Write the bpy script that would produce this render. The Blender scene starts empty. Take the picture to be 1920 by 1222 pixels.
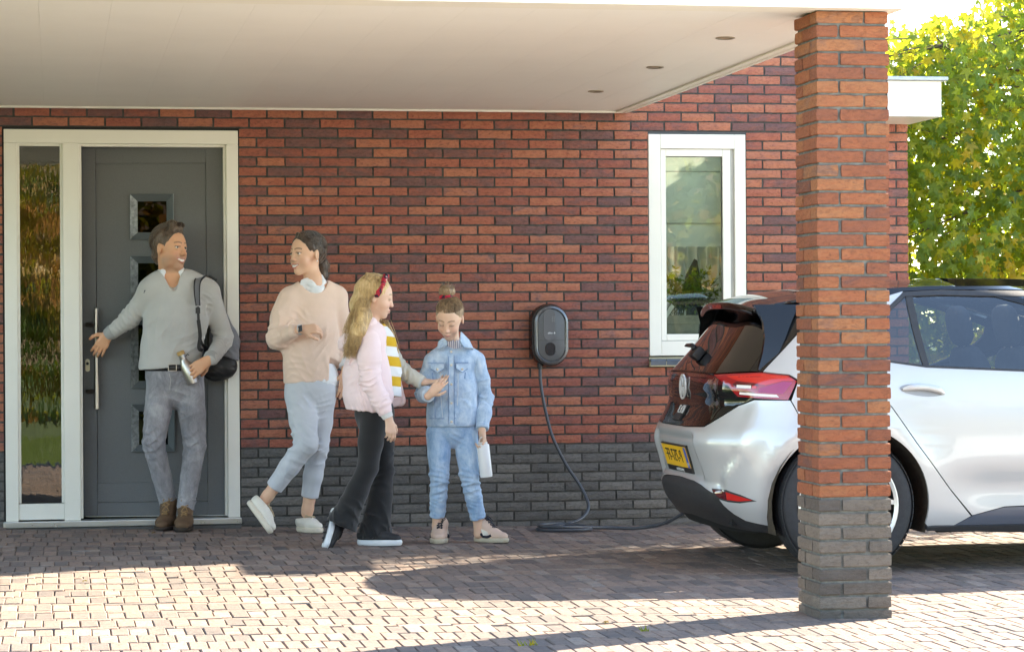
import bpy, bmesh, math, random
import numpy as np
from mathutils import Vector, Matrix, Quaternion, noise as mnoise
from mathutils.geometry import delaunay_2d_cdt
R = math.radians
random.seed(7)
rng = np.random.default_rng(7)
S = bpy.context.scene
COL = S.collection

# ------------------------------------------------------------------ camera
cd = bpy.data.cameras.new('camera'); cam = bpy.data.objects.new('camera', cd); COL.objects.link(cam)
CAM = Vector((-1.109, -15.739, 1.269)); YAW = .1778; ROLL = -.0063
cam.location = CAM
cam.rotation_mode = 'QUATERNION'
cam.rotation_quaternion = (Matrix.Rotation(-YAW, 4, 'Z') @ Matrix.Rotation(math.pi/2 + .0001, 4, 'X') @ Matrix.Rotation(-ROLL*-1, 4, 'Z')).to_quaternion()
cd.sensor_width = 36; cd.lens = 36*4759/1920; cd.clip_end = 600; cd.clip_start = .1
S.camera = cam

# ------------------------------------------------------------------ world, sun, exposure
SUN_D = Vector((-2.2, -1.3, -1.45)).normalized()
W = bpy.data.worlds.new('World'); S.world = W; W.use_nodes = True
nt = W.node_tree; bg = nt.nodes['Background']
sky = nt.nodes.new('ShaderNodeTexSky'); sky.sky_type = 'NISHITA'; sky.sun_disc = False
sky.sun_elevation = math.asin(-SUN_D.z); sky.sun_rotation = math.atan2(-SUN_D.x, -SUN_D.y)
sky.air_density = 1.0; sky.dust_density = .25; sky.altitude = 1500; sky.ozone_density = 1.2
nt.links.new(sky.outputs[0], bg.inputs[0]); bg.inputs[1].default_value = .13
sl = bpy.data.lights.new('sun', 'SUN'); sl.energy = 4.1; sl.angle = R(.55); sl.color = (1, .94, .85)
so = bpy.data.objects.new('sun', sl); COL.objects.link(so); so.location = (12, 8, 12)
so.rotation_mode = 'QUATERNION'; so.rotation_quaternion = SUN_D.to_track_quat('-Z', 'Y')
vs = S.view_settings; vs.view_transform = 'Standard'; vs.look = 'None'; vs.gamma = 1; vs.use_curve_mapping = False
vs.exposure = 2.88
try: vs.use_white_balance = True; vs.white_balance_temperature = 7700; vs.white_balance_tint = 8   # camera balanced for open shade
except AttributeError: pass
S.cycles.max_bounces = 10; S.cycles.diffuse_bounces = 5; S.cycles.glossy_bounces = 5; S.cycles.transparent_max_bounces = 24
S.cycles.use_denoising = True

# ------------------------------------------------------------------ helpers
def tag(o, label=None, cat=None, group=None, kind=None):
    if label: o['label'] = label
    if cat: o['category'] = cat
    if group: o['group'] = group
    if kind: o['kind'] = kind
    return o
def empty(name, loc=(0, 0, 0), label=None, cat=None, group=None):
    o = bpy.data.objects.new(name, None); o.empty_display_size = .1; COL.objects.link(o); o.location = loc
    return tag(o, label, cat, group)
def link(name, me, mat=None, parent=None, loc=None):
    o = bpy.data.objects.new(name, me); COL.objects.link(o)
    if mat is not None and not me.materials:
        for m in (mat if isinstance(mat, (list, tuple)) else [mat]): me.materials.append(m)
    if parent is not None:
        o.parent = parent            # part coordinates are world coordinates minus the thing's base
        b = Vector((0, 0, 0)); q = parent
        while q is not None: b += q.location; q = q.parent
        o.location = (Vector(loc) if loc is not None else Vector((0, 0, 0))) - b
    elif loc is not None: o.location = loc
    return o
def mesh(name, V, F, smooth=False, mi=None, attrs=None):
    me = bpy.data.meshes.new(name); me.from_pydata([tuple(v) for v in V], [], [tuple(f) for f in F])
    if smooth: me.polygons.foreach_set('use_smooth', [True]*len(me.polygons))
    if mi is not None: me.polygons.foreach_set('material_index', mi)
    me.update(); return me
class MB:
    def __init__(s): s.V = []; s.F = []; s.r = []; s.M = []; s.mi = 0
    def add(s, V, F, r=0., mi=None):
        n = len(s.V); s.V += [tuple(v) for v in V]; s.F += [tuple(i+n for i in f) for f in F]; s.r += [r]*len(F); s.M += [s.mi if mi is None else mi]*len(F)
        return s
    def box(s, a, b, bev=0., mi=None):
        x0, y0, z0 = (min(p, q) for p, q in zip(a, b)); x1, y1, z1 = (max(p, q) for p, q in zip(a, b))
        if bev <= 0:
            V = [(x, y, z) for x in (x0, x1) for y in (y0, y1) for z in (z0, z1)]
            F = [(0, 1, 3, 2), (4, 6, 7, 5), (0, 4, 5, 1), (2, 3, 7, 6), (0, 2, 6, 4), (1, 5, 7, 3)]
            return s.add(V, F, mi=mi)
        bm = bmesh.new(); bmesh.ops.create_cube(bm, size=1)
        for v in bm.verts: v.co = Vector(((x0+x1)/2+v.co.x*(x1-x0), (y0+y1)/2+v.co.y*(y1-y0), (z0+z1)/2+v.co.z*(z1-z0)))
        bmesh.ops.bevel(bm, geom=bm.edges[:], offset=bev, segments=2, profile=.6, affect='EDGES')
        s.add([v.co[:] for v in bm.verts], [[v.index for v in f.verts] for f in bm.faces], mi=mi); bm.free(); return s
    def tube(s, pts, r, n=10, cap=True, mi=None):
        pts = [Vector(p) for p in pts]; m = len(pts); rr = r if isinstance(r, (list, tuple)) else [r]*m
        V = []; up = None
        for i, p in enumerate(pts):
            t = (pts[min(i+1, m-1)]-pts[max(i-1, 0)]).normalized()
            if up is None: up = t.orthogonal().normalized()
            up = (up-t*up.dot(t)); up = up.normalized() if up.length > 1e-6 else t.orthogonal().normalized()
            w = t.cross(up)
            for k in range(n):
                a = 2*math.pi*k/n; V.append(p+(up*math.cos(a)+w*math.sin(a))*rr[i])
        F = [(i*n+k, i*n+(k+1) % n, (i+1)*n+(k+1) % n, (i+1)*n+k) for i in range(m-1) for k in range(n)]
        if cap: F += [tuple(range(n))[::-1], tuple((m-1)*n+k for k in range(n))]
        return s.add(V, F, mi=mi)
    def lathe(s, prof, c=(0, 0, 0), axis='z', n=24, mi=None, cap=True):
        V = []
        for r, h in prof:
            for k in range(n):
                a = 2*math.pi*k/n; x, y = r*math.cos(a), r*math.sin(a)
                p = {'z': (x, y, h), 'y': (x, h, y), 'x': (h, x, y)}[axis]; V.append((p[0]+c[0], p[1]+c[1], p[2]+c[2]))
        m = len(prof); F = [(i*n+k, i*n+(k+1) % n, (i+1)*n+(k+1) % n, (i+1)*n+k) for i in range(m-1) for k in range(n)]
        if cap: F += [tuple(range(n))[::-1], tuple((m-1)*n+k for k in range(n))]
        return s.add(V, F, mi=mi)
    def mesh(s, name, smooth=False, angle=None):
        me = mesh(name, s.V, s.F, smooth, s.M)
        if any(s.r):
            a = me.attributes.new('rnd', 'FLOAT', 'FACE'); a.data.foreach_set('value', s.r)
        bm = bmesh.new(); bm.from_mesh(me); bmesh.ops.recalc_face_normals(bm, faces=bm.faces); bm.to_mesh(me); bm.free()
        if angle is not None:
            me.polygons.foreach_set('use_smooth', [True]*len(me.polygons)); me.set_sharp_from_angle(angle=R(angle))
        return me
    def build(s, name, mat, parent=None, smooth=False, angle=None):
        return link(name, s.mesh(name, smooth, angle), mat, parent)

# ------------------------------------------------------------------ materials
class NT:
    def __init__(s, name):
        s.m = bpy.data.materials.new(name); s.m.use_nodes = True; s.t = s.m.node_tree; s.b = s.t.nodes['Principled BSDF']
    def n(s, t, **k):
        o = s.t.nodes.new('ShaderNode'+t)
        for a, b in k.items(): setattr(o, a, b)
        return o
    def l(s, a, b): s.t.links.new(a, b)
    def val(s, sock, v):
        if hasattr(v, 'links') or hasattr(v, 'is_linked'): s.l(v, sock)
        else: sock.default_value = v
    def coord(s, scale=(1, 1, 1), kind='pos'):
        mp = s.n('Mapping'); mp.inputs['Scale'].default_value = scale
        src = s.n('NewGeometry').outputs['Position'] if kind == 'pos' else s.n('TexCoord').outputs[{'obj': 'Object', 'gen': 'Generated', 'uv': 'UV'}[kind]]
        s.l(src, mp.inputs[0]); return mp.outputs[0]
    def noise(s, scale=5, detail=4, rough=.6, co=None, dist=0):
        o = s.n('TexNoise'); o.inputs['Scale'].default_value = scale; o.inputs['Detail'].default_value = detail
        o.inputs['Roughness'].default_value = rough; o.inputs['Distortion'].default_value = dist
        if co is None: co = s.coord()
        s.l(co, o.inputs['Vector']); return o.outputs['Fac']
    def ramp(s, fac, stops, interp='LINEAR'):
        o = s.n('ValToRGB'); e = o.color_ramp.elements; o.color_ramp.interpolation = interp
        while len(e) < len(stops): e.new(1)
        for k, (p, c) in enumerate(stops):
            e[k].position = p; e[k].color = (*c, 1) if len(c) == 3 else c
        s.val(o.inputs[0], fac); return o.outputs[0]
    def math(s, op, a, b=0., clamp=False):
        o = s.n('Math', operation=op); o.use_clamp = clamp; s.val(o.inputs[0], a); s.val(o.inputs[1], b); return o.outputs[0]
    def mix(s, f, a, b, blend='MIX'):
        o = s.n('Mix', data_type='RGBA', blend_type=blend); s.val(o.inputs[0], f)
        for sock, v in ((o.inputs[6], a), (o.inputs[7], b)):
            if isinstance(v, tuple): sock.default_value = (*v, 1) if len(v) == 3 else v
            else: s.l(v, sock)
        return o.outputs[2]
    def bump(s, h, strength=.3, dist=.01):
        o = s.n('Bump'); o.inputs['Strength'].default_value = strength; o.inputs['Distance'].default_value = dist
        s.l(h, o.inputs['Height']); 
        if s.b.inputs['Normal'].is_linked: s.l(s.b.inputs['Normal'].links[0].from_socket, o.inputs['Normal'])
        s.l(o.outputs[0], s.b.inputs['Normal']); return o.outputs[0]
    def set(s, **k):
        for a, v in k.items():
            sock = s.b.inputs[a.replace('_', ' ')]
            if isinstance(v, tuple): sock.default_value = (*v, 1) if len(v) == 3 else v
            else: s.val(sock, v)
        return s
def plain(name, c, rough=.5, metal=0., var=.12, scale=6, bump=.0, bscale=60, **k):
    m = NT(name); f = m.noise(scale, 5, .6)
    lo = tuple(x*(1-var) for x in c); hi = tuple(min(1, x*(1+var)) for x in c)
    m.l(m.ramp(f, [(.3, lo), (.7, hi)]), m.b.inputs['Base Color']); m.set(Roughness=rough, Metallic=metal)
    f2 = m.noise(scale*3, 3); m.l(m.math('ADD', m.math('MULTIPLY', f2, .14), max(.0, rough-.07), True), m.b.inputs['Roughness'])
    if bump: m.bump(m.noise(bscale, 3, .6), bump, .002)
    for a, v in k.items(): m.set(**{a: v})
    return m.m
def glassy(name, tint, refl=1.0, rough=.01, ior=1.5, bump=None):
    """thin pane: lets light straight through, mirrors by Fresnel"""
    m = NT(name); out = m.t.nodes['Material Output']; m.t.nodes.remove(m.b)
    tr = m.n('BsdfTransparent'); tr.inputs[0].default_value = (*tint, 1)
    gl = m.n('BsdfGlossy'); gl.inputs['Roughness'].default_value = rough
    fr = m.n('Fresnel'); fr.inputs[0].default_value = ior
    mx = m.n('MixShader'); f = m.math('MULTIPLY', fr.outputs[0], refl, True); m.l(f, mx.inputs[0]); m.l(tr.outputs[0], mx.inputs[1]); m.l(gl.outputs[0], mx.inputs[2])
    if bump:
        h = m.noise(bump[0], 3, .5, m.coord(bump[2])); o = m.n('Bump'); o.inputs['Strength'].default_value = bump[1]; o.inputs['Distance'].default_value = .01
        m.l(h, o.inputs['Height']); m.l(o.outputs[0], gl.inputs['Normal'])
    m.l(mx.outputs[0], out.inputs[0]); return m.m
# ================================================================== masonry
def brick_mat(name, stops, mortar_dust=.3, crease=.8):
    m = NT(name)
    at = m.n('Attribute', attribute_name='rnd'); oi = m.n('ObjectInfo')
    r = m.math('FRACT', m.math('ADD', at.outputs['Fac'], oi.outputs['Random']))
    off = m.n('CombineXYZ'); m.l(m.math('MULTIPLY', r, 37.), off.inputs[0]); m.l(m.math('MULTIPLY', r, 91.), off.inputs[2])
    ad = m.n('VectorMath', operation='ADD'); m.l(m.n('NewGeometry').outputs['Position'], ad.inputs[0]); m.l(off.outputs[0], ad.inputs[1])
    mp = m.n('Mapping'); mp.inputs['Scale'].default_value = (1, 1, 2.2); m.l(ad.outputs[0], mp.inputs[0]); co = mp.outputs[0]
    n1 = m.noise(9, 5, .65, co, .6); n2 = m.noise(42, 5, .7, co, .4); n3 = m.noise(150, 3, .7, co)
    f = m.math('ADD', m.math('MULTIPLY', r, .82), m.math('MULTIPLY', m.math('SUBTRACT', n1, .42), .75), True)
    c = m.ramp(f, stops)
    c = m.mix(m.math('MULTIPLY', m.math('SUBTRACT', n2, .47), 2.6, True), c, tuple(x*.45 for x in stops[1][1]))
    c = m.mix(m.math('MULTIPLY', m.math('SUBTRACT', n3, .62), 2.8, True), c, (.42, .33, .27), 'MIX')
    m.l(c, m.b.inputs['Base Color']); m.set(Roughness=.86)
    mp2 = m.n('Mapping'); mp2.inputs['Scale'].default_value = (.55, 1, 1.8); mp2.inputs['Rotation'].default_value = (0, .35, 0); m.l(ad.outputs[0], mp2.inputs[0])
    cr = m.n('TexNoise'); cr.noise_type = 'RIDGED_MULTIFRACTAL'; cr.inputs['Scale'].default_value = 13; cr.inputs['Detail'].default_value = 3; cr.inputs['Distortion'].default_value = 1.2; m.l(mp2.outputs[0], cr.inputs['Vector'])
    m.bump(m.math('ADD', m.math('MULTIPLY', cr.outputs['Fac'], .35*crease), m.math('MULTIPLY', n2, .7)), .9, .013)
    m.bump(n3, .3, .002)
    return m.m
RED = brick_mat('red_brick', [(.0, (.15, .080, .08)), (.16, (.20, .090, .08)), (.30, (.31, .098, .070)), (.52, (.38, .118, .074)), (.72, (.44, .160, .092)), (.88, (.40, .150, .098)), (1., (.20, .115, .11))])
RED2 = brick_mat('pillar_brick', [(.0, (.13, .06, .05)), (.15, (.23, .075, .04)), (.5, (.32, .098, .042)), (.8, (.36, .14, .058)), (1., (.20, .10, .07))])
DARK = brick_mat('dark_brick', [(.0, (.095, .09, .088)), (.4, (.13, .122, .116)), (.7, (.16, .148, .138)), (1., (.20, .185, .168))])
DARK2 = brick_mat('pillar_dark_brick', [(.0, (.10, .082, .07)), (.4, (.145, .118, .096)), (.7, (.18, .146, .117)), (1., (.225, .185, .148))])
MORTAR = plain('dark_mortar', (.070, .068, .064), .95, var=.35, scale=30, bump=.5, bscale=200)
MORTAR2 = plain('grey_mortar', (.15, .15, .135), .95, var=.35, scale=30, bump=.5, bscale=200)

def brick_geo(w, d, h, seed, nx=5, nz=2, rough=.0022, cham=.004):
    """one hand-moulded brick: origin at front lower left; front looks to -y; wavy arrises, slightly cushioned face"""
    q = random.Random(seed); V = []; F = []
    J = lambda s: q.uniform(-s, s)
    tw = J(.0015)
    for j in range(nz+1):
        for i in range(nx+1):
            x = w*i/nx; z = h*j/nz; eb = (i in (0, nx)); ez = (j in (0, nz))
            y = J(rough*.8)+tw*(i/nx-.5) + (cham if (eb or ez) else 0)
            if ez: z += J(rough)*(.7)+(-rough*.2 if j else rough*.2)
            if eb: x += J(rough*.6)
            V.append((x, y, z))
    n = (nx+1)
    F += [(j*n+i, j*n+i+1, (j+1)*n+i+1, (j+1)*n+i) for j in range(nz) for i in range(nx)]
    ring = [i for i in range(n)]+[j*n+nx for j in range(1, nz+1)]+[nz*n+i for i in range(nx-1, -1, -1)]+[j*n for j in range(nz-1, 0, -1)]
    b = len(V)
    for k in ring: V.append((V[k][0], d, V[k][2]))
    m = len(ring)
    F += [(ring[k], b+k, b+(k+1) % m, ring[(k+1) % m]) for k in range(m)]
    F.append(tuple(b+k for k in range(m))[::-1]); 
    return V, F
ZB = .525
WALLX = (-3.2, 4.335)
HOLES = [(-1.425, .012, -.2, 2.505), (2.605, 3.252, 1.005, 2.505)]
def wall_bricks():
    out = []
    k0 = -9
    for k in range(k0, 49):
        z0 = ZB+.06*k
        A = (k % 2 == 0)
        xs = []
        x = (.185 if A else .295)-.22*20
        while x < 5.2: xs.append(x); x += .22
        spans = [WALLX]
        for (a, b, c, d) in HOLES:
            if z0+.055 > c and z0+.01 < d:
                ns = []
                for s0, s1 in spans:
                    if b <= s0 or a >= s1: ns.append((s0, s1)); continue
                    if a > s0: ns.append((s0, a))
                    if b < s1: ns.append((b, s1))
                spans = ns
        for s0, s1 in spans:
            cuts = [x for x in xs if s0+.06 < x < s1-.05]
            if not A and s0 in (.012,) : cuts = [.12]+[c for c in cuts if c > .2]
            if not A and s0 in (3.252, ): cuts = [c for c in cuts if c > s0+.16]; cuts = [s0+.108]+cuts
            ed = [s0]+cuts+[s1]
            for i in range(len(ed)-1):
                a = ed[i]+(.0062 if i else .001); b = ed[i+1]-(.0062 if i < len(ed)-2 else .001)
                if z0 > 3.40 or (b > 3.99 and z0 > 2.74) or (b > 3.87 and z0 > 3.03): continue
                out.append((a, b, z0, k))
    return out
from bpy_extras.object_utils import world_to_camera_view as w2c
bpy.context.view_layer.update()
def onscreen(p, m=.01):
    c = w2c(S, cam, Vector(p)); return -m < c.x < 1+m and -m < c.y < 1+m

house = empty('brick_house', (1.5, 0, 0), 'red brick house with dark brick plinth, grey front door and tall narrow window', 'house')
def mass(x0, x1, y0, y1, z0, z1, holes):
    """solid of the wall core with rectangular through holes"""
    xs = sorted({x0, x1}|{h[0] for h in holes}|{h[1] for h in holes}); zs = sorted({z0, z1}|{h[2] for h in holes if h[2] > z0}|{h[3] for h in holes})
    b = MB(); solid = lambda i, j: 0 <= i < len(xs)-1 and 0 <= j < len(zs)-1 and not any(h[0] <= xs[i] < h[1] and h[2] <= zs[j] < h[3] for h in holes)
    for i in range(len(xs)-1):
        for j in range(len(zs)-1):
            if not solid(i, j): continue
            a, c, e, f = xs[i], xs[i+1], zs[j], zs[j+1]
            b.add([(a, y0, e), (c, y0, e), (c, y0, f), (a, y0, f)], [(0, 1, 2, 3)]); b.add([(a, y1, e), (a, y1, f), (c, y1, f), (c, y1, e)], [(0, 1, 2, 3)])
            for (di, dj, q) in ((-1, 0, [(a, y0, e), (a, y0, f), (a, y1, f), (a, y1, e)]), (1, 0, [(c, y0, e), (c, y1, e), (c, y1, f), (c, y0, f)]), (0, -1, [(a, y0, e), (a, y1, e), (c, y1, e), (c, y0, e)]), (0, 1, [(a, y0, f), (c, y0, f), (c, y1, f), (a, y1, f)])):
                if not solid(i+di, j+dj): b.add(q, [(0, 1, 2, 3)])
    return b
mass(-3.2, 4.328, .011, .33, -.1, 3.46, HOLES+[(3.99, 4.328, 2.79, 3.5), (3.865, 3.99, 3.08, 3.5)]).build('wall', MORTAR, house)  # unseen wall top raised and stepped to shape the ground shadow's edge
WB = wall_bricks()
variants = {}
def brick_me(w, h, d, seed, mat, key=''):
    kk = (round(w*200), round(h*400), key, seed % 7)
    if kk not in variants:
        V, F = brick_geo(w, d, h, hash((round(w*200), seed % 7)) % 9999)
        me = MB().add(V, F).mesh('brick'); me.materials.append(mat); variants[kk] = me
    return variants[kk]
WB.sort(key=lambda b: (not onscreen(((b[0]+b[1])/2, 0, b[2]+.03), 0), (Vector(((b[0]+b[1])/2, 0, b[2]))-CAM).length + (9 if b[1]-b[0] < .12 else 0)))
# only those with nothing in front (people, car, pillar) come first
def hidden(b):
    c = w2c(S, cam, Vector(((b[0]+b[1])/2, 0, b[2]+.03))); X, Y = c.x*1920, (1-c.y)*1222
    return (1485 < X < 1675) or (X > 1250 and Y > 560) or (X > 1490 and Y > 500) or (250 < X < 960 and Y > 420 and not (X > 760 and Y < 560)) or Y < 20
WB.sort(key=hidden)
stuffR = MB(); stuffR.mats = None
for i, (a, b, z, k) in enumerate(WB):
    w = b-a; h = .0495; dz = random.uniform(-.0012, .0012); dy = random.uniform(-.002, .002)
    mat = RED if k >= 0 else DARK
    if i < 298:
        link('brick', brick_me(w, h, .1, i*13, mat, 'r' if k >= 0 else 'd'), None, house, (a, dy, z+.005+dz))
    else:
        V, F = brick_geo(w, .1, h, i*7)
        stuffR.add([(v[0]+a, v[1]+dy, v[2]+z+.005+dz) for v in V], F, r=random.random()+.001, mi=0 if k >= 0 else 1)
# brick returns of the house's right-hand corner and the window reveal
for k in range(-9, 44):
    z = ZB+.06*k+.005
    if z > 2.76: continue
    A = k % 2 == 0
    ys = [.108, .318] if A else [.05, .21, .33]
    y = .104
    for e in [.325]:
        V, F = brick_geo(e-y-.003, .1, .0495, k*3+5)
        stuffR.add([(4.335-v[1]+.0, y+v[0]+.002, z+v[2]) for v in V], F, r=random.random()+.001, mi=0 if k >= 0 else 1)
o = stuffR.build('brickwork', [RED, DARK], house); o['kind'] = 'stuff'

# ---- flat roof: coping above the wall, white eaves box at the right corner, upper storey set back
WHITE = plain('white_painted_frame', (.80, .775, .70), .38, var=.03, scale=3)
SOFFIT = plain('soffit_board', (.88, .85, .79), .5, var=.02, scale=2)
FASC = plain('fascia_board', (.84, .80, .70), .45, var=.02, scale=2)
ZINC = plain('zinc_trim', (.42, .46, .5), .45, .6, var=.15, scale=20, bump=.2)
ROOFM = plain('roofing_felt', (.06, .06, .06), .95, var=.3)
# ================================================================== canopy
canopy = empty('porch_canopy', (-.4, -2.6, 2.6), 'white flat porch canopy over the front door with round recessed lights', 'canopy')
CZ = 2.627; CX1 = 2.468; CX0 = -4.2; CYF = -5.32
# soffit boards run towards the house, each its own board with a narrow joint
nb = 0; x = CX1-.04
DOWN = [(1.978, -1.354), (2.003, -2.726), (2.018, -4.095)]
while x > CX0+.1:
    w = .30; x0 = max(x-w, CX0)
    hs = [d for d in DOWN if x0 < d[0] < x]
    if hs:      # board with round cut-outs
        bm = bmesh.new(); ys = [-5.10, -.002]
        pts = [Vector((x0+.0007, ys[0])), Vector((x-.0007, ys[0])), Vector((x-.0007, ys[1])), Vector((x0+.0007, ys[1]))]; ed = [(0, 1), (1, 2), (2, 3), (3, 0)]
        for (cx, cy) in hs:
            n = 24; b0 = len(pts)
            pts += [Vector((cx+.041*math.cos(2*math.pi*k/n), cy+.041*math.sin(2*math.pi*k/n))) for k in range(n)]; ed += [(b0+k, b0+(k+1) % n) for k in range(n)]
        v, e, f, *_ = delaunay_2d_cdt(pts, ed, [], 1, 1e-6)
        F = [t for t in f if not any(((sum(v[i].x for i in t)/3-cx)**2+(sum(v[i].y for i in t)/3-cy)**2) < .0405**2*.98 for cx, cy in hs)]
        me = mesh('soffit_board', [(p.x, p.y, CZ) for p in v], F); bm.from_mesh(me)
        r = bmesh.ops.extrude_face_region(bm, geom=bm.faces[:]); bmesh.ops.translate(bm, vec=(0, 0, .018), verts=[q for q in r['geom'] if isinstance(q, bmesh.types.BMVert)])
        bmesh.ops.recalc_face_normals(bm, faces=bm.faces); bm.to_mesh(me); bm.free(); link('soffit_board', me, SOFFIT, canopy)
    else:
        MB().box((x0+.0003, -5.10, CZ), (x-.0003, -.002, CZ+.018), .0003).build('soffit_board', SOFFIT, canopy)
    x -= w
MB().box((CX0, -5.18, CZ+.02), (CX1-.02, -.004, CZ+.30)).build('roof_deck', ROOFM, canopy)
MB().box((CX0, -5.2, CZ+.31), (CX1+.02, -.006, CZ+.325)).build('roof_felt', ROOFM, canopy)
MB().box((CX1-.028, -5.12, CZ-.012), (CX1, -.003, CZ+.31), .002).build('side_fascia', FASC, canopy)
MB().box((CX1-.075, -5.12, CZ-.010), (CX1-.030, -.003, CZ-.001), .001).build('edge_trim', FASC, canopy)
MB().box((CX0, -.03, CZ-.012), (CX1-.03, -.0035, CZ-.0005), .001).build('wall_trim', WHITE, canopy)
# front beam resting on the pillar, and its boxed fascia
MB().box((CX0, CYF+.02, CZ-.008), (CX1, -5.125, CZ+.30), .002).build('front_beam', FASC, canopy)
MB().box((CX0, CYF, CZ-.009), (CX1+.02, CYF+.018, CZ+.31), .002).build('front_fascia', FASC, canopy)
MB().box((CX1+.001, CYF+.0185, CZ-.009), (CX1+.019, -4.9, CZ+.31), .002).build('corner_fascia', FASC, canopy)
MB().box((CX0, CYF-.03, CZ+.312), (CX1+.05, CYF+.1, CZ+.335), .003).build('roof_edge_trim', ZINC, canopy)
BRASS = plain('brushed_ring', (.45, .38, .28), .3, .9, var=.1)
LENS = plain('downlight_lens', (.25, .23, .20), .2)
for i, (cx, cy) in enumerate(DOWN):
    t = empty('recessed_downlight', (cx, cy, CZ), ['round recessed downlight in the canopy soffit, the one nearest the brick wall', 'round recessed downlight in the canopy soffit, middle of the row of three', 'round recessed downlight in the canopy soffit, the one nearest the pillar top'][i], 'downlight', 'recessed downlights in the canopy soffit')
    MB().lathe([(.031, CZ+.004), (.046, CZ-.001), (.047, CZ-.005), (.040, CZ-.007), (.033, CZ-.003), (.031, CZ+.003)], (cx, cy, 0), cap=False).build('ring', BRASS, t, angle=50)
    MB().lathe([(.001, CZ+.03), (.03, CZ+.03), (.035, CZ+.010), (.034, CZ+.001), (.031, CZ+.006), (.001, CZ+.020)], (cx, cy, 0)).build('lamp', LENS, t, angle=50)

# eaves box at the right end of the house wall
eave = empty('flat_roof_eave', (4., -.3, 2.56), 'white boxed roof eave with grey metal cap behind the brick pillar', 'roof eave')
def boxp(name, a, b, m, bev=.002): return MB().box(a, b, bev).build(name, m, eave)
boxp('fascia', (4.0, -.60, 2.566), (4.324, -.58, 2.782), WHITE)
boxp('end_board', (4.325, -.60, 2.566), (4.347, .01, 2.782), WHITE)
boxp('soffit', (4.0, -.578, 2.568), (4.322, -.004, 2.584), SOFFIT)
boxp('edge_profile', (4.0, -.603, 2.560), (4.350, .012, 2.5655), WHITE, .001)
boxp('metal_cap', (3.98, -.64, 2.784), (4.380, .012, 2.806), ZINC, .004)
# the rest of the house: end and back walls, coping of the raised wall top, flat roof
INT = plain('interior_wall', (.62, .60, .55), .8, var=.03, scale=2)
b = MB()
b.box((-3.2, .34, -.05), (-2.95, 8, 3.2)); b.box((4.08, .345, -.05), (4.32, 8, 2.78))
b.box((-2.94, 7.8, -.05), (1.2, 8, 3.2)); b.box((1.2, 7.8, -.05), (4.07, 8, 1.0)); b.box((1.2, 7.8, 2.4), (4.07, 8, 2.78))
b.box((1.45, .345, 0), (1.6, 7.79, 2.77)); b.box((-2.94, 2.6, 0), (1.44, 2.7, 2.77))
b.box((-1.75, .345, 0), (-1.65, 2.59, 2.77)); b.box((.55, .345, 0), (.65, 2.59, 2.77))
b.build('inner_wall', INT, house)
b = MB(); b.box((-2.94, .345, 2.78), (1.9, 8, 2.9)); b.box((1.9, .345, 2.78), (3.9, .55, 2.9)); b.box((1.9, 2.9, 2.78), (3.9, 8, 2.9)); b.box((3.9, .345, 2.78), (4.32, 8, 2.9)); b.build('ceiling', INT, house)   # unseen ceiling opening added to let daylight onto blind and curtain
MB().box((-2.94, .345, -.04), (4.07, 7.79, .02)).build('floor', plain('interior_floor', (.16, .14, .12), .45), house)
MB().box((-3.25, -.03, 3.462), (3.90, .36, 3.49), .003).build('wall_coping', ZINC, house)

# ================================================================== ground
def gz(x, y=0):
    t = min(max((2.36-x)/2.36, -.0), 1.6); return .042*t
PAVE = brick_mat('paver_clay', [(.0, (.12, .10, .095)), (.2, (.165, .13, .115)), (.45, (.225, .165, .137)), (.7, (.265, .185, .145)), (.88, (.29, .235, .20)), (1., (.17, .158, .155))], crease=.25)
# soften: pavers are worn smooth
JOINT = plain('joint_sand', (.12, .10, .08), .95, var=.4, scale=40, bump=.4, bscale=150)
def far_mat():
    m = NT('paving_far'); bt = m.n('TexBrick'); bt.offset = .5
    bt.inputs['Scale'].default_value = 1.; bt.inputs['Mortar Size'].default_value = .004; bt.inputs['Brick Width'].default_value = .6; bt.inputs['Row Height'].default_value = .3
    mp = m.n('Mapping'); mp.inputs['Rotation'].default_value = (0, 0, R(90)); m.l(m.n('NewGeometry').outputs['Position'], mp.inputs[0]); m.l(mp.outputs[0], bt.inputs[0])
    bt.inputs['Color1'].default_value = (.78, .75, .70, 1); bt.inputs['Color2'].default_value = (.70, .67, .62, 1); bt.inputs['Mortar'].default_value = (.30, .27, .22, 1)
    m.l(bt.outputs[0], m.b.inputs['Base Color']); m.set(Roughness=.85); return m.m
GX0, GX1, GY0, GY1 = -3.0, 9.0, -7.2, .02
b = MB()
xs = [GX0, -1.4, 0, 2.36, GX1]
for i in range(len(xs)-1):
    a, c = xs[i], xs[i+1]; b.add([(a, GY0, gz(a)-.009), (c, GY0, gz(c)-.009), (c, .3, gz(c)-.009), (a, .3, gz(a)-.009)], [(0, 1, 2, 3)])
drive = b.build('driveway', JOINT); tag(drive, kind='structure')
pav = []
def row(y0, ln, wd, off, lengthwise=False):
    x = GX0+off
    while x < GX1:
        w = wd
        pav.append((x, y0, w, ln)); x += w
y = -7.2; kk = 0
while y < -.02:
    if y < -5.75:
        row(y, .232, .0745, 0 if kk % 2 else .037); y += .232
    else:
        if y > -.3 and kk % 2 == 0: pass
        row(y, .228, .0745, random.uniform(0, .07)); y += .228
        row(y, .0745, .228, random.uniform(0, .2)); y += .0745
    kk += 1
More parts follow.
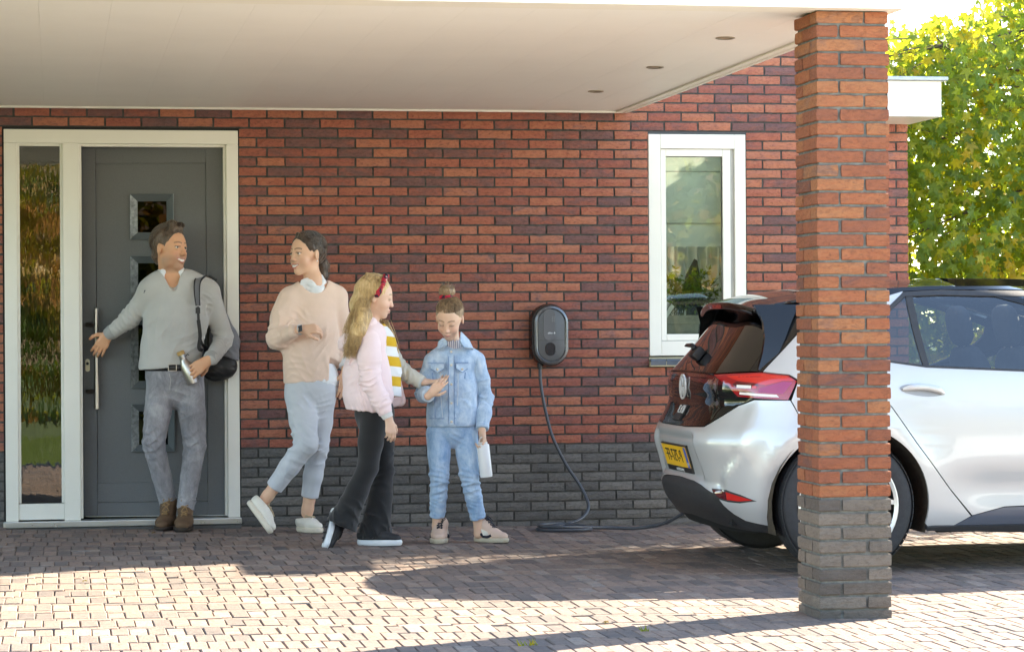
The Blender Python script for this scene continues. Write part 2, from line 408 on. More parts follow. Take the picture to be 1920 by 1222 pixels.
def pave_geo(w, l, seed):
    """paver with worn round arris; top at z=0"""
    q = random.Random(seed); g = .0016; c = .004; V = []
    def rect(ins, z): 
        return [(g+ins+q.uniform(-1, 1)*.0012, g+ins+q.uniform(-1, 1)*.0012, z), (w-g-ins+q.uniform(-1, 1)*.0012, g+ins+q.uniform(-1, 1)*.0012, z), (w-g-ins+q.uniform(-1, 1)*.0012, l-g-ins+q.uniform(-1, 1)*.0012, z), (g+ins+q.uniform(-1, 1)*.0012, l-g-ins+q.uniform(-1, 1)*.0012, z)]
    V += rect(0, -.03)+rect(0, -.0045)+rect(c, -.0004)
    F = [(8, 9, 10, 11)]
    for a in (0, 4):
        F += [(a+i, a+(i+1) % 4, a+4+(i+1) % 4, a+4+i) for i in range(4)]
    return V, F
def vis(p):
    c = w2c(S, cam, Vector((p[0]+p[2]/2, p[1]+p[3]/2, 0))); return 0 < c.x < 1 and .004 < c.y < 1
pv = sorted(pav, key=lambda p: (not vis(p), (Vector((p[0], p[1], 0))-CAM).length))
st = MB(); vp = {}
n_obj = 0
for i, (x, y, w, l) in enumerate(pv):
    x += random.uniform(-.001, .001); z = gz(x+w/2)+random.uniform(-.0018, .0012)
    rot = Matrix.Rotation(random.gauss(0, .006), 3, 'X') @ Matrix.Rotation(random.gauss(0, .008), 3, 'Y') @ Matrix.Rotation(random.gauss(0, .006), 3, 'Z')
    if -1.43 < x+w/2 < .02 and y+l > -.02: continue
    if n_obj < 298:
        k = (round(w, 3), round(l, 3), i % 9)
        if k not in vp: vp[k] = MB().add(*pave_geo(w, l, i)).mesh('paver'); vp[k].materials.append(PAVE)
        o = link('paver', vp[k], None, drive, (x, y, z)); o.rotation_euler = rot.to_euler(); n_obj += 1
    else:
        V, F = pave_geo(w, l, i)
        st.add([tuple(rot @ Vector(v)+Vector((x, y, z))) for v in V], F, r=random.random()+.001)
o = st.build('paving', PAVE, drive); o['kind'] = 'stuff'
# the drive goes on beyond what is laid brick by brick, then lawn
FAR = far_mat()
GRASS = plain('lawn', (.07, .10, .03), .95, var=.4, scale=1.2, bump=.6, bscale=90)
tag(MB().add([(-.2, -18, -.013), (30, -18, -.013), (30, GY0+.01, -.013), (-.2, GY0+.01, -.013), (GX1-.01, GY0+.01, -.013), (30, .02, -.013), (GX1-.01, .02, -.013)], [(0, 1, 2, 3), (4, 2, 5, 6)]).build('street_paving', FAR), kind='structure')
tag(MB().add([(-30, -18, -.016), (-.2, -18, -.016), (-.2, GY0+.01, -.016), (GX0+.01, GY0+.01, -.016), (GX0+.01, .3, -.016), (-30, .3, -.016)], [(0, 1, 2, 3), (0, 3, 4, 5)]).build('lawn', GRASS), kind='structure')
tag(MB().add([(-200, -200, -.05), (200, -200, -.05), (200, 300, -.05), (-200, 300, -.05)], [(0, 1, 2, 3)]).build('ground', GRASS), kind='structure')
b = MB(); xs = [GX0, -1.4, 0, 2.36, GX1+.2]
for i in range(4):
    a, c = xs[i]+(.003 if i else 0), xs[i+1]-.003; b.add([(a, -7.31, -.06), (c, -7.31, -.06), (c, -7.212, -.06), (a, -7.212, -.06), (a, -7.31, gz(a)+.002), (c, -7.31, gz(c)+.002), (c, -7.212, gz(c)+.002), (a, -7.212, gz(a)+.002)], [(3, 2, 1, 0), (4, 5, 6, 7), (0, 1, 5, 4), (1, 2, 6, 5), (2, 3, 7, 6), (3, 0, 4, 7)])
tag(b.build('kerb', plain('concrete_kerb', (.34, .33, .31), .9, var=.15, scale=15, bump=.3)), kind='structure')
# ================================================================== brick pillar
PX, PY, PW = 2.118, -5.229, .322
pil = empty('brick_pillar', (PX+PW/2, PY+PW/2, 0), 'square red brick pillar with dark brick foot holding up the canopy corner', 'pillar')
MB().box((PX+.010, PY+.010, -.02), (PX+PW-.010, PY+PW-.010, 2.617)).build('mortar_core', MORTAR2, pil)
MB().box((PX-.002+.006, PY-.002+.006, -.02), (PX+PW+.002-.006, PY+PW+.002-.006, .022), .004).build('mortar_foot', MORTAR2, pil)
nk = 0
for k in range(-9, 35):
    z = ZB+.06*k+.005-.005; h = .0495
    A = k % 2 == 0
    mat = RED2 if k >= 0 else DARK2
    L, H_ = .214, .100
    # pinwheel bond: four bricks round a core, each showing its long side and its head
    seg = [(0, 0, L if A else H_, 0), ]
    def put(x0, y0, x1, y1, sd):
        """full little brick with all four sides jittered"""
        q = random.Random(sd); V = []; nx, ny = (5, 2) if x1-x0 > y1-y0 else (2, 5)
        ring = [(x0+(x1-x0)*i/nx, y0) for i in range(nx)]+[(x1, y0+(y1-y0)*i/ny) for i in range(ny)]+[(x1-(x1-x0)*i/nx, y1) for i in range(nx)]+[(x0, y1-(y1-y0)*i/ny) for i in range(ny)]
        n = len(ring); dx = q.uniform(-.0025, .0025); dy = q.uniform(-.0025, .0025); cx, cy = (x0+x1)/2, (y0+y1)/2
        for j, (zz, ins) in enumerate([(0, .003), (.004, 0), (h*.5, -.0005), (h-.004, 0), (h, .003)]):
            for (x, y) in ring:
                ax = x+(ins if x < cx else -ins)*(abs(x-cx) > (x1-x0)/2-.001); ay = y+(ins if y < cy else -ins)*(abs(y-cy) > (y1-y0)/2-.001)
                V.append((ax+q.uniform(-.0016, .0016)+dx, ay+q.uniform(-.0016, .0016)+dy, z+zz+q.uniform(-.0012, .0012)*(j in (0, 4))))
        F = [(j*n+i, j*n+(i+1) % n, (j+1)*n+(i+1) % n, (j+1)*n+i) for j in range(4) for i in range(n)]+[tuple(range(n))[::-1], tuple(4*n+i for i in range(n))]
        MB().add(V, F).build('brick', mat, pil)
    X0, Y0, X1, Y1 = PX, PY, PX+PW, PY+PW; g = .0065
    if A:
        put(X0, Y0, X0+L-g, Y0+H_, k*4); put(X1-H_, Y0, X1, Y0+L-g, k*4+1) if False else None
        put(X0+L+g, Y0, X1, Y0+L-g, k*4+1); put(X0+H_+g, Y1-H_, X1, Y1, k*4+2) if False else put(X1-L+g, Y1-H_, X1, Y1, k*4+2); put(X0, Y0+H_+g, X0+H_-g, Y1, k*4+3)
    else:
        put(X0, Y0, X0+H_-g, Y0+L-g, k*4); put(X0+H_+g, Y0, X1, Y0+H_, k*4+1); put(X1-H_, Y0+H_+g, X1, Y1, k*4+2); put(X0, Y0+L+g, X1-H_-g, Y1, k*4+3)
# ================================================================== door set
def xz(x, z, y): return Vector((x, y, z))
def panel(name, x0, x1, z0, z1, y0, y1, m, parent, bev=.003): return MB().box((x0, y0, z0), (x1, y1, z1), bev).build(name, m, parent)
STONE = plain('threshold_stone', (.13, .125, .12), .8, var=.2, scale=20, bump=.3)
ALU = plain('aluminium_sill', (.62, .62, .60), .3, .8, var=.05)
DGREY = NT('anthracite_door'); _f = DGREY.noise(260, 2, .6); DGREY.l(DGREY.ramp(_f, [(.3, (.112, .116, .120)), (.7, (.148, .153, .159))]), DGREY.b.inputs['Base Color']); DGREY.set(Roughness=.42); DGREY.bump(DGREY.noise(420, 2, .5), .25, .001); DGREY = DGREY.m
STEEL = plain('brushed_steel', (.50, .46, .43), .30, 1., var=.02, scale=4)
BLACKP = plain('black_plastic', (.012, .012, .013), .4, var=.2)
RUB = plain('black_seal', (.01, .01, .01), .6)
fr = MB()
y0, y1 = .004, .115
fr.box((-1.415, y0, .10), (-1.338, y1, 2.402), .004); fr.box((-1.064, y0, .10), (-.966, y1, 2.402), .004)
fr.box((-.068, y0, .10), (.006, y1, 2.402), .004); fr.box((-1.415, y0, 2.4025), (.006, y1, 2.487), .004)
frame = fr.build('door_frame', WHITE, house)
bd = MB()                                               # glazing beads round the side light, stepped back
for a in [(-1.3375, .022, .21, -1.322, .07, 2.402), (-1.080, .022, .21, -1.0645, .07, 2.402), (-1.3215, .022, 2.386, -1.0805, .07, 2.402), (-.9655, .03, .11, -.950, .09, 2.402), (-.084, .03, .11, -.0685, .09, 2.402), (-.9495, .03, 2.386, -.0845, .09, 2.402)]:
    bd.box(a[:3], a[3:], .002)
bd.build('glazing_bead', WHITE, frame)
panel('kick_panel', -1.3375, -1.0645, .108, .205, .012, .06, WHITE, frame)
RIPPLE = glassy('rippled_glass', (.34, .36, .32), 2.6, .01, 1.6, bump=(4, .055, (5, 1, 1.0)))
MB().box((-1.322, .040, .206), (-1.080, .046, 2.386)).build('side_light_pane', RIPPLE, frame)
panel('sill_profile', -1.43, .012, .062, .099, -.03, .12, ALU, frame, .004)
panel('threshold', -1.43, .012, .0, .060, -.012, .2, STONE, frame, .003)
panel('frame_seal', -1.424, .012, 2.4875, 2.504, .02, .1, RUB, frame, .001)
panel('side_seal', -1.424, -1.4155, .1, 2.487, .02, .1, RUB, frame, .001)
# door leaf, hinged on the right, standing a little open inwards
HX, HY = -.082, .095
leaf = empty('front_door', (HX, HY, .11)); leaf.parent = house; leaf.location = Vector((HX, HY, .11))-house.location
ANG = R(-7.5); leaf.rotation_euler = (0, 0, ANG)
def dpart(b, name, m, **k):
    o = link(name, b.mesh(name, **k), m); o.parent = leaf; o.location = (0, 0, 0); return o
# local door coords: x from -LW (lock edge) to 0 (hinge edge), y 0 (outer face) .. .07, z from 0
LW, LH = .872, 2.282
wins = [(-.565, -.318, 1.722, 1.982), (-.565, -.318, 1.338, 1.598), (-.565, -.318, .80, 1.215), (-.565, -.318, .405, .68)]
b = MB()
def leafgrid(b, y0, y1, x0, x1, z0, z1, holes):
    xs = sorted({x0, x1}|{h[0] for h in holes}|{h[1] for h in holes}); zs = sorted({z0, z1}|{h[2] for h in holes}|{h[3] for h in holes})
    for i in range(len(xs)-1):
        for j in range(len(zs)-1):
            if any(h[0] <= xs[i] < h[1] and h[2] <= zs[j] < h[3] for h in holes): continue
            b.box((xs[i], y0, zs[j]), (xs[i+1], y1, zs[j+1]))
b.box((-LW, 0, 0), (-LW+.085, .066, LH), .003); b.box((-.105, 0, 0), (0, .066, LH), .003)
b.box((-LW+.0855, 0, LH-.10), (-.1055, .066, LH), .003); b.box((-LW+.0855, 0, 0), (-.1055, .066, .085), .003); b.box((-LW+.0855, 0, .0865), (-.1055, .066, .205), .003)
dpart(b, 'door_stiles', DGREY)
b = MB(); leafgrid(b, .008, .058, -LW+.088, -.108, .2055, LH-.1005, wins); dpart(b, 'door_panel', DGREY)
TRIM = plain('window_trim_grey', (.12, .138, .146), .3, var=.05)
TRIMW = plain('bright_inner_reveal', (.75, .75, .72), .35)
DPANE = glassy('dark_pane', (.05, .055, .055), .5, .01, 1.5)
for (x0, x1, z0, z1) in wins:
    f = MB(); w = .034
    P = [(x0-.012, z0-.012), (x1+.012, z0-.012), (x1+.012, z1+.012), (x0-.012, z1+.012)]; Q = [(x0+w, z0+w), (x1-w, z0+w), (x1-w, z1-w), (x0+w, z1-w)]
    V = [(x, -.008, z) for x, z in P]+[(x+(.003 if i in (0, 3) else -.003), -.010, z+(.003 if i < 2 else -.003)) for i, (x, z) in enumerate(P)]+[(x, .026, z) for x, z in Q]+[(x, .03, z) for x, z in Q]+[(x, .012, z) for x, z in P]
    for i in range(4):
        j = (i+1) % 4; f.add([V[k] for k in (i, j, 4+j, 4+i)], [(0, 1, 2, 3)]); f.add([V[k] for k in (4+i, 4+j, 8+j, 8+i)], [(0, 1, 2, 3)], mi=1 if i == 3 else 0); f.add([V[k] for k in (16+i, 16+j, j, i)], [(0, 1, 2, 3)])
    o = link('door_window', f.mesh('door_window'), [TRIM, plain('scuffed_trim', (.27, .29, .29), .6, var=.5, scale=40)] if 'scuffed_trim' not in bpy.data.materials else [TRIM, bpy.data.materials['scuffed_trim']])
    o.parent = leaf
    pn = link('pane', MB().box((x0+w-.004, .028, z0+w-.004), (x1-w+.004, .034, z1-w+.004)).mesh('pane'), DPANE); pn.parent = leaf
hb = MB(); hx = -LW+.092
hb.tube([(hx, -.062, .665), (hx, -.062, 1.285)], .0145, 20); 
dpart(hb, 'door_handle', STEEL, angle=40)
hb = MB()
for z in (.775, 1.185):
    hb.tube([(hx-.042, 0, z), (hx-.062, -.035, z), (hx-.004, -.062, z)], [.014, .011, .008], 12)
dpart(hb, 'handle_mount', plain('dark_bronze', (.12, .10, .085), .35, .7), angle=40)
lk = MB(); n = 24
pr = [(hx-.062+.013*math.cos(a)*(1), .934+(.026 if math.sin(a) > 0 else -.026)+.013*math.sin(a)) for a in [2*math.pi*(k+.5)/n for k in range(n)]]
lk.add([(x, -.009, z) for x, z in pr]+[(x, .001, z) for x, z in pr], [tuple(range(n))]+[(k, k+n, (k+1) % n+n, (k+1) % n) for k in range(n)])
dpart(lk, 'lock_plate', plain('pale_brass', (.66, .60, .46), .3, .7))
dpart(MB().lathe([(.0001, -.013), (.0085, -.013), (.0095, -.008)], (hx-.062, 0, .945), 'y'), 'lock_cylinder', BLACKP)
dpart(MB().box((-LW+.003, .01, -.006), (-.004, .05, -.0005), .001), 'door_bottom_rail', ALU)
hg = MB()
for z in (.35, 1.15, 1.95):
    MB_ = hg.tube([(-.078, .045, z), (-.078, .045, z+.09)], .008, 10)
for z in (1.86, .62):
    hg.box((-.0840, .05, z), (-.0805, .068, z+.085), .001)
hg.build('hinge', STEEL, frame, angle=40)
MB().box((-.0835, .070, .11), (-.0700, .10, 2.385)).build('door_stop', ALU, frame)

# ================================================================== window
wf = MB(); y0, y1 = .008, .115
wf.box((2.610, y0, 1.075), (2.688, y1, 2.486), .004); wf.box((3.176, y0, 1.075), (3.249, y1, 2.486), .004)
wf.box((2.6885, y0, 2.394), (3.1755, y1, 2.486), .004); wf.box((2.6885, y0, 1.075), (3.1755, y1, 1.168), .004)
win = empty('tall_window', (2.93, .06, 1.075)); win.parent = house; win.location = Vector((2.93, .06, 1.075))-house.location
wf.build('window_frame', WHITE, win)
b = MB()
for a in [(2.692, .020, 1.172, 2.726, .08, 2.390), (3.100, .020, 1.172, 3.150, .08, 2.390), (2.7265, .020, 2.346, 3.0995, .08, 2.390), (2.7265, .020, 1.172, 3.0995, .08, 1.212)]: b.box(a[:3], a[3:], .003)
b.build('sash', WHITE, win)
b = MB()
b.box((3.1505, .03, 1.172), (3.1755, .07, 2.393), .001); b.box((2.6885, .03, 2.3905), (3.150, .07, 2.3935)); b.box((2.6885, .03, 1.1685), (3.150, .07, 1.1715))
b.build('sash_gap', plain('frame_rebate', (.45, .44, .40), .5), win)
PANE = glassy('window_pane', (.86, .91, .86), 1.7, .0, 1.5)
MB().box((2.7265, .045, 1.212), (3.0995, .051, 2.346)).build('pane', PANE, win)
b = MB()
for a in [(2.7265, .040, 1.212, 2.731, .044, 2.346), (3.095, .040, 1.212, 3.0995, .044, 2.346), (2.731, .040, 2.3415, 3.095, .044, 2.346)]: b.box(a[:3], a[3:])
b.build('glazing_gasket', RUB, win)
panel('lintel_grille', 2.605, 3.252, 2.4875, 2.503, .01, .1, plain('vent_strip', (.05, .055, .06), .6), win, .001)
TILE = plain('glazed_sill_tile', (.075, .095, .125), .12, var=.2, scale=12)
GROUT = plain('sill_grout', (.42, .38, .26), .9)
MB().box((2.606, .0, 1.006), (3.251, .115, 1.066)).build('sill_grout', GROUT, win)
x = 2.607; kk = 0
while x < 3.24:
    w = min(.104, 3.251-x)
    V = [(x+.0015, -.035, 1.016), (x+w-.0035, -.035, 1.016), (x+w-.0035, -.035, 1.045), (x+.0015, -.035, 1.045), (x+.0015, .11, 1.075), (x+w-.0035, .11, 1.075), (x+.0015, .0, 1.012), (x+w-.0035, .0, 1.012), (x+.0015, -.028, 1.052), (x+w-.0035, -.028, 1.052)]
    MB().add(V, [(0, 1, 2, 3), (3, 2, 9, 8), (8, 9, 5, 4), (0, 6, 7, 1), (0, 3, 8, 4, 6), (1, 7, 5, 9, 2), (6, 4, 5, 7)]).build('tile', TILE, win); x += w; kk += 1
MB().box((2.606, -.031, 1.008), (3.251, -.001, 1.040)).build('sill_nose_grout', GROUT, win)
# what stands behind the glass
CLOTH = NT('blind_cloth'); CLOTH.set(Base_Color=(.74, .78, .74), Roughness=.9, Transmission_Weight=0.); 
_tl = CLOTH.n('BsdfTranslucent'); _tl.inputs[0].default_value = (.75, .78, .72, 1); _mx = CLOTH.n('MixShader'); _mx.inputs[0].default_value = .2
CLOTH.l(CLOTH.b.outputs[0], _mx.inputs[1]); CLOTH.l(_tl.outputs[0], _mx.inputs[2]); CLOTH.l(_mx.outputs[0], CLOTH.t.nodes['Material Output'].inputs[0]); CLOTH = CLOTH.m
bl = empty('roman_blind', (2.92, .2, 2.3), 'pale roman blind pulled halfway down behind the narrow window', 'blind')
b = MB(); prof = [(.20, 2.37), (.20, 2.30), (.203, 2.06), (.206, 1.93), (.19, 1.925), (.185, 1.90), (.192, 1.79), (.20, 1.775)]
V = []; F = []
for i, (y, z) in enumerate(prof):
    for k in range(15): V.append((2.62+.62*k/14, y+.002*math.sin(k*1.7+i), z))
for i in range(len(prof)-1):
    for k in range(14): F.append((i*15+k, i*15+k+1, i*15+16+k, i*15+15+k))
b.add(V, F).build('fabric', CLOTH, bl, smooth=True)
b = MB()
for z in (2.26, 1.925): b.box((2.62, .183, z-.002), (3.24, .199, z+.002))
b.build('batten', plain('blind_batten', (.35, .38, .38), .5), bl)
cu = empty('curtain', (3.1, .9, 1.2), 'white pleated curtain hanging in the room behind the window plants', 'curtain')
b = MB(); V = []; F = []; n = 160
for j in range(4):
    for k in range(n+1):
        x = 2.86+1.1*k/n; V.append((x, .95+.035*math.sin(k*.55)+.012*math.sin(k*.23), .9+1.6*j/3))
for j in range(3):
    for k in range(n): F.append((j*(n+1)+k, j*(n+1)+k+1, (j+1)*(n+1)+k+1, (j+1)*(n+1)+k))
b.add(V, F).build('fabric', CLOTH, cu, smooth=True)
MB().tube([(2.7, .95, 2.53), (4.0, .95, 2.53)], .012, 8).build('curtain_rail', STEEL, cu)
MB().box((2.607, .125, 1.05), (3.25, .33, 1.085), .003).build('window_board', WHITE, win)
pt = empty('window_planter', (2.83, .26, 1.085), 'grey wooden trough planter with leafy plant on the inner window board', 'planter')
WOODG = plain('weathered_wood', (.40, .35, .26), .8, var=.25, scale=14, bump=.3, bscale=60)
def trap(b, x0, x1, y0, y1, z0, z1, t):
    V = [(x0+t, y0+t*.5, z0), (x1-t, y0+t*.5, z0), (x1-t, y1, z0), (x0+t, y1, z0), (x0, y0, z1), (x1, y0, z1), (x1, y1, z1), (x0, y1, z1)]
    b.add(V, [(0, 3, 2, 1), (0, 1, 5, 4), (1, 2, 6, 5), (2, 3, 7, 6), (3, 0, 4, 7), (4, 5, 6, 7)]); return b
trap(MB(), 2.72, 2.975, .15, .30, 1.085, 1.31, .02).build('box', WOODG, pt)
MB().box((2.712, .142, 1.275), (2.983, .305, 1.333), .003).build('rim', WOODG, pt)
def leafmat(name, stops, trans=.5):
    m = NT(name); at = m.n('Attribute', attribute_name='rnd'); oi = m.n('ObjectInfo'); r = m.math('FRACT', m.math('ADD', at.outputs['Fac'], oi.outputs['Random']))
    c = m.ramp(r, stops); c = m.mix(m.math('MULTIPLY', m.noise(25, 3), .35), c, tuple(x*.6 for x in stops[0][1]))
    m.l(c, m.b.inputs['Base Color']); m.set(Roughness=.42, Specular_IOR_Level=.4)
    t = m.n('BsdfTranslucent'); m.l(m.mix(.55, c, (.75, .82, .05)), t.inputs[0])
    x = m.n('MixShader'); x.inputs[0].default_value = trans; m.l(m.b.outputs[0], x.inputs[1]); m.l(t.outputs[0], x.inputs[2]); m.l(x.outputs[0], m.t.nodes['Material Output'].inputs[0]); return m.m
HOUSEPL = leafmat('houseplant_leaf', [(0, (.03, .09, .02)), (.6, (.06, .16, .03)), (1, (.12, .24, .05))], .35)
def leaf_quad(c, nrm, up, l, w):
    """small pointed folded leaf"""
    nrm = nrm.normalized(); s = up.cross(nrm).normalized(); u = nrm.cross(s)
    V = [c, c+u*l*.45+s*w*.5+nrm*.08*l, c+u*l, c+u*l*.45-s*w*.5+nrm*.08*l, c+u*l*.5]
    return V, [(0, 1, 4), (1, 2, 4), (2, 3, 4), (3, 0, 4)]
def rv(q): return Vector((q.gauss(0, 1), q.gauss(0, 1), q.gauss(0, 1))).normalized()
q = random.Random(5); b = MB(); stem = MB()
for i in range(46):
    x = q.uniform(2.72, 3.2); h = q.uniform(.10, .34); base = Vector((q.uniform(2.74, 2.96), .22, 1.31)); tip = Vector((x, q.uniform(.17, .29), 1.31+h))
    mid = (base+tip)/2+Vector((0, 0, .05)); stem.tube([base, mid, tip], .0018, 5)
    for k in range(13):
        t = q.uniform(.3, 1.05); c = base.lerp(mid, t*2) if t < .5 else mid.lerp(tip, t*2-1)
        V, F = leaf_quad(c+rv(q)*.02, rv(q), rv(q), q.uniform(.03, .055), q.uniform(.014, .024)); b.add(V, F, r=q.random())
b.build('leaves', HOUSEPL, pt)['kind'] = 'stuff'; stem.build('stem', plain('plant_stem', (.08, .10, .03), .7), pt)
bk = empty('leaning_board', (2.75, .16, 1.3), 'white angled board leaning against the left side of the window', 'board')
V = [(2.70, .13, 1.27), (2.735, .13, 1.265), (2.80, .16, 1.395), (2.772, .16, 1.40), (2.70, .15, 1.285), (2.70, .16, 1.30)]
MB().add([(2.690, .125, 1.265), (2.785, .125, 1.405), (2.803, .125, 1.388), (2.712, .125, 1.255), (2.690, .14, 1.265), (2.785, .14, 1.405), (2.803, .14, 1.388), (2.712, .14, 1.255)], [(0, 1, 2, 3), (7, 6, 5, 4), (0, 4, 5, 1), (1, 5, 6, 2), (2, 6, 7, 3), (3, 7, 4, 0)]).build('panel', WHITE, bk)
V0 = [(2.90, .31, 1.40), (2.93, .31, 1.60), (2.985, .31, 1.70), (3.005, .31, 1.69), (3.05, .31, 1.40)]
sc = empty('dark_ornament', (2.98, .31, 1.085), 'dark pointed wooden ornament among the window plants', 'ornament')
MB().add([(x, .315, z) for x, y, z in V0]+[(x, .325, z) for x, y, z in V0], [tuple(range(5)), tuple(range(9, 4, -1))]+[(i, (i+1) % 5, 5+(i+1) % 5, 5+i) for i in range(5)]).build('upper', plain('dark_wood', (.05, .03, .025), .5), sc)
MB().box((2.93, .313, 1.086), (3.03, .327, 1.40)).build('foot', plain('dark_wood_foot', (.05, .03, .025), .5), sc)
# ================================================================== wall charger
ch = empty('wall_charger', (1.94, 0, 1.21), 'black oval car charging station with grey face mounted on the brick wall', 'charging station')
def oval(w, h, n=40):      # stadium outline
    r = w/2; s = h/2-r; P = []
    for k in range(n):
        a = 2*math.pi*(k+.5)/n; P.append((r*math.cos(a), r*math.sin(a)+(s if math.sin(a) > 0 else -s)))
    return P
def ovals(b, cx, cz, rings):
    V = []; n = 40
    for (w, h, y) in rings: V += [(cx+x, y, cz+z) for x, z in oval(w, h)]
    F = [(i*n+k, i*n+(k+1) % n, (i+1)*n+(k+1) % n, (i+1)*n+k) for i in range(len(rings)-1) for k in range(n)]+[tuple(range(n))[::-1], tuple((len(rings)-1)*n+k for k in range(n))]
    b.add(V, F); return b
CHB = plain('charger_black', (.012, .012, .014), .25, var=.1); CHG = plain('charger_face', (.10, .102, .105), .42, .3, var=.08, scale=12)
cx, cz = 1.952, 1.211
ovals(MB(), cx-.004, cz, [(.236, .385, -.001), (.246, .395, -.004), (.246, .395, -.055), (.232, .382, -.085)]).build('casing', CHB, ch, angle=40)
ovals(MB(), cx, cz, [(.215, .365, -.08), (.222, .372, -.092), (.214, .364, -.104), (.190, .338, -.108), (.180, .330, -.104), (.178, .328, -.093)]).build('face_ring', plain('charger_ring', (.16, .165, .175), .25, .6, var=.05), ch, angle=35)
ovals(MB(), cx, cz, [(.177, .327, -.092), (.172, .322, -.101), (.166, .316, -.102)]).build('face', CHG, ch, angle=35)
b = MB(); b.box((cx-.086, -.1035, cz-.032), (cx+.086, -.1025, cz-.0305)); b.build('joint_line', BLACKP, ch)
pr = oval(.076, .20, 40); b = MB(); pr = [(cx-.018+x+.004, cz+.066+z) for x, z in pr]
b.add([(x, -.1025, z) for x, z in pr]+[(x, -.1045, z) for x, z in [(cx-.014+(x-cx+.014)*.97, cz+.066+(z-cz-.066)*.985) for x, z in pr]], [tuple(range(79, 39, -1))]+[(k, (k+1) % 40, 40+(k+1) % 40, 40+k) for k in range(40)])
b.build('display_panel', plain('charger_panel', (.115, .115, .12), .35, .3), ch)
ovals(MB(), cx-.008, cz-.087, [(.064, .082, -.1024), (.064, .082, -.1055), (.056, .074, -.1055), (.052, .070, -.090)]).build('socket', CHB, ch, angle=30)
MB().lathe([(.004, -.096), (.008, -.098), (.004, -.100)], (cx-.002, 0, cz-.080), 'y').build('socket_pin', STEEL, ch)
lt = MB()
for i in range(2):
    for j in range(3): lt.box((cx+.005+i*.013, -.1056, cz+.087+j*.012), (cx+.010+i*.013, -.1048, cz+.0895+j*.012))
lt.build('indicator_lamps', plain('indicator', (.5, .5, .5), .4), ch)
WPRINT = plain('white_print', (.8, .8, .8), .5)
def text(body, size, mat, parent, M, mirror=False, ext=.0006, name='lettering', sx=1.):
    cu = bpy.data.curves.new('t', 'FONT'); cu.body = body; cu.size = size; cu.extrude = ext; cu.align_x = 'CENTER'; cu.align_y = 'CENTER'; cu.resolution_u = 2
    o = bpy.data.objects.new('t', cu); COL.objects.link(o); dg = bpy.context.evaluated_depsgraph_get(); me = bpy.data.meshes.new_from_object(o.evaluated_get(dg)); bpy.data.objects.remove(o); bpy.data.curves.remove(cu)
    me.transform(M @ Matrix.Diagonal((-sx if mirror else sx, 1, 1, 1)))
    if mirror: me.flip_normals()
    me.name = name; me.materials.clear(); return link(name, me, mat, parent)
text('alfen', .0165, WPRINT, ch, Matrix.Translation((cx-.008, -.1052, cz+.014)) @ Matrix.Rotation(R(90), 4, 'X'), mirror=False)
b = MB(); z0 = cz+.014; x0 = cx+.018; b.add([(x0-.004, -.1056, z0-.001), (x0+.002, -.1056, z0+.011), (x0+.001, -.1056, z0+.003), (x0+.007, -.1056, z0+.001), (x0-.001, -.1056, z0-.009), (x0+.001, -.1056, z0-.001)], [(0, 5, 2, 1), (5, 4, 3, 2)]); b.build('bolt_mark', WPRINT, ch)
CABLE = plain('cable_rubber', (.055, .062, .075), .38, var=.1)
def spline(P, n=12):
    P = [Vector(p) for p in P]; Q = [P[0]*2-P[1]]+P+[P[-1]*2-P[-2]]; out = []
    for i in range(1, len(Q)-2):
        for k in range(n):
            t = k/n; a, b_, c, d = Q[i-1], Q[i], Q[i+1], Q[i+2]
            out.append(.5*((2*b_)+(c-a)*t+(2*a-5*b_+4*c-d)*t*t+(3*b_-a-3*c+d)*t**3))
    out.append(P[-1]); return out
cb = empty('charging_cable', (1.95, -.3, 0), 'dark charging cable hanging from the charger and coiled on the pavers beside the wall', 'cable')
pts = [(1.888, -.045, 1.02), (1.892, -.05, .905), (1.919, -.06, .737), (1.963, -.07, .569), (2.043, -.08, .401), (2.121, -.09, .282), (2.165, -.12, .19), (2.168, -.16, .12), (2.10, -.22, .06), (1.97, -.27, .032), (1.84, -.32, .022), (1.80, -.43, .022), (1.90, -.53, .022), (2.05, -.53, .022), (2.13, -.43, .022), (2.09, -.30, .03), (1.96, -.26, .040), (1.84, -.32, .042), (1.815, -.44, .04), (1.92, -.51, .04), (2.08, -.46, .032), (2.25, -.42, .022), (2.42, -.45, .02), (2.55, -.55, .05), (2.64, -.70, .12), (2.70, -.85, .20), (2.75, -.95, .27)]
MB().tube(spline(pts, 10), .0105, 10).build('cable', CABLE, cb, smooth=True)
MB().tube([(1.887, -.046, 1.04), (1.888, -.046, .998)], .016, 12).build('cable_gland', BLACKP, cb, angle=40)
# ================================================================== trees
LEAF = leafmat('maple_leaf', [(0, (.028, .075, .015)), (.35, (.055, .125, .02)), (.55, (.10, .18, .025)), (.66, (.20, .24, .02)), (.76, (.50, .37, .015)), (.86, (.60, .32, .012)), (.93, (.12, .17, .025)), (1, (.045, .10, .018))], .5)
BARK = plain('bark', (.10, .07, .05), .9, var=.4, scale=12, bump=.8, bscale=30)
def star(c, nrm, up, s, q, deep=.34):
    """five-lobed leaf, lobes drooping a little"""
    nrm = nrm.normalized(); sd = up.cross(nrm)
    if sd.length < 1e-3: sd = nrm.orthogonal()
    sd.normalize(); u = nrm.cross(sd); V = [c]; angs = [-128, -96, -62, -32, 0, 32, 62, 96, 128]
    for k, a in enumerate(angs):
        L = [.62, .36, .86, .40, 1., .40, .86, .36, .62][k]*s
        a = R(a); V.append(c+(u*math.cos(a)+sd*math.sin(a))*L-nrm*(L*L/s)*.25)
    V.append(c-u*s*.22)
    return V, [(0, 1, 2), (0, 2, 3), (0, 3, 4), (0, 4, 5), (0, 5, 6), (0, 6, 7), (0, 7, 8), (0, 8, 9), (0, 9, 10), (0, 10, 1)]
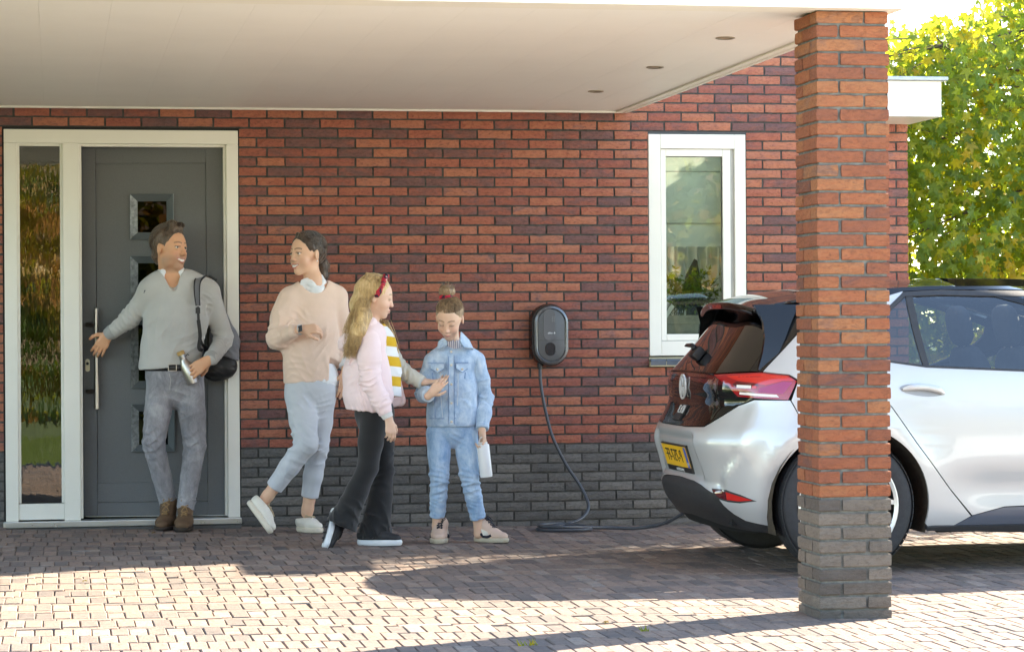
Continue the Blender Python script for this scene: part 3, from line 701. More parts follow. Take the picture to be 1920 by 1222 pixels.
def crown_points(q, inside, bb, n):
    out = []
    while len(out) < n:
        p = Vector([q.uniform(a, b) for a, b in bb])
        if inside(p): out.append(p)
    return out
def make_tree(name, base, inside, bb, n, label, group, limbs, seed, near=0, size=(.055, .085), light=None):
    q = random.Random(seed); T = empty(name, base, label, 'tree', group)
    tr = MB(); top = Vector((base[0], base[1], bb[2][1]*.8)); 
    tr.tube(spline([base, Vector(base)+Vector((.05, 0, top.z*.35)), Vector(base)+Vector((-.04, .03, top.z*.7)), top], 6), [.09-.07*i/18 for i in range(19)], 9)
    tr.build('trunk', BARK, T, smooth=True)
    ends = []
    lb = MB()
    for k in range(limbs):
        z = q.uniform(.25, .95)*top.z; a = Vector((base[0], base[1], z)); e = crown_points(q, inside, bb, 1)[0]
        m = a.lerp(e, .5)+Vector((0, 0, .15)); lb.tube(spline([a, m, e], 4), [.022*(1-i/9)+.003 for i in range(9)], 6)
        ends += [m.lerp(e, t) for t in (.2, .6, 1)]
        for j in range(5):
            f = e+rv(q)*q.uniform(.15, .45); s = m.lerp(e, q.random()); lb.tube([s, s.lerp(f, .5)+rv(q)*.03, f], .0045, 5, False)
    lb.build('branches', BARK, T, smooth=True)
    P = crown_points(q, inside, bb, n)
    P.sort(key=lambda p: (not onscreen(p, 0), (p-CAM).length))
    b = MB(); m0 = 0
    for i, p in enumerate(P):
        # leaves hang outwards and down; yellow ones come in clusters
        cl = mnoise.noise(p*1.9+Vector((seed, 0, 0)))
        r = min(.999, max(.002, (.30+.30*q.random()) if cl < .16 else (.60+.28*q.random()))) if q.random() < .86 else q.random()
        nr = Vector((q.gauss(0, .7), -1+q.gauss(0, .6), .35+q.gauss(0, .6))); up = Vector((q.gauss(0, .6), q.gauss(0, .3), -1))
        s = q.uniform(*size)
        if i < near:
            V, F = star(Vector((0, 0, 0)), nr, up, s*1.1, q); me = MB().add(V, F, r=r).mesh('leaf'); o = link('leaf', me, LEAF, T, p)
        else: b.add(*star(p, nr, up, s, q), r=r)
    o = b.build('foliage', LEAF, T); o['kind'] = 'stuff'
    return T
def htop(x): return 3.05+.42*(x-4.3)+.22*math.sin(x*3.1)+.12*math.sin(x*7.3+1)
def in_hedge(p):
    if p.z > htop(p.x)+.25*mnoise.noise(p*2.3): return False
    front = 1.0+.35*mnoise.noise(Vector((p.x*1.4, 0, p.z*1.4)))
    return p.y > front and mnoise.noise(p*1.7) > -.42
make_tree('maple_tree', (8.2, 2.6, 0), in_hedge, [(3.2, 8.0), (.6, 3.2), (.3, 5.2)], 36000, 'tall screen of lobed green and yellow autumn leaves beyond the house corner', None, 14, 3, near=296, size=(.048, .078))

GLOSSD = plain('window_dark', (.02, .025, .03), .1)
# trees and hedge across the street, behind the camera: they light and mirror in the glass
BACKL = leafmat('garden_leaf', [(0, (.02, .05, .012)), (.35, (.05, .10, .02)), (.55, (.12, .16, .03)), (.7, (.34, .22, .04)), (.85, (.42, .17, .05)), (1, (.10, .10, .03))], .4)
def round_crown(cx, cy, cz, rx, rz):
    return lambda p: ((p.x-cx)/rx)**2+((p.y-cy)/rx)**2+((p.z-cz)/rz)**2 < 1+.5*mnoise.noise(p*.7) and mnoise.noise(p*1.1) > -.28
def garden_tree(x, y, h, rx, label, seed):
    q = random.Random(seed); T = empty('garden_tree', (x, y, 0), label, 'tree', 'trees across the street')
    MB().tube([(x, y, -.05), (x+.1, y, h*.35), (x, y+.1, h*.75)], [.18, .14, .05], 8).build('trunk', BARK, T, smooth=True)
    b = MB(); f = round_crown(x, y, h*.6, rx, h*.42)
    for p in crown_points(q, f, [(x-rx*1.2, x+rx*1.2), (y-rx*1.2, y+rx*1.2), (h*.12, h*1.05)], 2600):
        V, F = leaf_quad(p, rv(q), rv(q), q.uniform(.16, .30), q.uniform(.12, .2)); b.add(V, F, r=q.random()+.001)
    o = b.build('foliage', BACKL, T); o['kind'] = 'stuff'
for x, y, h, rx, lab in [(-3.4, -25, 5.6, 2.3, 'round autumn tree across the street, nearer the front door side'), (9.5, -26, 5.8, 2.4, 'round autumn tree across the street, behind the car side of the viewer')]:
    garden_tree(x, y, h, rx, lab, int(100+x))
q = random.Random(77); b = MB()
for i in range(17000):
    p = Vector((q.uniform(-14, 14), q.uniform(-21.5, -20), q.uniform(0, 3.9)+.4*math.sin(i*.1))); V, F = leaf_quad(p, rv(q), rv(q), q.uniform(.20, .36), q.uniform(.16, .26)); b.add(V, F, r=min(.95, max(.01, .45+.7*mnoise.noise(p*.6)+q.uniform(-.1, .1))))
hg = b.build('hedge', BACKL); tag(hg, 'long clipped hedge across the street behind the viewer', 'hedge')

q = random.Random(79); b = MB()
for i in range(26000):
    x, y = (q.uniform(-6, -.25), q.uniform(-14.5, -7.36)) if i % 4 else (q.uniform(-7, -3.05), q.uniform(-7.2, 0)); h = q.uniform(.02, .055); a = q.uniform(0, 6.28); w = .004
    b.add([(x-w*math.cos(a), y-w*math.sin(a), -.018), (x+w*math.cos(a), y+w*math.sin(a), -.018), (x+q.gauss(0, .015), y+q.gauss(0, .015), h)], [(0, 1, 2)], r=q.random()*.3+.001)
tag(b.build('grass', leafmat('grass_blade', [(0, (.03, .07, .012)), (.5, (.06, .12, .02)), (1, (.10, .14, .03))], .3)), 'short green grass growing beside the drive', 'grass', None, 'stuff')
wh = empty('far_house', (0, -46, 0), 'long sand brick house across the street behind the viewer', 'house')
MB().box((-20, -54, -.05), (22, -46, 6.2)).build('wall', plain('sand_brick', (.30, .20, .14), .8, var=.03), wh)
MB().box((-20.5, -54.5, 6.2), (22.5, -45.5, 6.6)).build('roof', plain('roof_tiles_dark', (.08, .07, .07), .8), wh)
for i in range(8): MB().box((-17+5*i, -46.02, 1), (-15+5*i, -45.98, 2.6)).build('window', GLOSSD, wh)
q = random.Random(78); b = MB()
for i in range(5200):
    p = Vector((q.uniform(-8.2, -7.4), q.uniform(-9, 1.5), q.uniform(0, 2.6))); V, F = leaf_quad(p, rv(q), rv(q), q.uniform(.12, .22), q.uniform(.08, .14)); b.add(V, F, r=q.random()*.3+.001)
tag(b.build('sky_block_hedge', BACKL), 'tall dark hedge along the left side of the drive outside the picture', 'hedge')  # added hedge, out of view, dims the sky light from the left
# ================================================================== car body surface
def tab(xs, ys):
    xs = np.array(xs); ys = np.array(ys)
    # smooth (monotone cubic) table
    h = np.diff(xs); d = np.diff(ys)/h; m = np.zeros(len(xs)); m[0] = d[0]; m[-1] = d[-1]
    for i in range(1, len(xs)-1): m[i] = 0 if d[i-1]*d[i] <= 0 else 2/(1/d[i-1]+1/d[i])
    def f(x):
        x = np.clip(x, xs[0], xs[-1]); k = np.clip(np.searchsorted(xs, x)-1, 0, len(xs)-2); t = (x-xs[k])/h[k]
        return (2*t**3-3*t*t+1)*ys[k]+(t**3-2*t*t+t)*h[k]*m[k]+(-2*t**3+3*t*t)*ys[k+1]+(t**3-t*t)*h[k]*m[k+1]
    return f
XR = tab([.15, .20, .27, .35, .44, .55, .66, .72, .78, .86, .94, 1.0, 1.03, 1.13, 1.30, 1.40, 1.47], [-.47, -.53, -.59, -.645, -.668, -.695, -.722, -.705, -.665, -.63, -.615, -.605, -.585, -.50, -.37, -.30, -.16])
HW = tab([.15, .20, .30, .45, .60, .75, .88, .96, 1.03, 1.10, 1.2, 1.3, 1.4, 1.47], [.80, .845, .878, .895, .905, .905, .895, .882, .862, .828, .775, .72, .66, .60])
XF = tab([.15, .30, .5, .7, .85, .95, 1.02, 1.1, 1.2, 1.3, 1.4, 1.47], [3.46, 3.53, 3.57, 3.54, 3.42, 3.1, 2.75, 2.45, 2.15, 1.85, 1.5, 1.2])
XA = .55
def sstep(a, b, x):
    t = np.clip((x-a)/(b-a), 0, 1); return t*t*(3-2*t)
def car_xyz(s, z, off=0.):
    """s 0..1 rear corner arc, 1..2 flank, 2..3 front corner arc; near (left) side, y negative"""
    s = np.asarray(s, float); z = np.asarray(z, float)
    xr, w, xf = XR(z), HW(z), XF(z); xb = np.minimum(2.35, xf-.55)
    t = np.clip(s, 0, 1)*math.pi/2; e = .5
    x = XA-(XA-xr)*np.cos(t)**e; y = w*np.sin(t)**e
    fl = (s > 1) & (s <= 2); x = np.where(fl, XA+(s-1)*(xb-XA), x); y = np.where(s > 1, w, y)
    t2 = np.clip(s-2, 0, 1)*math.pi/2
    x = np.where(s > 2, xb+(xf-xb)*np.sin(t2)**.7, x); y = np.where(s > 2, w*np.cos(t2)**.7, y)
    # wheel-arch flare, recessed tail panel, hollow above the sill
    for cx in (0., 2.77):
        r = np.hypot(x-cx, z-.36); y = y+.016*np.exp(-((r-.43)/.05)**2)*(z < .85)
    y = y-.022*np.exp(-((z-.42)/.10)**2)*sstep(.45, .8, x)*(1-sstep(2.0, 2.35, x))
    edge = .735-.10*sstep(.62, .46, z)
    ins = sstep(edge+.040, edge-.035, y)*sstep(.40, .46, z)*sstep(.95, .86, z)*(x < 0)
    x = x+.024*ins
    # number plate hollow
    hol = sstep(.42+.25*(.72-z), .36+.25*(.72-z), y)*sstep(.45, .49, z)*sstep(.715, .68, z)*(x < 0)
    x = x+.022*hol
    if np.any(off):
        nx = np.where(s < 1, -np.cos(t), np.where(s > 2, np.sin(t2), 0)); ny = np.where(s < 1, np.sin(t), np.where(s > 2, np.cos(t2), 1))
        x = x+nx*off; y = y+ny*off
    return x, -y, z+0*x
CARX, CARY = 2.824, -2.5
car = empty('electric_car', (CARX, CARY, 0), 'white electric hatchback with black tailgate parked behind the brick pillar', 'car')
PAINT = NT('pearl_white_paint'); PAINT.set(Base_Color=(.56, .565, .56), Roughness=.36, Metallic=.30, Coat_Weight=1., Coat_Roughness=.03); PAINT.bump(PAINT.noise(900, 2), .02, .0005); PAINT = PAINT.m
GLOSSB = NT('gloss_black'); GLOSSB.set(Base_Color=(.008, .0075, .0075), Roughness=.05, Coat_Weight=.4, Coat_Roughness=.02, IOR=1.45); GLOSSB = GLOSSB.m
MATTB = plain('textured_black_trim', (.028, .028, .03), .55, var=.15, scale=30, bump=.2, bscale=400)
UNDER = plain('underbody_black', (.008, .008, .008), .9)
CGLASS = glassy('tinted_car_glass', (.55, .61, .59), 3.6, .0, 1.5)
RGLASS = glassy('dark_rear_glass', (.10, .11, .11), 1.8, .0, 1.6)
LRED = NT('red_lens'); LRED.set(Base_Color=(.34, .006, .012), Roughness=.08, Coat_Weight=1., Coat_Roughness=.02); LRED = LRED.m
LREDB = NT('bright_red_lens'); LREDB.set(Base_Color=(.62, .016, .012), Roughness=.12, Coat_Weight=1.); LREDB = LREDB.m
LDARK = NT('smoked_lens'); LDARK.set(Base_Color=(.10, .005, .01), Roughness=.06, Coat_Weight=1.); LDARK = LDARK.m
LWHITE = plain('light_guide', (.80, .74, .70), .25)
def u2s(u): u = np.asarray(u, float); return np.where(u < 1, np.abs(u)**2, u)
def car_P(u, z, off=0.): x, y, zz = car_xyz(u2s(u), z, off); return np.stack([x, y, zz], -1)
def u_of_x(x, z):
    x = np.asarray(x, float); z = np.asarray(z, float)
    c = np.clip((XA-x)/(XA-XR(z)), 0, 1); t = np.arccos(c**2); u = np.sqrt(t/(math.pi/2))
    xb = np.minimum(2.35, XF(z)-.55); return np.where(x > XA, 1+(x-XA)/(xb-XA), u)
def u_of_y(y, z):
    c = np.clip(abs(y)/HW(z), 0, 1); return np.sqrt(np.arcsin(c**2)/(math.pi/2))
def X(*pts):
    out = []
    for i, (x, z) in enumerate(pts):
        out.append((float(u_of_x(x, z)), z))
        if i+1 < len(pts):
            x2, z2 = pts[i+1]; n = int(abs(x2-x)/.03) if min(x, x2) < .62 and max(x, x2) > .1 else 0
            out += [(float(u_of_x(x+(x2-x)*k/(n+1), z+(z2-z)*k/(n+1))), z+(z2-z)*k/(n+1)) for k in range(1, n+1)]
    return out
def Y(*pts): return [(float(u_of_y(y, z)), z) for y, z in pts]
def arc(cx, cz, r, a0, a1, n=22):
    out = []
    for k in range(n+1):
        a = R(a0+(a1-a0)*k/n); x, z = cx+r*math.cos(a), cz+r*math.sin(a); out.append((float(u_of_x(x, z)), z))
    return out
def inpoly(x, y, P):
    c = False; n = len(P)
    for i in range(n):
        (x1, y1), (x2, y2) = P[i], P[(i+1) % n]
        if (y1 > y) != (y2 > y) and x < (x2-x1)*(y-y1)/(y2-y1)+x1: c = not c
    return c
def patch(name, poly, mat, parent=None, off=0., thick=.014, step=.03, mirror=False, flipname=None, inset=.0):
    """panel of the car skin: outline in (u, z), lifted off the body surface and given edges"""
    parent = parent or car
    B = []
    for i in range(len(poly)):
        a, b = poly[i], poly[(i+1) % len(poly)]; n = max(1, int(math.hypot(a[0]-b[0], a[1]-b[1])/step))
        B += [(a[0]+(b[0]-a[0])*k/n, a[1]+(b[1]-a[1])*k/n) for k in range(n)]
    us = [p[0] for p in B]; zs = [p[1] for p in B]; pts = [Vector(p) for p in B]; nb = len(B)
    arr = np.array(B)
    for gu in np.arange(min(us)+step/2, max(us), step):
        for gz_ in np.arange(min(zs)+step/2, max(zs), step):
            if inpoly(gu, gz_, B) and ((arr-[gu, gz_])**2).sum(1).min() > (step*.45)**2: pts.append(Vector((gu, gz_)))
    v, e, f, ov, *_ = delaunay_2d_cdt(pts, [(i, (i+1) % nb) for i in range(nb)], [], 1, 1e-7)
    f = [t for t in f if inpoly(sum(v[i].x for i in t)/3, sum(v[i].y for i in t)/3, B)]
    UZ = np.array([(p.x, p.y) for p in v]); P = car_P(UZ[:, 0], UZ[:, 1], off)
    h = 2e-3; du = car_P(UZ[:, 0]+h, UZ[:, 1], off)-car_P(np.maximum(UZ[:, 0]-h, 0), UZ[:, 1], off); dz = car_P(UZ[:, 0], UZ[:, 1]+h, off)-car_P(UZ[:, 0], UZ[:, 1]-h, off)
    N = np.cross(dz, du); N /= np.linalg.norm(N, axis=1)[:, None]+1e-12
    c = P-np.array([1.2, 0, .6]); sgn = np.sign((N*c).sum()); N *= sgn
    # outline edges used by one face only
    cnt = {}
    F = []
    for t in f:
        a, b, c_ = t; fn = np.cross(P[b]-P[a], P[c_]-P[a]); t = (a, b, c_) if fn @ N[a] > 0 else (a, c_, b); F.append(t)
        for i in range(3): cnt[(t[i], t[(i+1) % 3])] = 1
    rim = [(a, b) for (a, b) in cnt if (b, a) not in cnt]
    n = len(P); V = list(P); NN = list(N); FF = list(F); base = n
    ring = {}
    for a, b in rim:
        q = []
        for (k, inn) in ((a, 0), (b, 0), (b, 1), (a, 1)):
            V.append(P[k]-N[k]*thick*inn); q.append(len(V)-1)
        fn = np.cross(np.array(V[q[3]])-np.array(V[q[0]]), np.array(V[q[1]])-np.array(V[q[0]])); fn /= np.linalg.norm(fn)+1e-12; NN += [fn]*4; FF.append((q[0], q[3], q[2], q[1]))
    V = np.array(V); NN = np.array(NN); out = []
    for sd in ((1, -1) if mirror else (1,)):
        VV = V*[1, sd, 1]; NM = NN*[1, sd, 1]; F2 = FF if sd == 1 else [t[::-1] for t in FF]
        me = mesh(name, VV+np.array([CARX, CARY, 0]), F2, True); me.normals_split_custom_set_from_vertices([tuple(q) for q in NM]); o = link(name, me, mat, parent)
        out.append(o)
    return out if mirror else out[0]
def rail_z(x): return float(RZ(x))
RZ = tab([-.40, -.30, -.18, 0., .3, .6, 1.0, 1.4, 1.6], [1.33, 1.355, 1.392, 1.425, 1.452, 1.465, 1.468, 1.455, 1.43])
AC = (.03, .348); AR = .405; FC = (2.78, .348)
def tr_(P): return P
# ---- body panels
arch_r = arc(AC[0], AC[1], AR, 196, -14)           # from rear foot over the top to the front foot
rear_low = []
bumper = Y((.0, .735), (.26, .735), (.50, .742), (.60, .80), (.675, .855))+[(.700, .885)]+X((-.275, .884), (-.235, .80), (-.17, .735))
ar = [p for p in arch_r]
left_arch = [p for p in arc(AC[0], AC[1], AR, 118, 196, 14)]
bumper += left_arch+X((-.352, .243))+[(.64, .268), (.60, .300), (.565, .345), (.53, .40)]+Y((.42, .440), (.30, .455), (0, .462))
patch('rear_bumper', bumper, PAINT, mirror=True, step=.022)
diff = Y((0, .458), (.30, .451), (.42, .436))+[(.527, .396), (.562, .341), (.597, .296), (.637, .264)]+X((-.352, .239), (-.34, .205))+Y((.62, .215), (.3, .245), (0, .255))
patch('lower_bumper', diff, MATTB, mirror=True, off=-.004)
quarter = [(.823, .884)]+X((-.230, .80), (-.165, .735))+arc(AC[0], AC[1], AR, 116, -14, 24)+X((.435, .238), (.58, .238), (.668, .285), (.545, .43), (.364, .665), (.238, .848), (.085, 1.095))
quarter += X((.30, 1.345), (.395, 1.436), (.28, rail_z(.28)-.004), (.14, rail_z(.14)-.004))+[(.786, 1.228), (.749, 1.12), (.722, 1.030), (.812, 1.016), (.838, .988)]
patch('quarter_panel', quarter, PAINT, mirror=True, step=.022)
door = X((.244, .848), (.371, .665), (.552, .43), (.676, .289), (.85, .331), (1.04, .336), (1.06, .6), (1.055, 1.012), (.95, 1.020), (.44, 1.045), (.25, 1.074), (.095, 1.092))
patch('rear_door', door, PAINT, mirror=True, step=.022)
fdoor = X((1.066, .336), (1.9, .33), (2.30, .36), (2.33, .6), (2.33, .95), (1.7, 1.0), (1.062, 1.012))
patch('front_door_panel', fdoor, PAINT, mirror=True)
fend = arc(FC[0], FC[1], AR, 196, 90, 10)
fu = lambda x, z: (float(u_of_x(x, z)), z)
wing = [fu(2.338, .95), fu(2.338, .36)]+[fu(min(x_, 2.37), .3) for x_ in (2.36,)]+[(2.0, .30)]
patch('front_wing', [(1.995, .94), (1.995, .33), (2.02, .33), (2.10, .70), (2.30, .80), (2.5, .70), (2.6, .33), (2.66, .25), (3.0, .25), (3.0, .84), (2.6, .86), (2.2, .92)], PAINT, mirror=True)
patch('bonnet', [(2.0, .96), (2.2, .925), (2.6, .865), (3.0, .845), (3.0, .985), (2.0, 1.0)], PAINT, mirror=True)
sill = X((.585, .238), (.680, .286), (.85, .326), (1.04, .331), (2.2, .326), (2.25, .24))
patch('sill_panel', sill, plain('sill_black_sky_tint', (.09, .10, .125), .18, var=.05), mirror=True, off=-.003)  # gloss black sill; the blue-grey colour paints in its sky reflection
patch('sill_trim', X((.43, .2335), (.43, .214), (.9, .195), (2.25, .195), (2.25, .2335)), MATTB, mirror=True, off=.014, thick=.03)
# ---- black tailgate
tg = Y((0, .740), (.26, .740), (.495, .747), (.598, .806), (.672, .860))+[(.697, .893), (.617, .901), (.571, .958), (.437, 1.014)]+Y((0, 1.022))
patch('tailgate_panel', tg, GLOSSB, mirror=True, off=.004)
rw = Y((0, 1.026), (.30, 1.024), (.47, 1.019))+[(.66, 1.032)]+[(.668, 1.125), (.655, 1.235), (.62, 1.335), (.60, 1.385)]+Y((0, 1.385))
patch('rear_window', rw, RGLASS, mirror=True, thick=.004)
patch('rear_window_backing', [(a, b) for a, b in rw], UNDER, mirror=True, off=-.03, thick=.004)  # black sheet close behind the rear glass
patch('window_lip', Y((0, 1.024), (.30, 1.0222), (.46, 1.0165), (.46, 1.0215), (.3, 1.0268), (0, 1.0295)), GLOSSB, mirror=True, off=.012, thick=.02)
dp = [(.663, 1.032), (.718, 1.032), (.745, 1.12), (.782, 1.228)]+X((.130, rail_z(.13)-.004), (-.05, rail_z(-.05)-.004))+[(.70, 1.34), (.672, 1.235), (.671, 1.125)]
patch('black_pillar_panel', dp, GLOSSB, mirror=True, off=.002)
# ---- lamps
lamp = [(.440, 1.012), (.573, .958), (.619, .903), (.815, .888), (.834, .982), (.811, 1.011), (.720, 1.026)]
for L in patch('tail_light', lamp, LRED, mirror=True, off=.006, thick=.03, step=.018):
    sgn = 1 if L is not None else 1
def onlamp(name, poly, m, off): return patch(name, poly, m, mirror=True, off=off, thick=.002, step=.02)
onlamp('lamp_upper_strip', [(.62, .985), (.70, .975), (.745, .962), (.80, .985), (.828, .985), (.808, 1.006), (.72, 1.020), (.55, 1.006)], LREDB, .0072)
onlamp('lamp_dark_field', [(.595, .965), (.625, .945), (.70, .945), (.72, .965), (.70, .971), (.62, .980)], LDARK, .0074)
onlamp('lamp_dark_base', [(.625, .910), (.700, .906), (.705, .925), (.64, .935)], LDARK, .0074)
onlamp('reversing_lens', [(.622, .948), (.690, .945), (.690, .960), (.622, .963)], LWHITE, .0085)
onlamp('lamp_ember', [(.694, .944), (.712, .946), (.712, .958), (.694, .960)], LREDB, .0085)
onlamp('indicator_strip', [(.632, .914), (.79, .900), (.782, .914), (.636, .926)], LWHITE, .0085)
onlamp('lamp_violet_reflection', [(.720, .926), (.80, .918), (.823, .975), (.80, .98), (.745, .955), (.722, .945)], plain('red_lens_violet_reflect', (.36, .04, .14), .1), .0072)  # violet patch paints a reflection onto the red lamp
patch('inner_light_bar', Y((.03, .985), (.47, .962))+[(.565, .962), (.437, 1.008)]+Y((.03, 1.013)), LDARK, mirror=True, off=.0055, thick=.003)
ref = [(.503, .421), (.56, .423), (.60, .419), (.66, .398), (.715, .378), (.66, .369), (.60, .372), (.545, .385)]
patch('reflector_bezel', [(.490, .428), (.60, .427), (.67, .404), (.727, .374), (.66, .360), (.60, .363), (.535, .378)], MATTB, mirror=True, off=.001, thick=.008)
patch('rear_reflector', [(.598, .4145), (.66, .397), (.714, .3775), (.66, .3705), (.598, .374)], LREDB, mirror=True, off=.004, thick=.003)
patch('reflector_dark_end', [(.505, .420), (.56, .422), (.594, .4145), (.594, .374), (.545, .386)], LDARK, mirror=True, off=.004, thick=.003)
# ---- glass and frames
gz_ = [(.035, 1.110), (.25, 1.083), (.44, 1.056), (.95, 1.031), (1.055, 1.026), (1.035, 1.408), (.60, 1.418), (.40, 1.412), (.30, 1.335)]
frame_out = [(.0, 1.094), (.25, 1.074), (.44, 1.046), (.95, 1.021), (1.07, 1.015), (1.05, 1.434), (.60, 1.444), (.395, 1.434), (.28, 1.345)]
def ringpatch(name, outer, inner, m, off):
    n = len(outer)
    for i in range(n):
        j = (i+1) % n
        pass
    return None
fr_parts = []
for a, b in zip(range(9), [1, 2, 3, 4, 5, 6, 7, 8, 0]):
    O = X(frame_out[a], frame_out[b]); I = X(gz_[b], gz_[a]); fr_parts.append(O+I)
for i, pl in enumerate(fr_parts): patch('window_surround', pl, MATTB, mirror=True, off=.003, thick=.012, step=.05)
patch('rear_door_glass', X((.445, 1.056), (.95, 1.031), (1.03, 1.027), (1.01, 1.408), (.60, 1.418), (.435, 1.413)), CGLASS, mirror=True, off=-.006, thick=.0005, step=.05)
patch('quarter_glass', X((.040, 1.110), (.25, 1.083), (.435, 1.0565), (.405, 1.412), (.30, 1.335)), CGLASS, mirror=True, off=-.006, thick=.0005, step=.05)
patch('glass_divider', X((.427, 1.052), (.458, 1.051), (.440, 1.418), (.403, 1.418)), MATTB, mirror=True, off=.001, thick=.02, step=.05)
patch('door_pillar', X((1.04, 1.02), (1.10, 1.02), (1.06, 1.438), (1.015, 1.438)), GLOSSB, mirror=True, off=.002, thick=.03, step=.05)
patch('front_door_glass', X((1.105, 1.018), (2.25, 1.0), (2.0, 1.12), (1.55, 1.36), (1.40, 1.42), (1.06, 1.436)), CGLASS, mirror=True, off=-.006, thick=.0005, step=.06)
patch('windscreen', [(2.05, 1.03), (3., 1.03), (3., 1.43), (2.05, 1.43)], CGLASS, mirror=True, thick=.0005, step=.06)
patch('windscreen_pillar', [(1.93, 1.0), (2.05, 1.0), (2.05, 1.45), (1.93, 1.43)], GLOSSB, mirror=True, off=.0, thick=.03, step=.06)
patch('roof_rail', X((1.2, 1.440), (.6, 1.447), (.395, 1.438), (.29, 1.41), (.14, rail_z(.14)-.003), (.3, rail_z(.3)-.002), (.6, rail_z(.6)-.002), (1.2, rail_z(1.2)-.002)), GLOSSB, mirror=True, off=.001, thick=.02, step=.05)
# ---- dark inner shell behind the gaps (leaves out the wheel houses)
shell = [(0, .20)]+X((-.42, .20), (-.375, .25))+arc(AC[0], AC[1], AR+.006, 192, -14, 20)+X((.5, .20), (2.2, .2))+[(1.99, .2), (2.03, .35), (2.12, .72), (2.3, .82), (2.5, .72), (2.6, .35), (2.66, .22), (3, .22), (3, 1.0), (1.9, 1.0)]+X((1.0, 1.005), (.44, 1.02), (.1, 1.06))+[(.72, 1.02), (.6, 1.0), (0, 1.0)]
patch('inner_shell', shell, UNDER, mirror=True, off=-.02, thick=.002, step=.05)
# ---- roof and spoiler
def side_y(x, z):
    u = float(u_of_x(x, z)); return -float(car_P(u, z)[1])
RCZ = tab([-.44, -.40, -.27, 0., .5, .8, 1.2, 1.5, 1.7], [1.388, 1.398, 1.428, 1.463, 1.502, 1.515, 1.512, 1.492, 1.462])
def roof_P(x, t, drop=0.):
    xe = max(x, -.18); ye = side_y(xe, rail_z(xe)-.002); 
    if x < -.18: ye = ye-.02*((-.18-x)/.2)
    ze = rail_z(xe) if x >= -.18 else rail_z(-.18)-(-.18-x)*.16
    zc = float(RCZ(x)); k = 1-abs(t)**2.4
    return (CARX+x+(.06*(t*t) if x < -.3 else 0)*min(1, (-.3-x)/.1 if x < -.3 else 0), CARY+ye*t, ze+(zc-ze)*k-drop)
def sheet(name, xs, ts, P, m, thick=0., parent=None):
    V = [P(x, t) for x in xs for t in ts]; nt = len(ts); F = [(i*nt+j, (i+1)*nt+j, (i+1)*nt+j+1, i*nt+j+1) for i in range(len(xs)-1) for j in range(nt-1)]
    me = mesh(name, V, F, True); o = link(name, me, m, parent or car)
    if thick: 
        md = o.modifiers.new('solid', 'SOLIDIFY'); md.thickness = thick; md.offset = -1
    return o
ts = [math.sin(R(a)) for a in np.linspace(-90, 90, 29)]
sheet('roof', list(np.linspace(-.10, 1.62, 40)), ts, roof_P, GLOSSB, .012)
sheet('roof_spoiler', [-.44, -.43, -.41]+list(np.linspace(-.38, -.108, 10)), ts, roof_P, GLOSSB, .026)
b = MB()      # spoiler lip with the high brake light
lip = [roof_P(-.438, t) for t in ts]
V = []
for (x, y, z) in lip: V += [(x-.004, y, z-.004), (x-.012, y, z-.016), (x-.006, y, z-.034), (x+.02, y, z-.036)]
b.add(V, [(i*4+j, i*4+j+1, (i+1)*4+j+1, (i+1)*4+j) for i in range(len(lip)-1) for j in range(3)]).build('spoiler_lip', GLOSSB, car, smooth=True)
b = MB(); tt = [-.25+.5*k/8 for k in range(9)]; V = []
for t in tt:
    x, y, z = roof_P(-.438, t); V += [(x-.0135, y, z-.011), (x-.0105, y, z-.031), (x+.01, y, z-.031)]
b.add(V, [(i*3+j, i*3+j+1, (i+1)*3+j+1, (i+1)*3+j) for i in range(8) for j in range(2)]).build('high_brake_light', LRED, car)
for sg in (-1, 1):   # side fins from the spoiler down the window edge
    b = MB(); rows = [(1.035, -.415, -.365, .715), (1.12, -.385, -.30, .700), (1.20, -.365, -.255, .675), (1.28, -.365, -.215, .645), (1.34, -.385, -.18, .618), (1.372, -.405, -.15, .600)]
    V = []
    for (z, xa, xb, y) in rows:
        yy = sg*(y-.012); yo = sg*(y+.004); ex = (1.372-z)*.0
        V += [(CARX+xa, CARY+yy, z), (CARX+xa+.004, CARY+yo+sg*.003, z), (CARX+xb, CARY+sg*(y+.016), z), (CARX+xb, CARY+sg*(y-.02), z)]
    n = len(rows); F = [(i*4+j, i*4+(j+1) % 4, (i+1)*4+(j+1) % 4, (i+1)*4+j) for i in range(n-1) for j in range(4)]+[(0, 1, 2, 3), tuple((n-1)*4+j for j in (3, 2, 1, 0))]
    b.add(V, F).build('spoiler_fin', GLOSSB, car, angle=40)
# ---- badges, plate, wiper, handle
def rearM(y, z, rot=0, off=.006, tilt=0.):
    """frame on the tail: local x runs from the far side to the near side as read from behind"""
    u = float(u_of_y(y, z)); h = 1e-2; P = car_P(u, z)*np.array([1, 1, 1]); P[1] = y
    dz = car_P(u, z+h)-car_P(u, z-h); up = Vector((dz[0], 0, dz[2])).normalized(); ax = Vector((0, -1, 0)); nr = ax.cross(up)
    if nr.x > 0: nr = -nr
    ax2 = up.cross(nr); M = Matrix((ax2, up, nr)).transposed().to_4x4(); M.translation = Vector((CARX+P[0], CARY+y, z))+nr*off; return M
WPL = plain('chrome_white_badge', (.78, .78, .76), .25, .2)
M = rearM(0, .94, off=.008)
b = MB()
def ring(b, r0, r1, z0, z1, n=40):
    V = [];
    for k in range(n):
        a = 2*math.pi*k/n
        for (r, z) in ((r0, z0), (r0, z1), (r1, z1), (r1, z0)): V.append(M @ Vector((r*math.cos(a), r*math.sin(a), z)))
    b.add(V, [(k*4+j, k*4+(j+1) % 4, ((k+1) % n)*4+(j+1) % 4, ((k+1) % n)*4+j) for k in range(n) for j in range(4)])
ring(b, .058, .068, 0, .007)
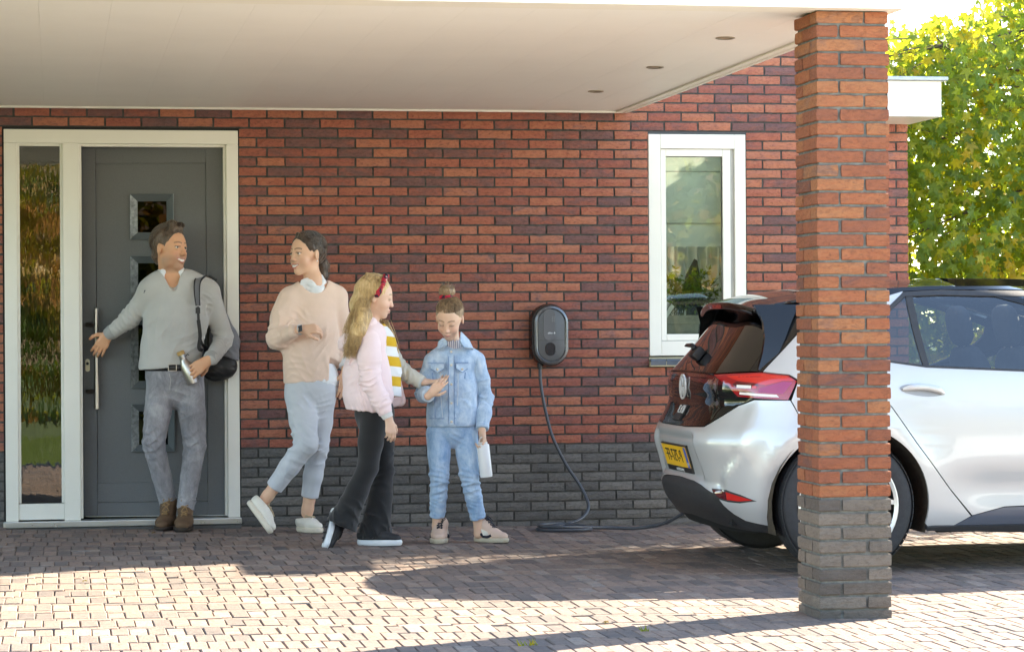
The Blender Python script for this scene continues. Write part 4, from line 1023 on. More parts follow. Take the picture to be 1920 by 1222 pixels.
def stroke(b, pts, w, M, z0=0, z1=.006):
    for (a, c) in zip(pts[:-1], pts[1:]):
        a = Vector((*a, 0)); c = Vector((*c, 0)); d = (c-a).normalized(); s = Vector((-d.y, d.x, 0))*w/2
        V = [a-s, c-s, c+s, a+s]; b.add([M @ (v+Vector((0, 0, z0))) for v in V]+[M @ (v+Vector((0, 0, z1))) for v in V], [(3, 2, 1, 0), (4, 5, 6, 7), (0, 1, 5, 4), (1, 2, 6, 5), (2, 3, 7, 6), (3, 0, 4, 7)])
stroke(b, [(-.024, .052), (0, .006), (.024, .052)], .009, M)
stroke(b, [(-.050, .030), (-.024, -.048), (0, -.002), (.024, -.048), (.050, .030)], .009, M)
b.build('round_emblem', WPL, car)
M = rearM(0, .80, off=.006)
b = MB(); b.add([M @ Vector(v) for v in [(-.10, -.045, 0), (.06, -.045, 0), (.10, .045, 0), (-.02, .045, 0), (-.10, -.045, .008), (.06, -.045, .008), (.10, .045, .008), (-.02, .045, .008)]], [(4, 5, 6, 7), (0, 1, 5, 4), (1, 2, 6, 5), (2, 3, 7, 6), (3, 0, 4, 7)]); b.build('handle_recess', MATTB, car)
text('ID.3', .066, WPL, car, rearM(-.02, .812, off=.016), mirror=True, ext=.002, sx=1.15)
# number plate, mirrored lettering as in the photograph
M = rearM(0, .572, off=-.004)
def slab(name, x0, x1, y0, y1, z0, z1, m, parent=None): return MB().add([M @ Vector(v) for v in [(x0, y0, z0), (x1, y0, z0), (x1, y1, z0), (x0, y1, z0), (x0, y0, z1), (x1, y0, z1), (x1, y1, z1), (x0, y1, z1)]], [(3, 2, 1, 0), (4, 5, 6, 7), (0, 1, 5, 4), (1, 2, 6, 5), (2, 3, 7, 6), (3, 0, 4, 7)]).build(name, m, parent or car)
slab('plate_holder', -.275, .275, -.088, .068, 0, .012, BLACKP)
slab('number_plate', -.262, .262, -.056, .060, .0125, .015, plain('plate_yellow', (.90, .50, .015), .4, var=.02))
slab('country_strip', .215, .258, -.054, .058, .0155, .0165, plain('plate_blue', (.02, .10, .50), .4))
text('P-757-FF', .098, BLACKP, car, M @ Matrix.Translation((-.025, .002, .0162)), mirror=True, sx=.98)
text('NL', .030, WPL, car, M @ Matrix.Translation((.236, -.036, .0168)), mirror=True, sx=1.)
text('privatelease', .034, WPL, car, M @ Matrix.Translation((.0, -.073, .0128)), mirror=True, sx=1.)
# wiper on the rear window
M = rearM(0, 1.10, off=.012)
b = MB(); b.box((-.05, -.035, -.01), (.05, .035, .04), .01); b.V = [tuple(M @ Vector(v)) for v in b.V]; b.build('wiper_hub', BLACKP, car, angle=40)
b = MB(); b.tube([M @ Vector(v) for v in [(0, .01, .045), (-.12, .035, .04), (-.33, .05, .025)]], [.016, .012, .006], 8); b.tube([M @ Vector(v) for v in [(-.05, .038, .012), (-.40, .052, .012)]], .006, 6); b.build('wiper_arm', BLACKP, car, smooth=True)
# rear parking sensors
for yy in (.68,):
    for sg in (-1, 1):
        M = rearM(sg*yy, .46, off=-.006); MB().lathe([(.0001, .004), (.009, .004), (.011, .001), (.011, -.01)], (0, 0, 0)).build('x', MATTB, car) if False else None
# side door handles
for sg in (-1, 1):
    b = MB(); P0 = [(.30, .944), (.36, .955), (.43, .952), (.49, .938), (.525, .922)]
    pts = []
    for x, z in P0: pts.append(Vector((CARX+x, CARY+sg*(side_y(x, z)+.028), z-.008)))
    pts[0].y -= sg*.026; pts[-1].y -= sg*.026
    V = []; n = 12; sp = spline(pts, 5)
    for i, p_ in enumerate(sp):
        k = i/(len(sp)-1); hh = .016*(1-abs(2*k-1)**6*.6); 
        for j in range(n):
            a = 2*math.pi*j/n; V.append((p_.x, p_.y+.010*math.cos(a), p_.z+hh*math.sin(a)))
    b.add(V, [(i*n+j, i*n+(j+1) % n, (i+1)*n+(j+1) % n, (i+1)*n+j) for i in range(len(sp)-1) for j in range(n)]).build('door_handle', PAINT, car, smooth=True)
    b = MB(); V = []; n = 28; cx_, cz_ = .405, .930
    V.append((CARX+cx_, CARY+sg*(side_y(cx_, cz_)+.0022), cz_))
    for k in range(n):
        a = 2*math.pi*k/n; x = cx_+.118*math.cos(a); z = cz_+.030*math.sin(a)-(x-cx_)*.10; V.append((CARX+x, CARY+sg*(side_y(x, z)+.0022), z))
    b.add(V, [(0, 1+k, 1+(k+1) % n) for k in range(n)]).build('handle_shade_patch', plain('handle_shadow_paint', (.30, .31, .32), .2), car)  # flat grey oval paints the shade of the hollow behind the handle
# ---- wheels
TYRE = plain('tyre_rubber', (.028, .028, .030), .75, var=.2, scale=30, bump=.3, bscale=180)
RIMW = plain('alloy_bright', (.66, .66, .63), .3, .3, var=.03); RIMD = plain('alloy_dark', (.01, .01, .01), .3)
def make_wheel(cx, cy, sg):
    W_ = link('wheel', MB().lathe([(.262, -.09), (.262, .06), (.250, .075), (.05, .07), (.05, .055), (.235, .05), (.246, -.06), (.246, -.09), (.262, -.09)], (0, 0, 0), 'y', 48, cap=False).mesh('wheel', angle=35), RIMD)
    W_.parent = car; W_.location = Vector((cx, cy, .35))
    if sg > 0: W_.rotation_euler = (0, 0, math.pi)
    def sub(b, name, m, **k): o = link(name, b.mesh(name, **k), m); o.parent = W_; return o
    sub(MB().lathe([(.262, .105), (.290, .112), (.325, .108), (.343, .090), (.350, .065), (.3505, 0), (.350, -.065), (.343, -.090), (.325, -.108), (.290, -.112), (.262, -.105), (.258, 0), (.262, .105)], (0, 0, 0), 'y', 64, cap=False), 'tyre', TYRE, angle=40)
    b = MB()
    for k in range(64):   # tread lugs
        a = 2*math.pi*k/64
        for (ya, yb, da) in ((-.100, -.060, 0), (-.05, -.008, .03), (.008, .05, .0), (.060, .100, .03)):
            V = []
            for rr in (.345, .3520 if abs(ya+yb) < .12 else .3490):
                for (y_, dd) in ((ya, -.042), (yb, -.042), (yb, .042), (ya, .042)): V.append((rr*math.cos(a+da+dd), y_, rr*math.sin(a+da+dd)))
            b.add(V, [(4, 5, 6, 7), (0, 1, 5, 4), (1, 2, 6, 5), (2, 3, 7, 6), (3, 0, 4, 7)])
    sub(b, 'tread', TYRE)
    b = MB().lathe([(.246, -.098), (.2625, -.106), (.2645, -.112), (.258, -.113), (.244, -.104), (.246, -.098)], (0, 0, 0), 'y', 48, cap=False); sub(b, 'rim', RIMW, angle=35)
    b = MB()
    for k in range(5):
        a0 = 2*math.pi*k/5+.35
        for s2 in (-1, 1):
            P = []
            for (r, da, w) in ((.045, 0, .030), (.13, s2*.07, .020), (.248, s2*.30, .024)):
                a = a0+da; c = Vector((r*math.cos(a), 0, r*math.sin(a))); t = Vector((-math.sin(a), 0, math.cos(a)))
                P.append((c-t*w*.5, c+t*w*.5, -.090-.012*(r > .2)))
            V = []
            for (l, r_, y_) in P: V += [(l.x, y_, l.z), (r_.x, y_, r_.z), (r_.x*.98, y_+.03, r_.z*.98), (l.x*.98, y_+.03, l.z*.98)]
            b.add(V, [(i*4+j, i*4+(j+1) % 4, (i+1)*4+(j+1) % 4, (i+1)*4+j) for i in range(2) for j in range(4)])
    sub(b, 'spoke', RIMW)
    sub(MB().lathe([(.001, -.100), (.036, -.100), (.045, -.094), (.045, -.06)], (0, 0, 0), 'y', 24), 'hub_cap', RIMW, angle=35)
    sub(MB().lathe([(.001, .0), (.165, .0), (.165, .012), (.001, .012)], (0, 0, 0), 'y', 32), 'brake_drum', UNDER)
for (cx_, cy_, sg) in ((.01, -.785, -1), (.01, .785, 1), (2.78, -.785, -1), (2.78, .785, 1)): make_wheel(cx_, cy_, sg)
# wheel houses and floor
WHM = plain('wheel_house_felt', (.055, .040, .026), .95, var=.3, scale=40, bump=.5, bscale=150)
for cx_ in (AC[0], FC[0]):
    for sg in (-1, 1):
        b = MB(); V = []; n = 18
        for k in range(n+1):
            a = R(200-220*k/n)
            for y_ in (.52, .872): V.append((CARX+cx_+(AR+.012)*math.cos(a), CARY+sg*y_, .348+(AR+.012)*math.sin(a)))
        b.add(V, [(k*2, k*2+1, k*2+3, k*2+2) for k in range(n)])
        b.add([(CARX+cx_+(AR+.012)*math.cos(R(200-220*k/n)), CARY+sg*.52, .348+(AR+.012)*math.sin(R(200-220*k/n))) for k in range(n+1)], [tuple(range(n+1))])
        b.build('wheel_house', WHM, car)
b = MB(); b.box((CARX-.50, CARY-.50, .22), (CARX+3.3, CARY+.50, .27)); b.box((CARX+.47, CARY-.82, .215), (CARX+2.33, CARY-.50, .27)); b.box((CARX+.47, CARY+.50, .215), (CARX+2.33, CARY+.82, .27)); b.box((CARX-.52, CARY-.60, .24), (CARX-.40, CARY+.60, .30))
b.build('underbody', UNDER, car)
b = MB()
for cx_ in (0.01, 2.78): b.tube([(CARX+cx_, CARY-.75, .35), (CARX+cx_, CARY+.75, .35)], .045, 10)
b.build('axle', UNDER, car)
# ---- cabin
CAB = plain('cabin_fabric', (.035, .037, .045), .85, var=.2, scale=20); CABL = plain('cabin_light_fabric', (.30, .31, .33), .85, var=.15, scale=30)
def blob(b, c, r, e=3., n=20, m=12):
    """rounded cushion (superellipsoid)"""
    V = []; g = lambda v, p_: math.copysign(abs(v)**p_, v)
    for i in range(m+1):
        a = -math.pi/2+math.pi*i/m
        for k in range(n):
            t = 2*math.pi*k/n; V.append((c[0]+r[0]*g(math.cos(a), 2/e)*g(math.cos(t), 2/e), c[1]+r[1]*g(math.cos(a), 2/e)*g(math.sin(t), 2/e), c[2]+r[2]*g(math.sin(a), 2/e)))
    return b.add(V, [(i*n+k, i*n+(k+1) % n, (i+1)*n+(k+1) % n, (i+1)*n+k) for i in range(m) for k in range(n)])
for (sx_, sy_) in ((1.22, -.36), (1.22, .36)):
    b = MB(); c = (CARX+sx_, CARY+sy_)
    blob(b, (c[0]+.22, c[1], .50), (.27, .25, .09)); n0 = len(b.V); blob(b, (0, 0, 0), (.075, .24, .33), 3.2)
    for i in range(n0, len(b.V)):
        v = Vector(b.V[i]); v = Matrix.Rotation(R(-16), 3, 'Y') @ v; b.V[i] = tuple(v+Vector((c[0]-.04, c[1], .83)))
    seat = b.build('front_seat', CAB, car, smooth=True)
    b = MB(); n0 = 0; blob(b, (0, 0, 0), (.050, .135, .115), 2.8)
    b.V = [tuple(Matrix.Rotation(R(-12), 3, 'Y') @ Vector(v)+Vector((c[0]-.155, c[1], 1.255))) for v in b.V]
    b.build('headrest', CAB, seat, smooth=True)
    b = MB()
    for q_ in (-.05, .05): b.tube([(c[0]-.14, c[1]+q_, 1.08), (c[0]-.15, c[1]+q_, 1.2)], .007, 8)
    b.build('headrest_post', STEEL, seat)
b = MB(); blob(b, (CARX+.45, CARY, .55), (.28, .60, .10)); blob(b, (CARX+.20, CARY, .83), (.08, .60, .27), 4); b.build('rear_bench', CAB, car, smooth=True)
for q_ in (-.36, .36): b = MB(); blob(b, (CARX+.19, CARY+q_, 1.14), (.045, .12, .07)); b.build('rear_headrest', CAB, car, smooth=True)
b = MB(); V = [(CARX-.48, CARY-.62, .98), (CARX+.15, CARY-.70, 1.0), (CARX+.15, CARY+.70, 1.0), (CARX-.48, CARY+.62, .98)]; b.add(V, [(0, 1, 2, 3)]); b.build('parcel_shelf', CABL, car)
b = MB(); blob(b, (CARX+2.35, CARY, .88), (.35, .70, .10), 4); b.build('dashboard', CAB, car, smooth=True)
b = MB()
for k in range(28): 
    a, c_ = 2*math.pi*k/28, 0
b.tube([(CARX+1.95+.05*math.sin(2*math.pi*k/28), CARY+.36+.18*math.cos(2*math.pi*k/28), .92+.17*math.sin(2*math.pi*k/28)) for k in range(29)], .013, 8, False); b.build('steering_wheel', CAB, car, smooth=True)
sheet('headlining', list(np.linspace(.0, 1.5, 12)), ts, lambda x, t: (lambda p_: (p_[0], CARY+(p_[1]-CARY)*.97, p_[2]-.035))(roof_P(x, t)), plain('headlining_fabric', (.10, .10, .11), .9), 0)
# ================================================================== figure modelling: smooth solids meshed from distance fields
import openvdb as vdb
def V3(*a): return np.array(a, np.float32)
def nrm(v): v = np.asarray(v, float); return v/(np.linalg.norm(v)+1e-9)
class Fld:
    def __init__(s, lo, hi, h):
        s.lo = np.array(lo, np.float32); s.h = h; s.n = np.ceil((np.array(hi)-s.lo)/h).astype(int)+1; s.v = np.full(tuple(s.n), 1., np.float32)
    def sub(s, lo, hi, m):
        a = np.clip(np.floor((np.array(lo)-m-s.lo)/s.h).astype(int), 0, s.n); b = np.clip(np.ceil((np.array(hi)+m-s.lo)/s.h).astype(int)+1, 0, s.n)
        sl = tuple(slice(i, j) for i, j in zip(a, b))
        ax = [s.lo[i]+s.h*np.arange(a[i], b[i], dtype=np.float32) for i in range(3)]
        return sl, ax[0][:, None, None], ax[1][None, :, None], ax[2][None, None, :]
    def put(s, sl, d, k, op='+'):
        v = s.v[sl]
        if op == '+':
            if k > 0: hh = np.maximum(k-np.abs(v-d), 0)/k; s.v[sl] = np.minimum(v, d)-hh*hh*k*.25
            else: s.v[sl] = np.minimum(v, d)
        else:
            d = -d
            if k > 0: hh = np.maximum(k-np.abs(v-d), 0)/k; s.v[sl] = np.maximum(v, d)+hh*hh*k*.25
            else: s.v[sl] = np.maximum(v, d)
    def cone(s, a, b, ra, rb, k=.02, op='+', flat=None):
        """rounded cone from a to b; flat=(direction, factor) squashes the section along that direction"""
        a = np.array(a, np.float32); b = np.array(b, np.float32); R_ = max(ra, rb)*(max(1, flat[1]) if flat else 1)
        sl, x, y, z = s.sub(np.minimum(a, b)-R_, np.maximum(a, b)+R_, k+4*s.h)
        ab = b-a; L = float(ab @ ab)+1e-12; px, py, pz = x-a[0], y-a[1], z-a[2]
        t = np.clip((px*ab[0]+py*ab[1]+pz*ab[2])/L, 0, 1)
        dx, dy, dz = px-t*ab[0], py-t*ab[1], pz-t*ab[2]
        if flat:
            f = nrm(flat[0]).astype(np.float32); q = dx*f[0]+dy*f[1]+dz*f[2]; w = (1/flat[1]-1)*q; dx, dy, dz = dx+f[0]*w, dy+f[1]*w, dz+f[2]*w
        d = np.sqrt(dx*dx+dy*dy+dz*dz)-(ra+(rb-ra)*t)
        if flat and flat[1] < 1: d = d*(.5+.5*flat[1])
        s.put(sl, d, k, op)
    def chain(s, P, r, k=.02, op='+', flat=None):
        for i in range(len(P)-1): s.cone(P[i], P[i+1], r[i], r[i+1], k, op, flat)
    def ell(s, c, r, ax=None, k=.02, op='+'):
        """ellipsoid; ax = 3 axis rows"""
        c = np.array(c, np.float32); A = np.eye(3) if ax is None else np.array([nrm(q) for q in ax]); R_ = max(r)
        sl, x, y, z = s.sub(c-R_, c+R_, k+4*s.h); px, py, pz = x-c[0], y-c[1], z-c[2]
        q2 = 0; g2 = 0
        for i in range(3):
            u = px*float(A[i][0])+py*float(A[i][1])+pz*float(A[i][2]); q2 = q2+(u/r[i])**2; g2 = g2+(u/r[i]**2)**2
        q = np.sqrt(q2)+1e-6; g = np.sqrt(g2)+1e-6; s.put(sl, (q*(q-1)/g).astype(np.float32), k, op)
    def cut(s, p, n, k=0., lo=None, hi=None):
        """keep the side the normal points away from"""
        lo = s.lo if lo is None else lo; hi = s.lo+s.h*s.n if hi is None else hi
        sl, x, y, z = s.sub(lo, hi, 0); n = nrm(n); d = (x-p[0])*float(n[0])+(y-p[1])*float(n[1])+(z-p[2])*float(n[2]); s.put(sl, -d.astype(np.float32), k, '-')
    def wave(s, c, r, d, amp, wl, seed=0, warp=.8):
        """cloth folds: ridges across direction d, fading away from c"""
        c = np.array(c, np.float32); sl, x, y, z = s.sub(c-r, c+r, 0); px, py, pz = x-c[0], y-c[1], z-c[2]
        w = np.clip(1-(px*px+py*py+pz*pz)/(r*r), 0, 1)**1.3; d = nrm(d)
        q = np.random.default_rng(seed); out = 0
        for j, (fr, am) in enumerate(((1., .62), (1.7, .42), (.6, .5))):      # three crossing families of creases, each broken up along its length
            dj = nrm(d+q.normal(0, .38, 3)); ph = (px*float(dj[0])+py*float(dj[1])+pz*float(dj[2]))*(math.pi*fr/wl)+q.uniform(0, 6)
            K = q.normal(0, 1, (4, 3)).astype(np.float32)*(3.2/r); b = q.uniform(0, 6, 8)
            wv = sum(np.sin(px*K[i, 0]+py*K[i, 1]+pz*K[i, 2]+b[i]) for i in range(4))*.55*warp
            mod = np.clip(sum(np.sin(px*K[i, 1]+py*K[i, 2]+pz*K[i, 0]+b[i+4]) for i in range(4))*.5+.35, 0, 1)
            out = out+am*mod*((1-np.abs(np.sin(ph+wv)))**1.6-.3)
        s.v[sl] -= (2.5*amp*w*out).astype(np.float32)
    def rough(s, amp, wl, seed=0, an=(1, 1, 1)):
        q = np.random.default_rng(seed); sl, x, y, z = s.sub(s.lo, s.lo+s.h*s.n, 0); f = 0
        for i in range(7):
            K = nrm(q.normal(0, 1, 3))*np.array(an)*(2*math.pi/wl)*q.uniform(.6, 1.6); f = f+np.sin(x*float(K[0])+y*float(K[1])+z*float(K[2])+q.uniform(0, 6))
        s.v[sl] += (amp*f/2.2).astype(np.float32)
    def mesh(s, name, smooth=1):
        g = vdb.FloatGrid(3*s.h); g.copyFromArray(np.clip(s.v, -3*s.h, 3*s.h)); P, Q = g.convertToQuads(0.)
        P = P*s.h+s.lo
        if smooth:
            nv = len(P)
            for it in range(smooth*2):
                acc = np.zeros_like(P); cnt = np.zeros(nv, np.float32)
                for i in range(4):
                    a, b = Q[:, i], Q[:, (i+1) % 4]
                    for j in range(3): acc[:, j] += np.bincount(a, P[b, j], nv)+np.bincount(b, P[a, j], nv)
                    cnt += np.bincount(a, minlength=nv)+np.bincount(b, minlength=nv)
                f = .5 if it % 2 == 0 else -.35
                P = P+f*(acc/np.maximum(cnt, 1)[:, None]-P)
        me = bpy.data.meshes.new(name); me.vertices.add(len(P)); me.vertices.foreach_set('co', P.astype(np.float32).ravel())
        me.loops.add(len(Q)*4); me.loops.foreach_set('vertex_index', Q[:, ::-1].astype(np.int32).ravel()); me.polygons.add(len(Q)); me.polygons.foreach_set('loop_start', np.arange(0, len(Q)*4, 4, dtype=np.int32))
        me.update(calc_edges=True); me.validate(); me.polygons.foreach_set('use_smooth', [True]*len(me.polygons))
        # only the main body: drop crumbs
        return me
def keep_largest(me, most=1):
    bm = bmesh.new(); bm.from_mesh(me); bm.verts.ensure_lookup_table(); seen = [False]*len(bm.verts); comps = []
    for v in bm.verts:
        if seen[v.index]: continue
        st = [v]; seen[v.index] = True; c = []
        while st:
            q = st.pop(); c.append(q)
            for e in q.link_edges:
                o = e.other_vert(q)
                if not seen[o.index]: seen[o.index] = True; st.append(o)
        comps.append(c)
    comps.sort(key=len, reverse=True)
    kill = [v for c in comps[most:] for v in c]
    if kill: bmesh.ops.delete(bm, geom=kill, context='VERTS'); bm.to_mesh(me)
    bm.free(); return me
def tint(me, fn):
    """point colours: skin colour (lips, brows, stubble) plus shade painted in eye sockets, nostrils and mouth line, from a function of position"""
    n = len(me.vertices); P = np.empty(n*3, np.float32); me.vertices.foreach_get('co', P); c = fn(P.reshape(-1, 3)); a = me.color_attributes.new('col', 'FLOAT_COLOR', 'POINT')
    a.data.foreach_set('color', np.concatenate([c, np.ones((n, 1))], 1).astype(np.float32).ravel())
def sk_mat():
    m = NT('skin'); at = m.n('Attribute', attribute_name='col'); n = m.noise(60, 4)
    c = m.mix(m.math('MULTIPLY', n, .22), at.outputs['Color'], (.60, .22, .14)); m.l(c, m.b.inputs['Base Color'])
    m.set(Roughness=.48, Subsurface_Weight=.12, Subsurface_Scale=.01, Specular_IOR_Level=.4); m.b.inputs['Subsurface Radius'].default_value = (1, .35, .2); m.bump(m.noise(500, 3), .12, .001); return m.m
SKIN = sk_mat()
def hair_mat(name, dark, mid, light, ax=(60, 60, 5)):
    m = NT(name); n1 = m.noise(1., 5, .7, m.coord(ax), .6); n2 = m.noise(9, 3)
    c = m.ramp(m.math('ADD', m.math('MULTIPLY', n1, .85), m.math('MULTIPLY', m.math('SUBTRACT', n2, .42), .6), True), [(.25, dark), (.5, mid), (.75, light)]); m.l(c, m.b.inputs['Base Color'])
    m.set(Roughness=.45, Specular_IOR_Level=.45, Sheen_Weight=.2); m.bump(n1, .9, .006); return m.m
def cloth(name, c, var=.1, rough=.85, bump=.35, bs=(500, 500, 500), sheen=.3, scale=5):
    m = NT(name); f = m.noise(scale, 5, .65)
    m.l(m.ramp(f, [(.3, tuple(x*(1-var) for x in c)), (.7, tuple(min(1, x*(1+var)) for x in c))]), m.b.inputs['Base Color']); m.set(Roughness=rough, Sheen_Weight=sheen, Specular_IOR_Level=.25)
    m.bump(m.noise(1., 2, .5, m.coord(bs)), bump, .0015); m.bump(m.noise(26, 4, .6), .25, .006); return m.m
def denim(name, lo, mid, hi, sc=7):
    m = NT(name); n1 = m.noise(sc, 6, .7, m.coord((1, 1, .6)), .4); n2 = m.noise(1, 3, .6, m.coord((500, 500, 160)))
    c = m.ramp(m.math('ADD', n1, m.math('MULTIPLY', m.math('SUBTRACT', n2, .5), .25)), [(.32, lo), (.5, mid), (.68, hi)]); m.l(c, m.b.inputs['Base Color']); m.set(Roughness=.85, Sheen_Weight=.2, Specular_IOR_Level=.2)
    m.bump(n2, .35, .0015); m.bump(m.noise(34, 4, .65, m.coord((1, 1, 1.6))), .35, .006); return m.m
def head(F, c, f, up, s, sex='m', smile=0., k=.012, closed=False):
    """skull, jaw, nose, lips, brow and ears added to the body field; returns the local frame"""
    f = nrm(f); r = nrm(np.cross(f, up)); u = np.cross(r, f); c = np.array(c, float)
    L = lambda a, b, d: c+s*(a*r+b*u+d*f); A = (r, u, f); E = lambda a, b, d, rr, k_=k, op='+': F.ell(L(a, b, d), tuple(q*s for q in rr), A, k_*s, op)
    C = lambda p, q, ra, rb, k_=k, op='+': F.cone(L(*p), L(*q), ra*s, rb*s, k_*s, op)
    m = sex == 'm'
    E(0, .045, -.014, (.076, .086, .096)); E(0, .015, .020, (.066, .085, .074), .03)
    E(0, -.055, .028, (.054 if m else .048, .048, .056), .03)
    E(0, -.096 if m else -.092, .062, (.024 if m else .018, .018, .020), .025)
    for q in (-1, 1):
        E(q*.036, -.030-.004*smile, .052, (.026, .026, .026), .02)
        E(q*.050, -.070, .012, (.018, .030, .034), .03) if m else None
        C((q*.012, .030, .083), (q*.044, .031, .066), .0085 if m else .006, .006, .014)
    C((0, .016, .086), (0, -.026, .110 if m else .104), .0075, .0115 if m else .009, .014)
    for q in (-1, 1): E(q*.0115, -.029, .098, (.0085, .007, .010), .008)
    for q in (-1, 1): E(q*.031, .010, .0995, (.0155, .0105, .014), .012, '-')
    if closed:
        for q in (-1, 1): E(q*.031, .0085, .0760, (.0145, .0120, .0130), .005)
    for q in (-1, 1):     # lids
        E(q*.031, .0175, .0805, (.0150, .0055, .0115), .004); E(q*.031, .0015, .079, (.0145, .0050, .0110), .004)
    w = .021+.007*smile
    if smile:
        for q in (-1, 1): C((q*w, -.0515, .078), (0, -.0535, .0925), .0030, .0040, .005); C((q*w*.95, -.0535, .0775), (q*w*.5, -.066, .086), .0030, .0042, .005); C((q*w*.5, -.066, .086), (0, -.0705, .0895), .0042, .0050, .005)
        E(0, -.0605, .0775, (w*.92, .0095, .0125), .003)
    else:
      C((-w, -.058+.006*smile, .080), (0, -.0565, .0915), .0042, .0055, .006); C((w, -.058+.006*smile, .080), (0, -.0565, .0915), .0042, .0055, .006)
      C((-w*.8, -.064+.003*smile, .081), (0, -.0675, .0895), .0045, .0066, .006); C((w*.8, -.064+.003*smile, .081), (0, -.0675, .0895), .0045, .0066, .006)
    for q in (-1, 1):
        ax = (nrm(r*q+f*-.35), nrm(u+f*-.15), nrm(f+r*q*.35))
        F.ell(L(q*.079, .004, -.010), (.0085*s, .032*s, .018*s), ax, .006*s); F.ell(L(q*.088, .006, -.006), (.006*s, .020*s, .009*s), ax, .004*s, '-')
    return dict(c=c, r=r, u=u, f=f, s=s, L=L)
def loc(H, P): d = (P-H['c'])/H['s']; return d @ H['r'], d @ H['u'], d @ H['f']
def skin_fn(H, base, lip, brow, stubble=None, smile=0., cheek=(.62, .22, .16), lid=None):
    base = np.array(base)
    def fn(P):
        a, b, d = loc(H, P); C = np.tile(base, (len(P), 1)); A = np.abs(a); near = (np.abs(a) < .12)*(np.abs(b) < .16)*(np.abs(d) < .14)
        def mixin(w, c): C[:] = C*(1-w[:, None])+np.array(c)*w[:, None]
        g = lambda x, y, sx, sy: np.exp(-((A-x)/sx)**2-((b-y)/sy)**2)*near*(d > 0)
        mixin(.45*g(.042, -.030, .022, .020), cheek); mixin(.35*np.exp(-(A/.016)**2-((b+.030)/.012)**2)*(d > .09), cheek)
        if stubble is not None:
            w = near*np.clip((-.026-b)/.03, 0, 1)*np.clip((d+.02)/.03, 0, 1)*np.clip((b+.135)/.02, 0, 1)*.48; w = np.maximum(w, .6*np.exp(-(A/.026)**4-((b+.044)/.009)**2)*(d > .05)*near)
            mixin(w, stubble)
        w = .021+.007*smile; lx = np.clip(A/w, 0, 1.3)
        cy = -.0615+.005*smile*lx**2; yu = -.0545+.0025*lx**2; yl = -.0685+.0150*lx**2
        if not smile: mixin(np.clip(1.15-lx**3, 0, 1)*np.exp(-((b-cy)/(.0085-.004*np.minimum(lx, 1)))**4)*(d > .06)*near*.85, lip)
        else: mixin((lx < 1.12)*(b < yu+.0062)*(b > yl-.0085+.005*lx)*(d > .06)*near*.9, lip)
        if smile: mixin((lx < .93)*(b < yu+.0006)*(b > yl)*(d > .06)*near*1., (.88, .85, .78)); mixin((lx < .98)*(np.abs(b-yu-.001) < .0012)*(d > .06)*near*.6, (.18, .05, .04))
        else: mixin((lx < .95)*np.exp(-((b-cy)/.0014)**2)*(d > .06)*near*.6, tuple(q*.3 for q in lip))  # dark line paints the shade between the lips
        by = .0345+.004*np.sin(np.clip((A-.012)/.036, 0, 1)*math.pi)
        mixin((A > .010)*(A < .050)*np.exp(-((b-by)/.0042)**4)*(d > .04)*near*.85, brow)
        ey = .0135
        mixin((A > .015)*(A < .047)*np.exp(-((b-(ey if lid is None else lid)-.001)/.0028)**2)*(d > .05)*near*.8, (.03, .018, .012))
        mixin(.30*np.exp(-((A-.031)/.018)**2-((b-.010)/.012)**2)*(d > .05)*near, tuple(q*.55 for q in base))  # paints shade into the eye sockets
        mixin(.5*np.exp(-((A-.0095)/.004)**2-((b+.0355)/.003)**2)*(d > .09)*near, (.16, .05, .03))  # dark spots paint the shade of the nostrils
        return C
    return fn
EYEW = plain('eye_white', (.72, .68, .64), .2, var=.02); 
def eyes(H, parent, iris=(.12, .16, .2), look=(0, 0)):
    m = bpy.data.materials.get('iris_%02d' % int(iris[0]*100)) or plain('iris_%02d' % int(iris[0]*100), iris, .15); 
    for q in (-1, 1):
        c = H['L'](q*.031, .0095, .0775); r = .0118*H['s']; b = MB(); blob(b, tuple(c), (r, r, r), 2., 16, 12); e = b.build('eye', EYEW, parent, smooth=True)
        g = nrm(H['f']+look[0]*H['r']+look[1]*H['u']); p = c+g*(r*.80); b = MB(); n = 12; a1 = nrm(np.cross(g, H['u'])); a2 = np.cross(a1, g)
        b.add([tuple(c+g*r*1.03)]+[tuple(c+g*(r*.92)+(a1*math.cos(t)+a2*math.sin(t))*r*.46) for t in [2*math.pi*i/n for i in range(n)]], [(0, 1+i, 1+(i+1) % n) for i in range(n)]); b.build('iris', m, parent)
        b = MB(); b.add([tuple(c+g*r*1.05)]+[tuple(c+g*(r*1.01)+(a1*math.cos(t)+a2*math.sin(t))*r*.2) for t in [2*math.pi*i/n for i in range(n)]], [(0, 1+i, 1+(i+1) % n) for i in range(n)]); b.build('pupil', BLACKP, parent)
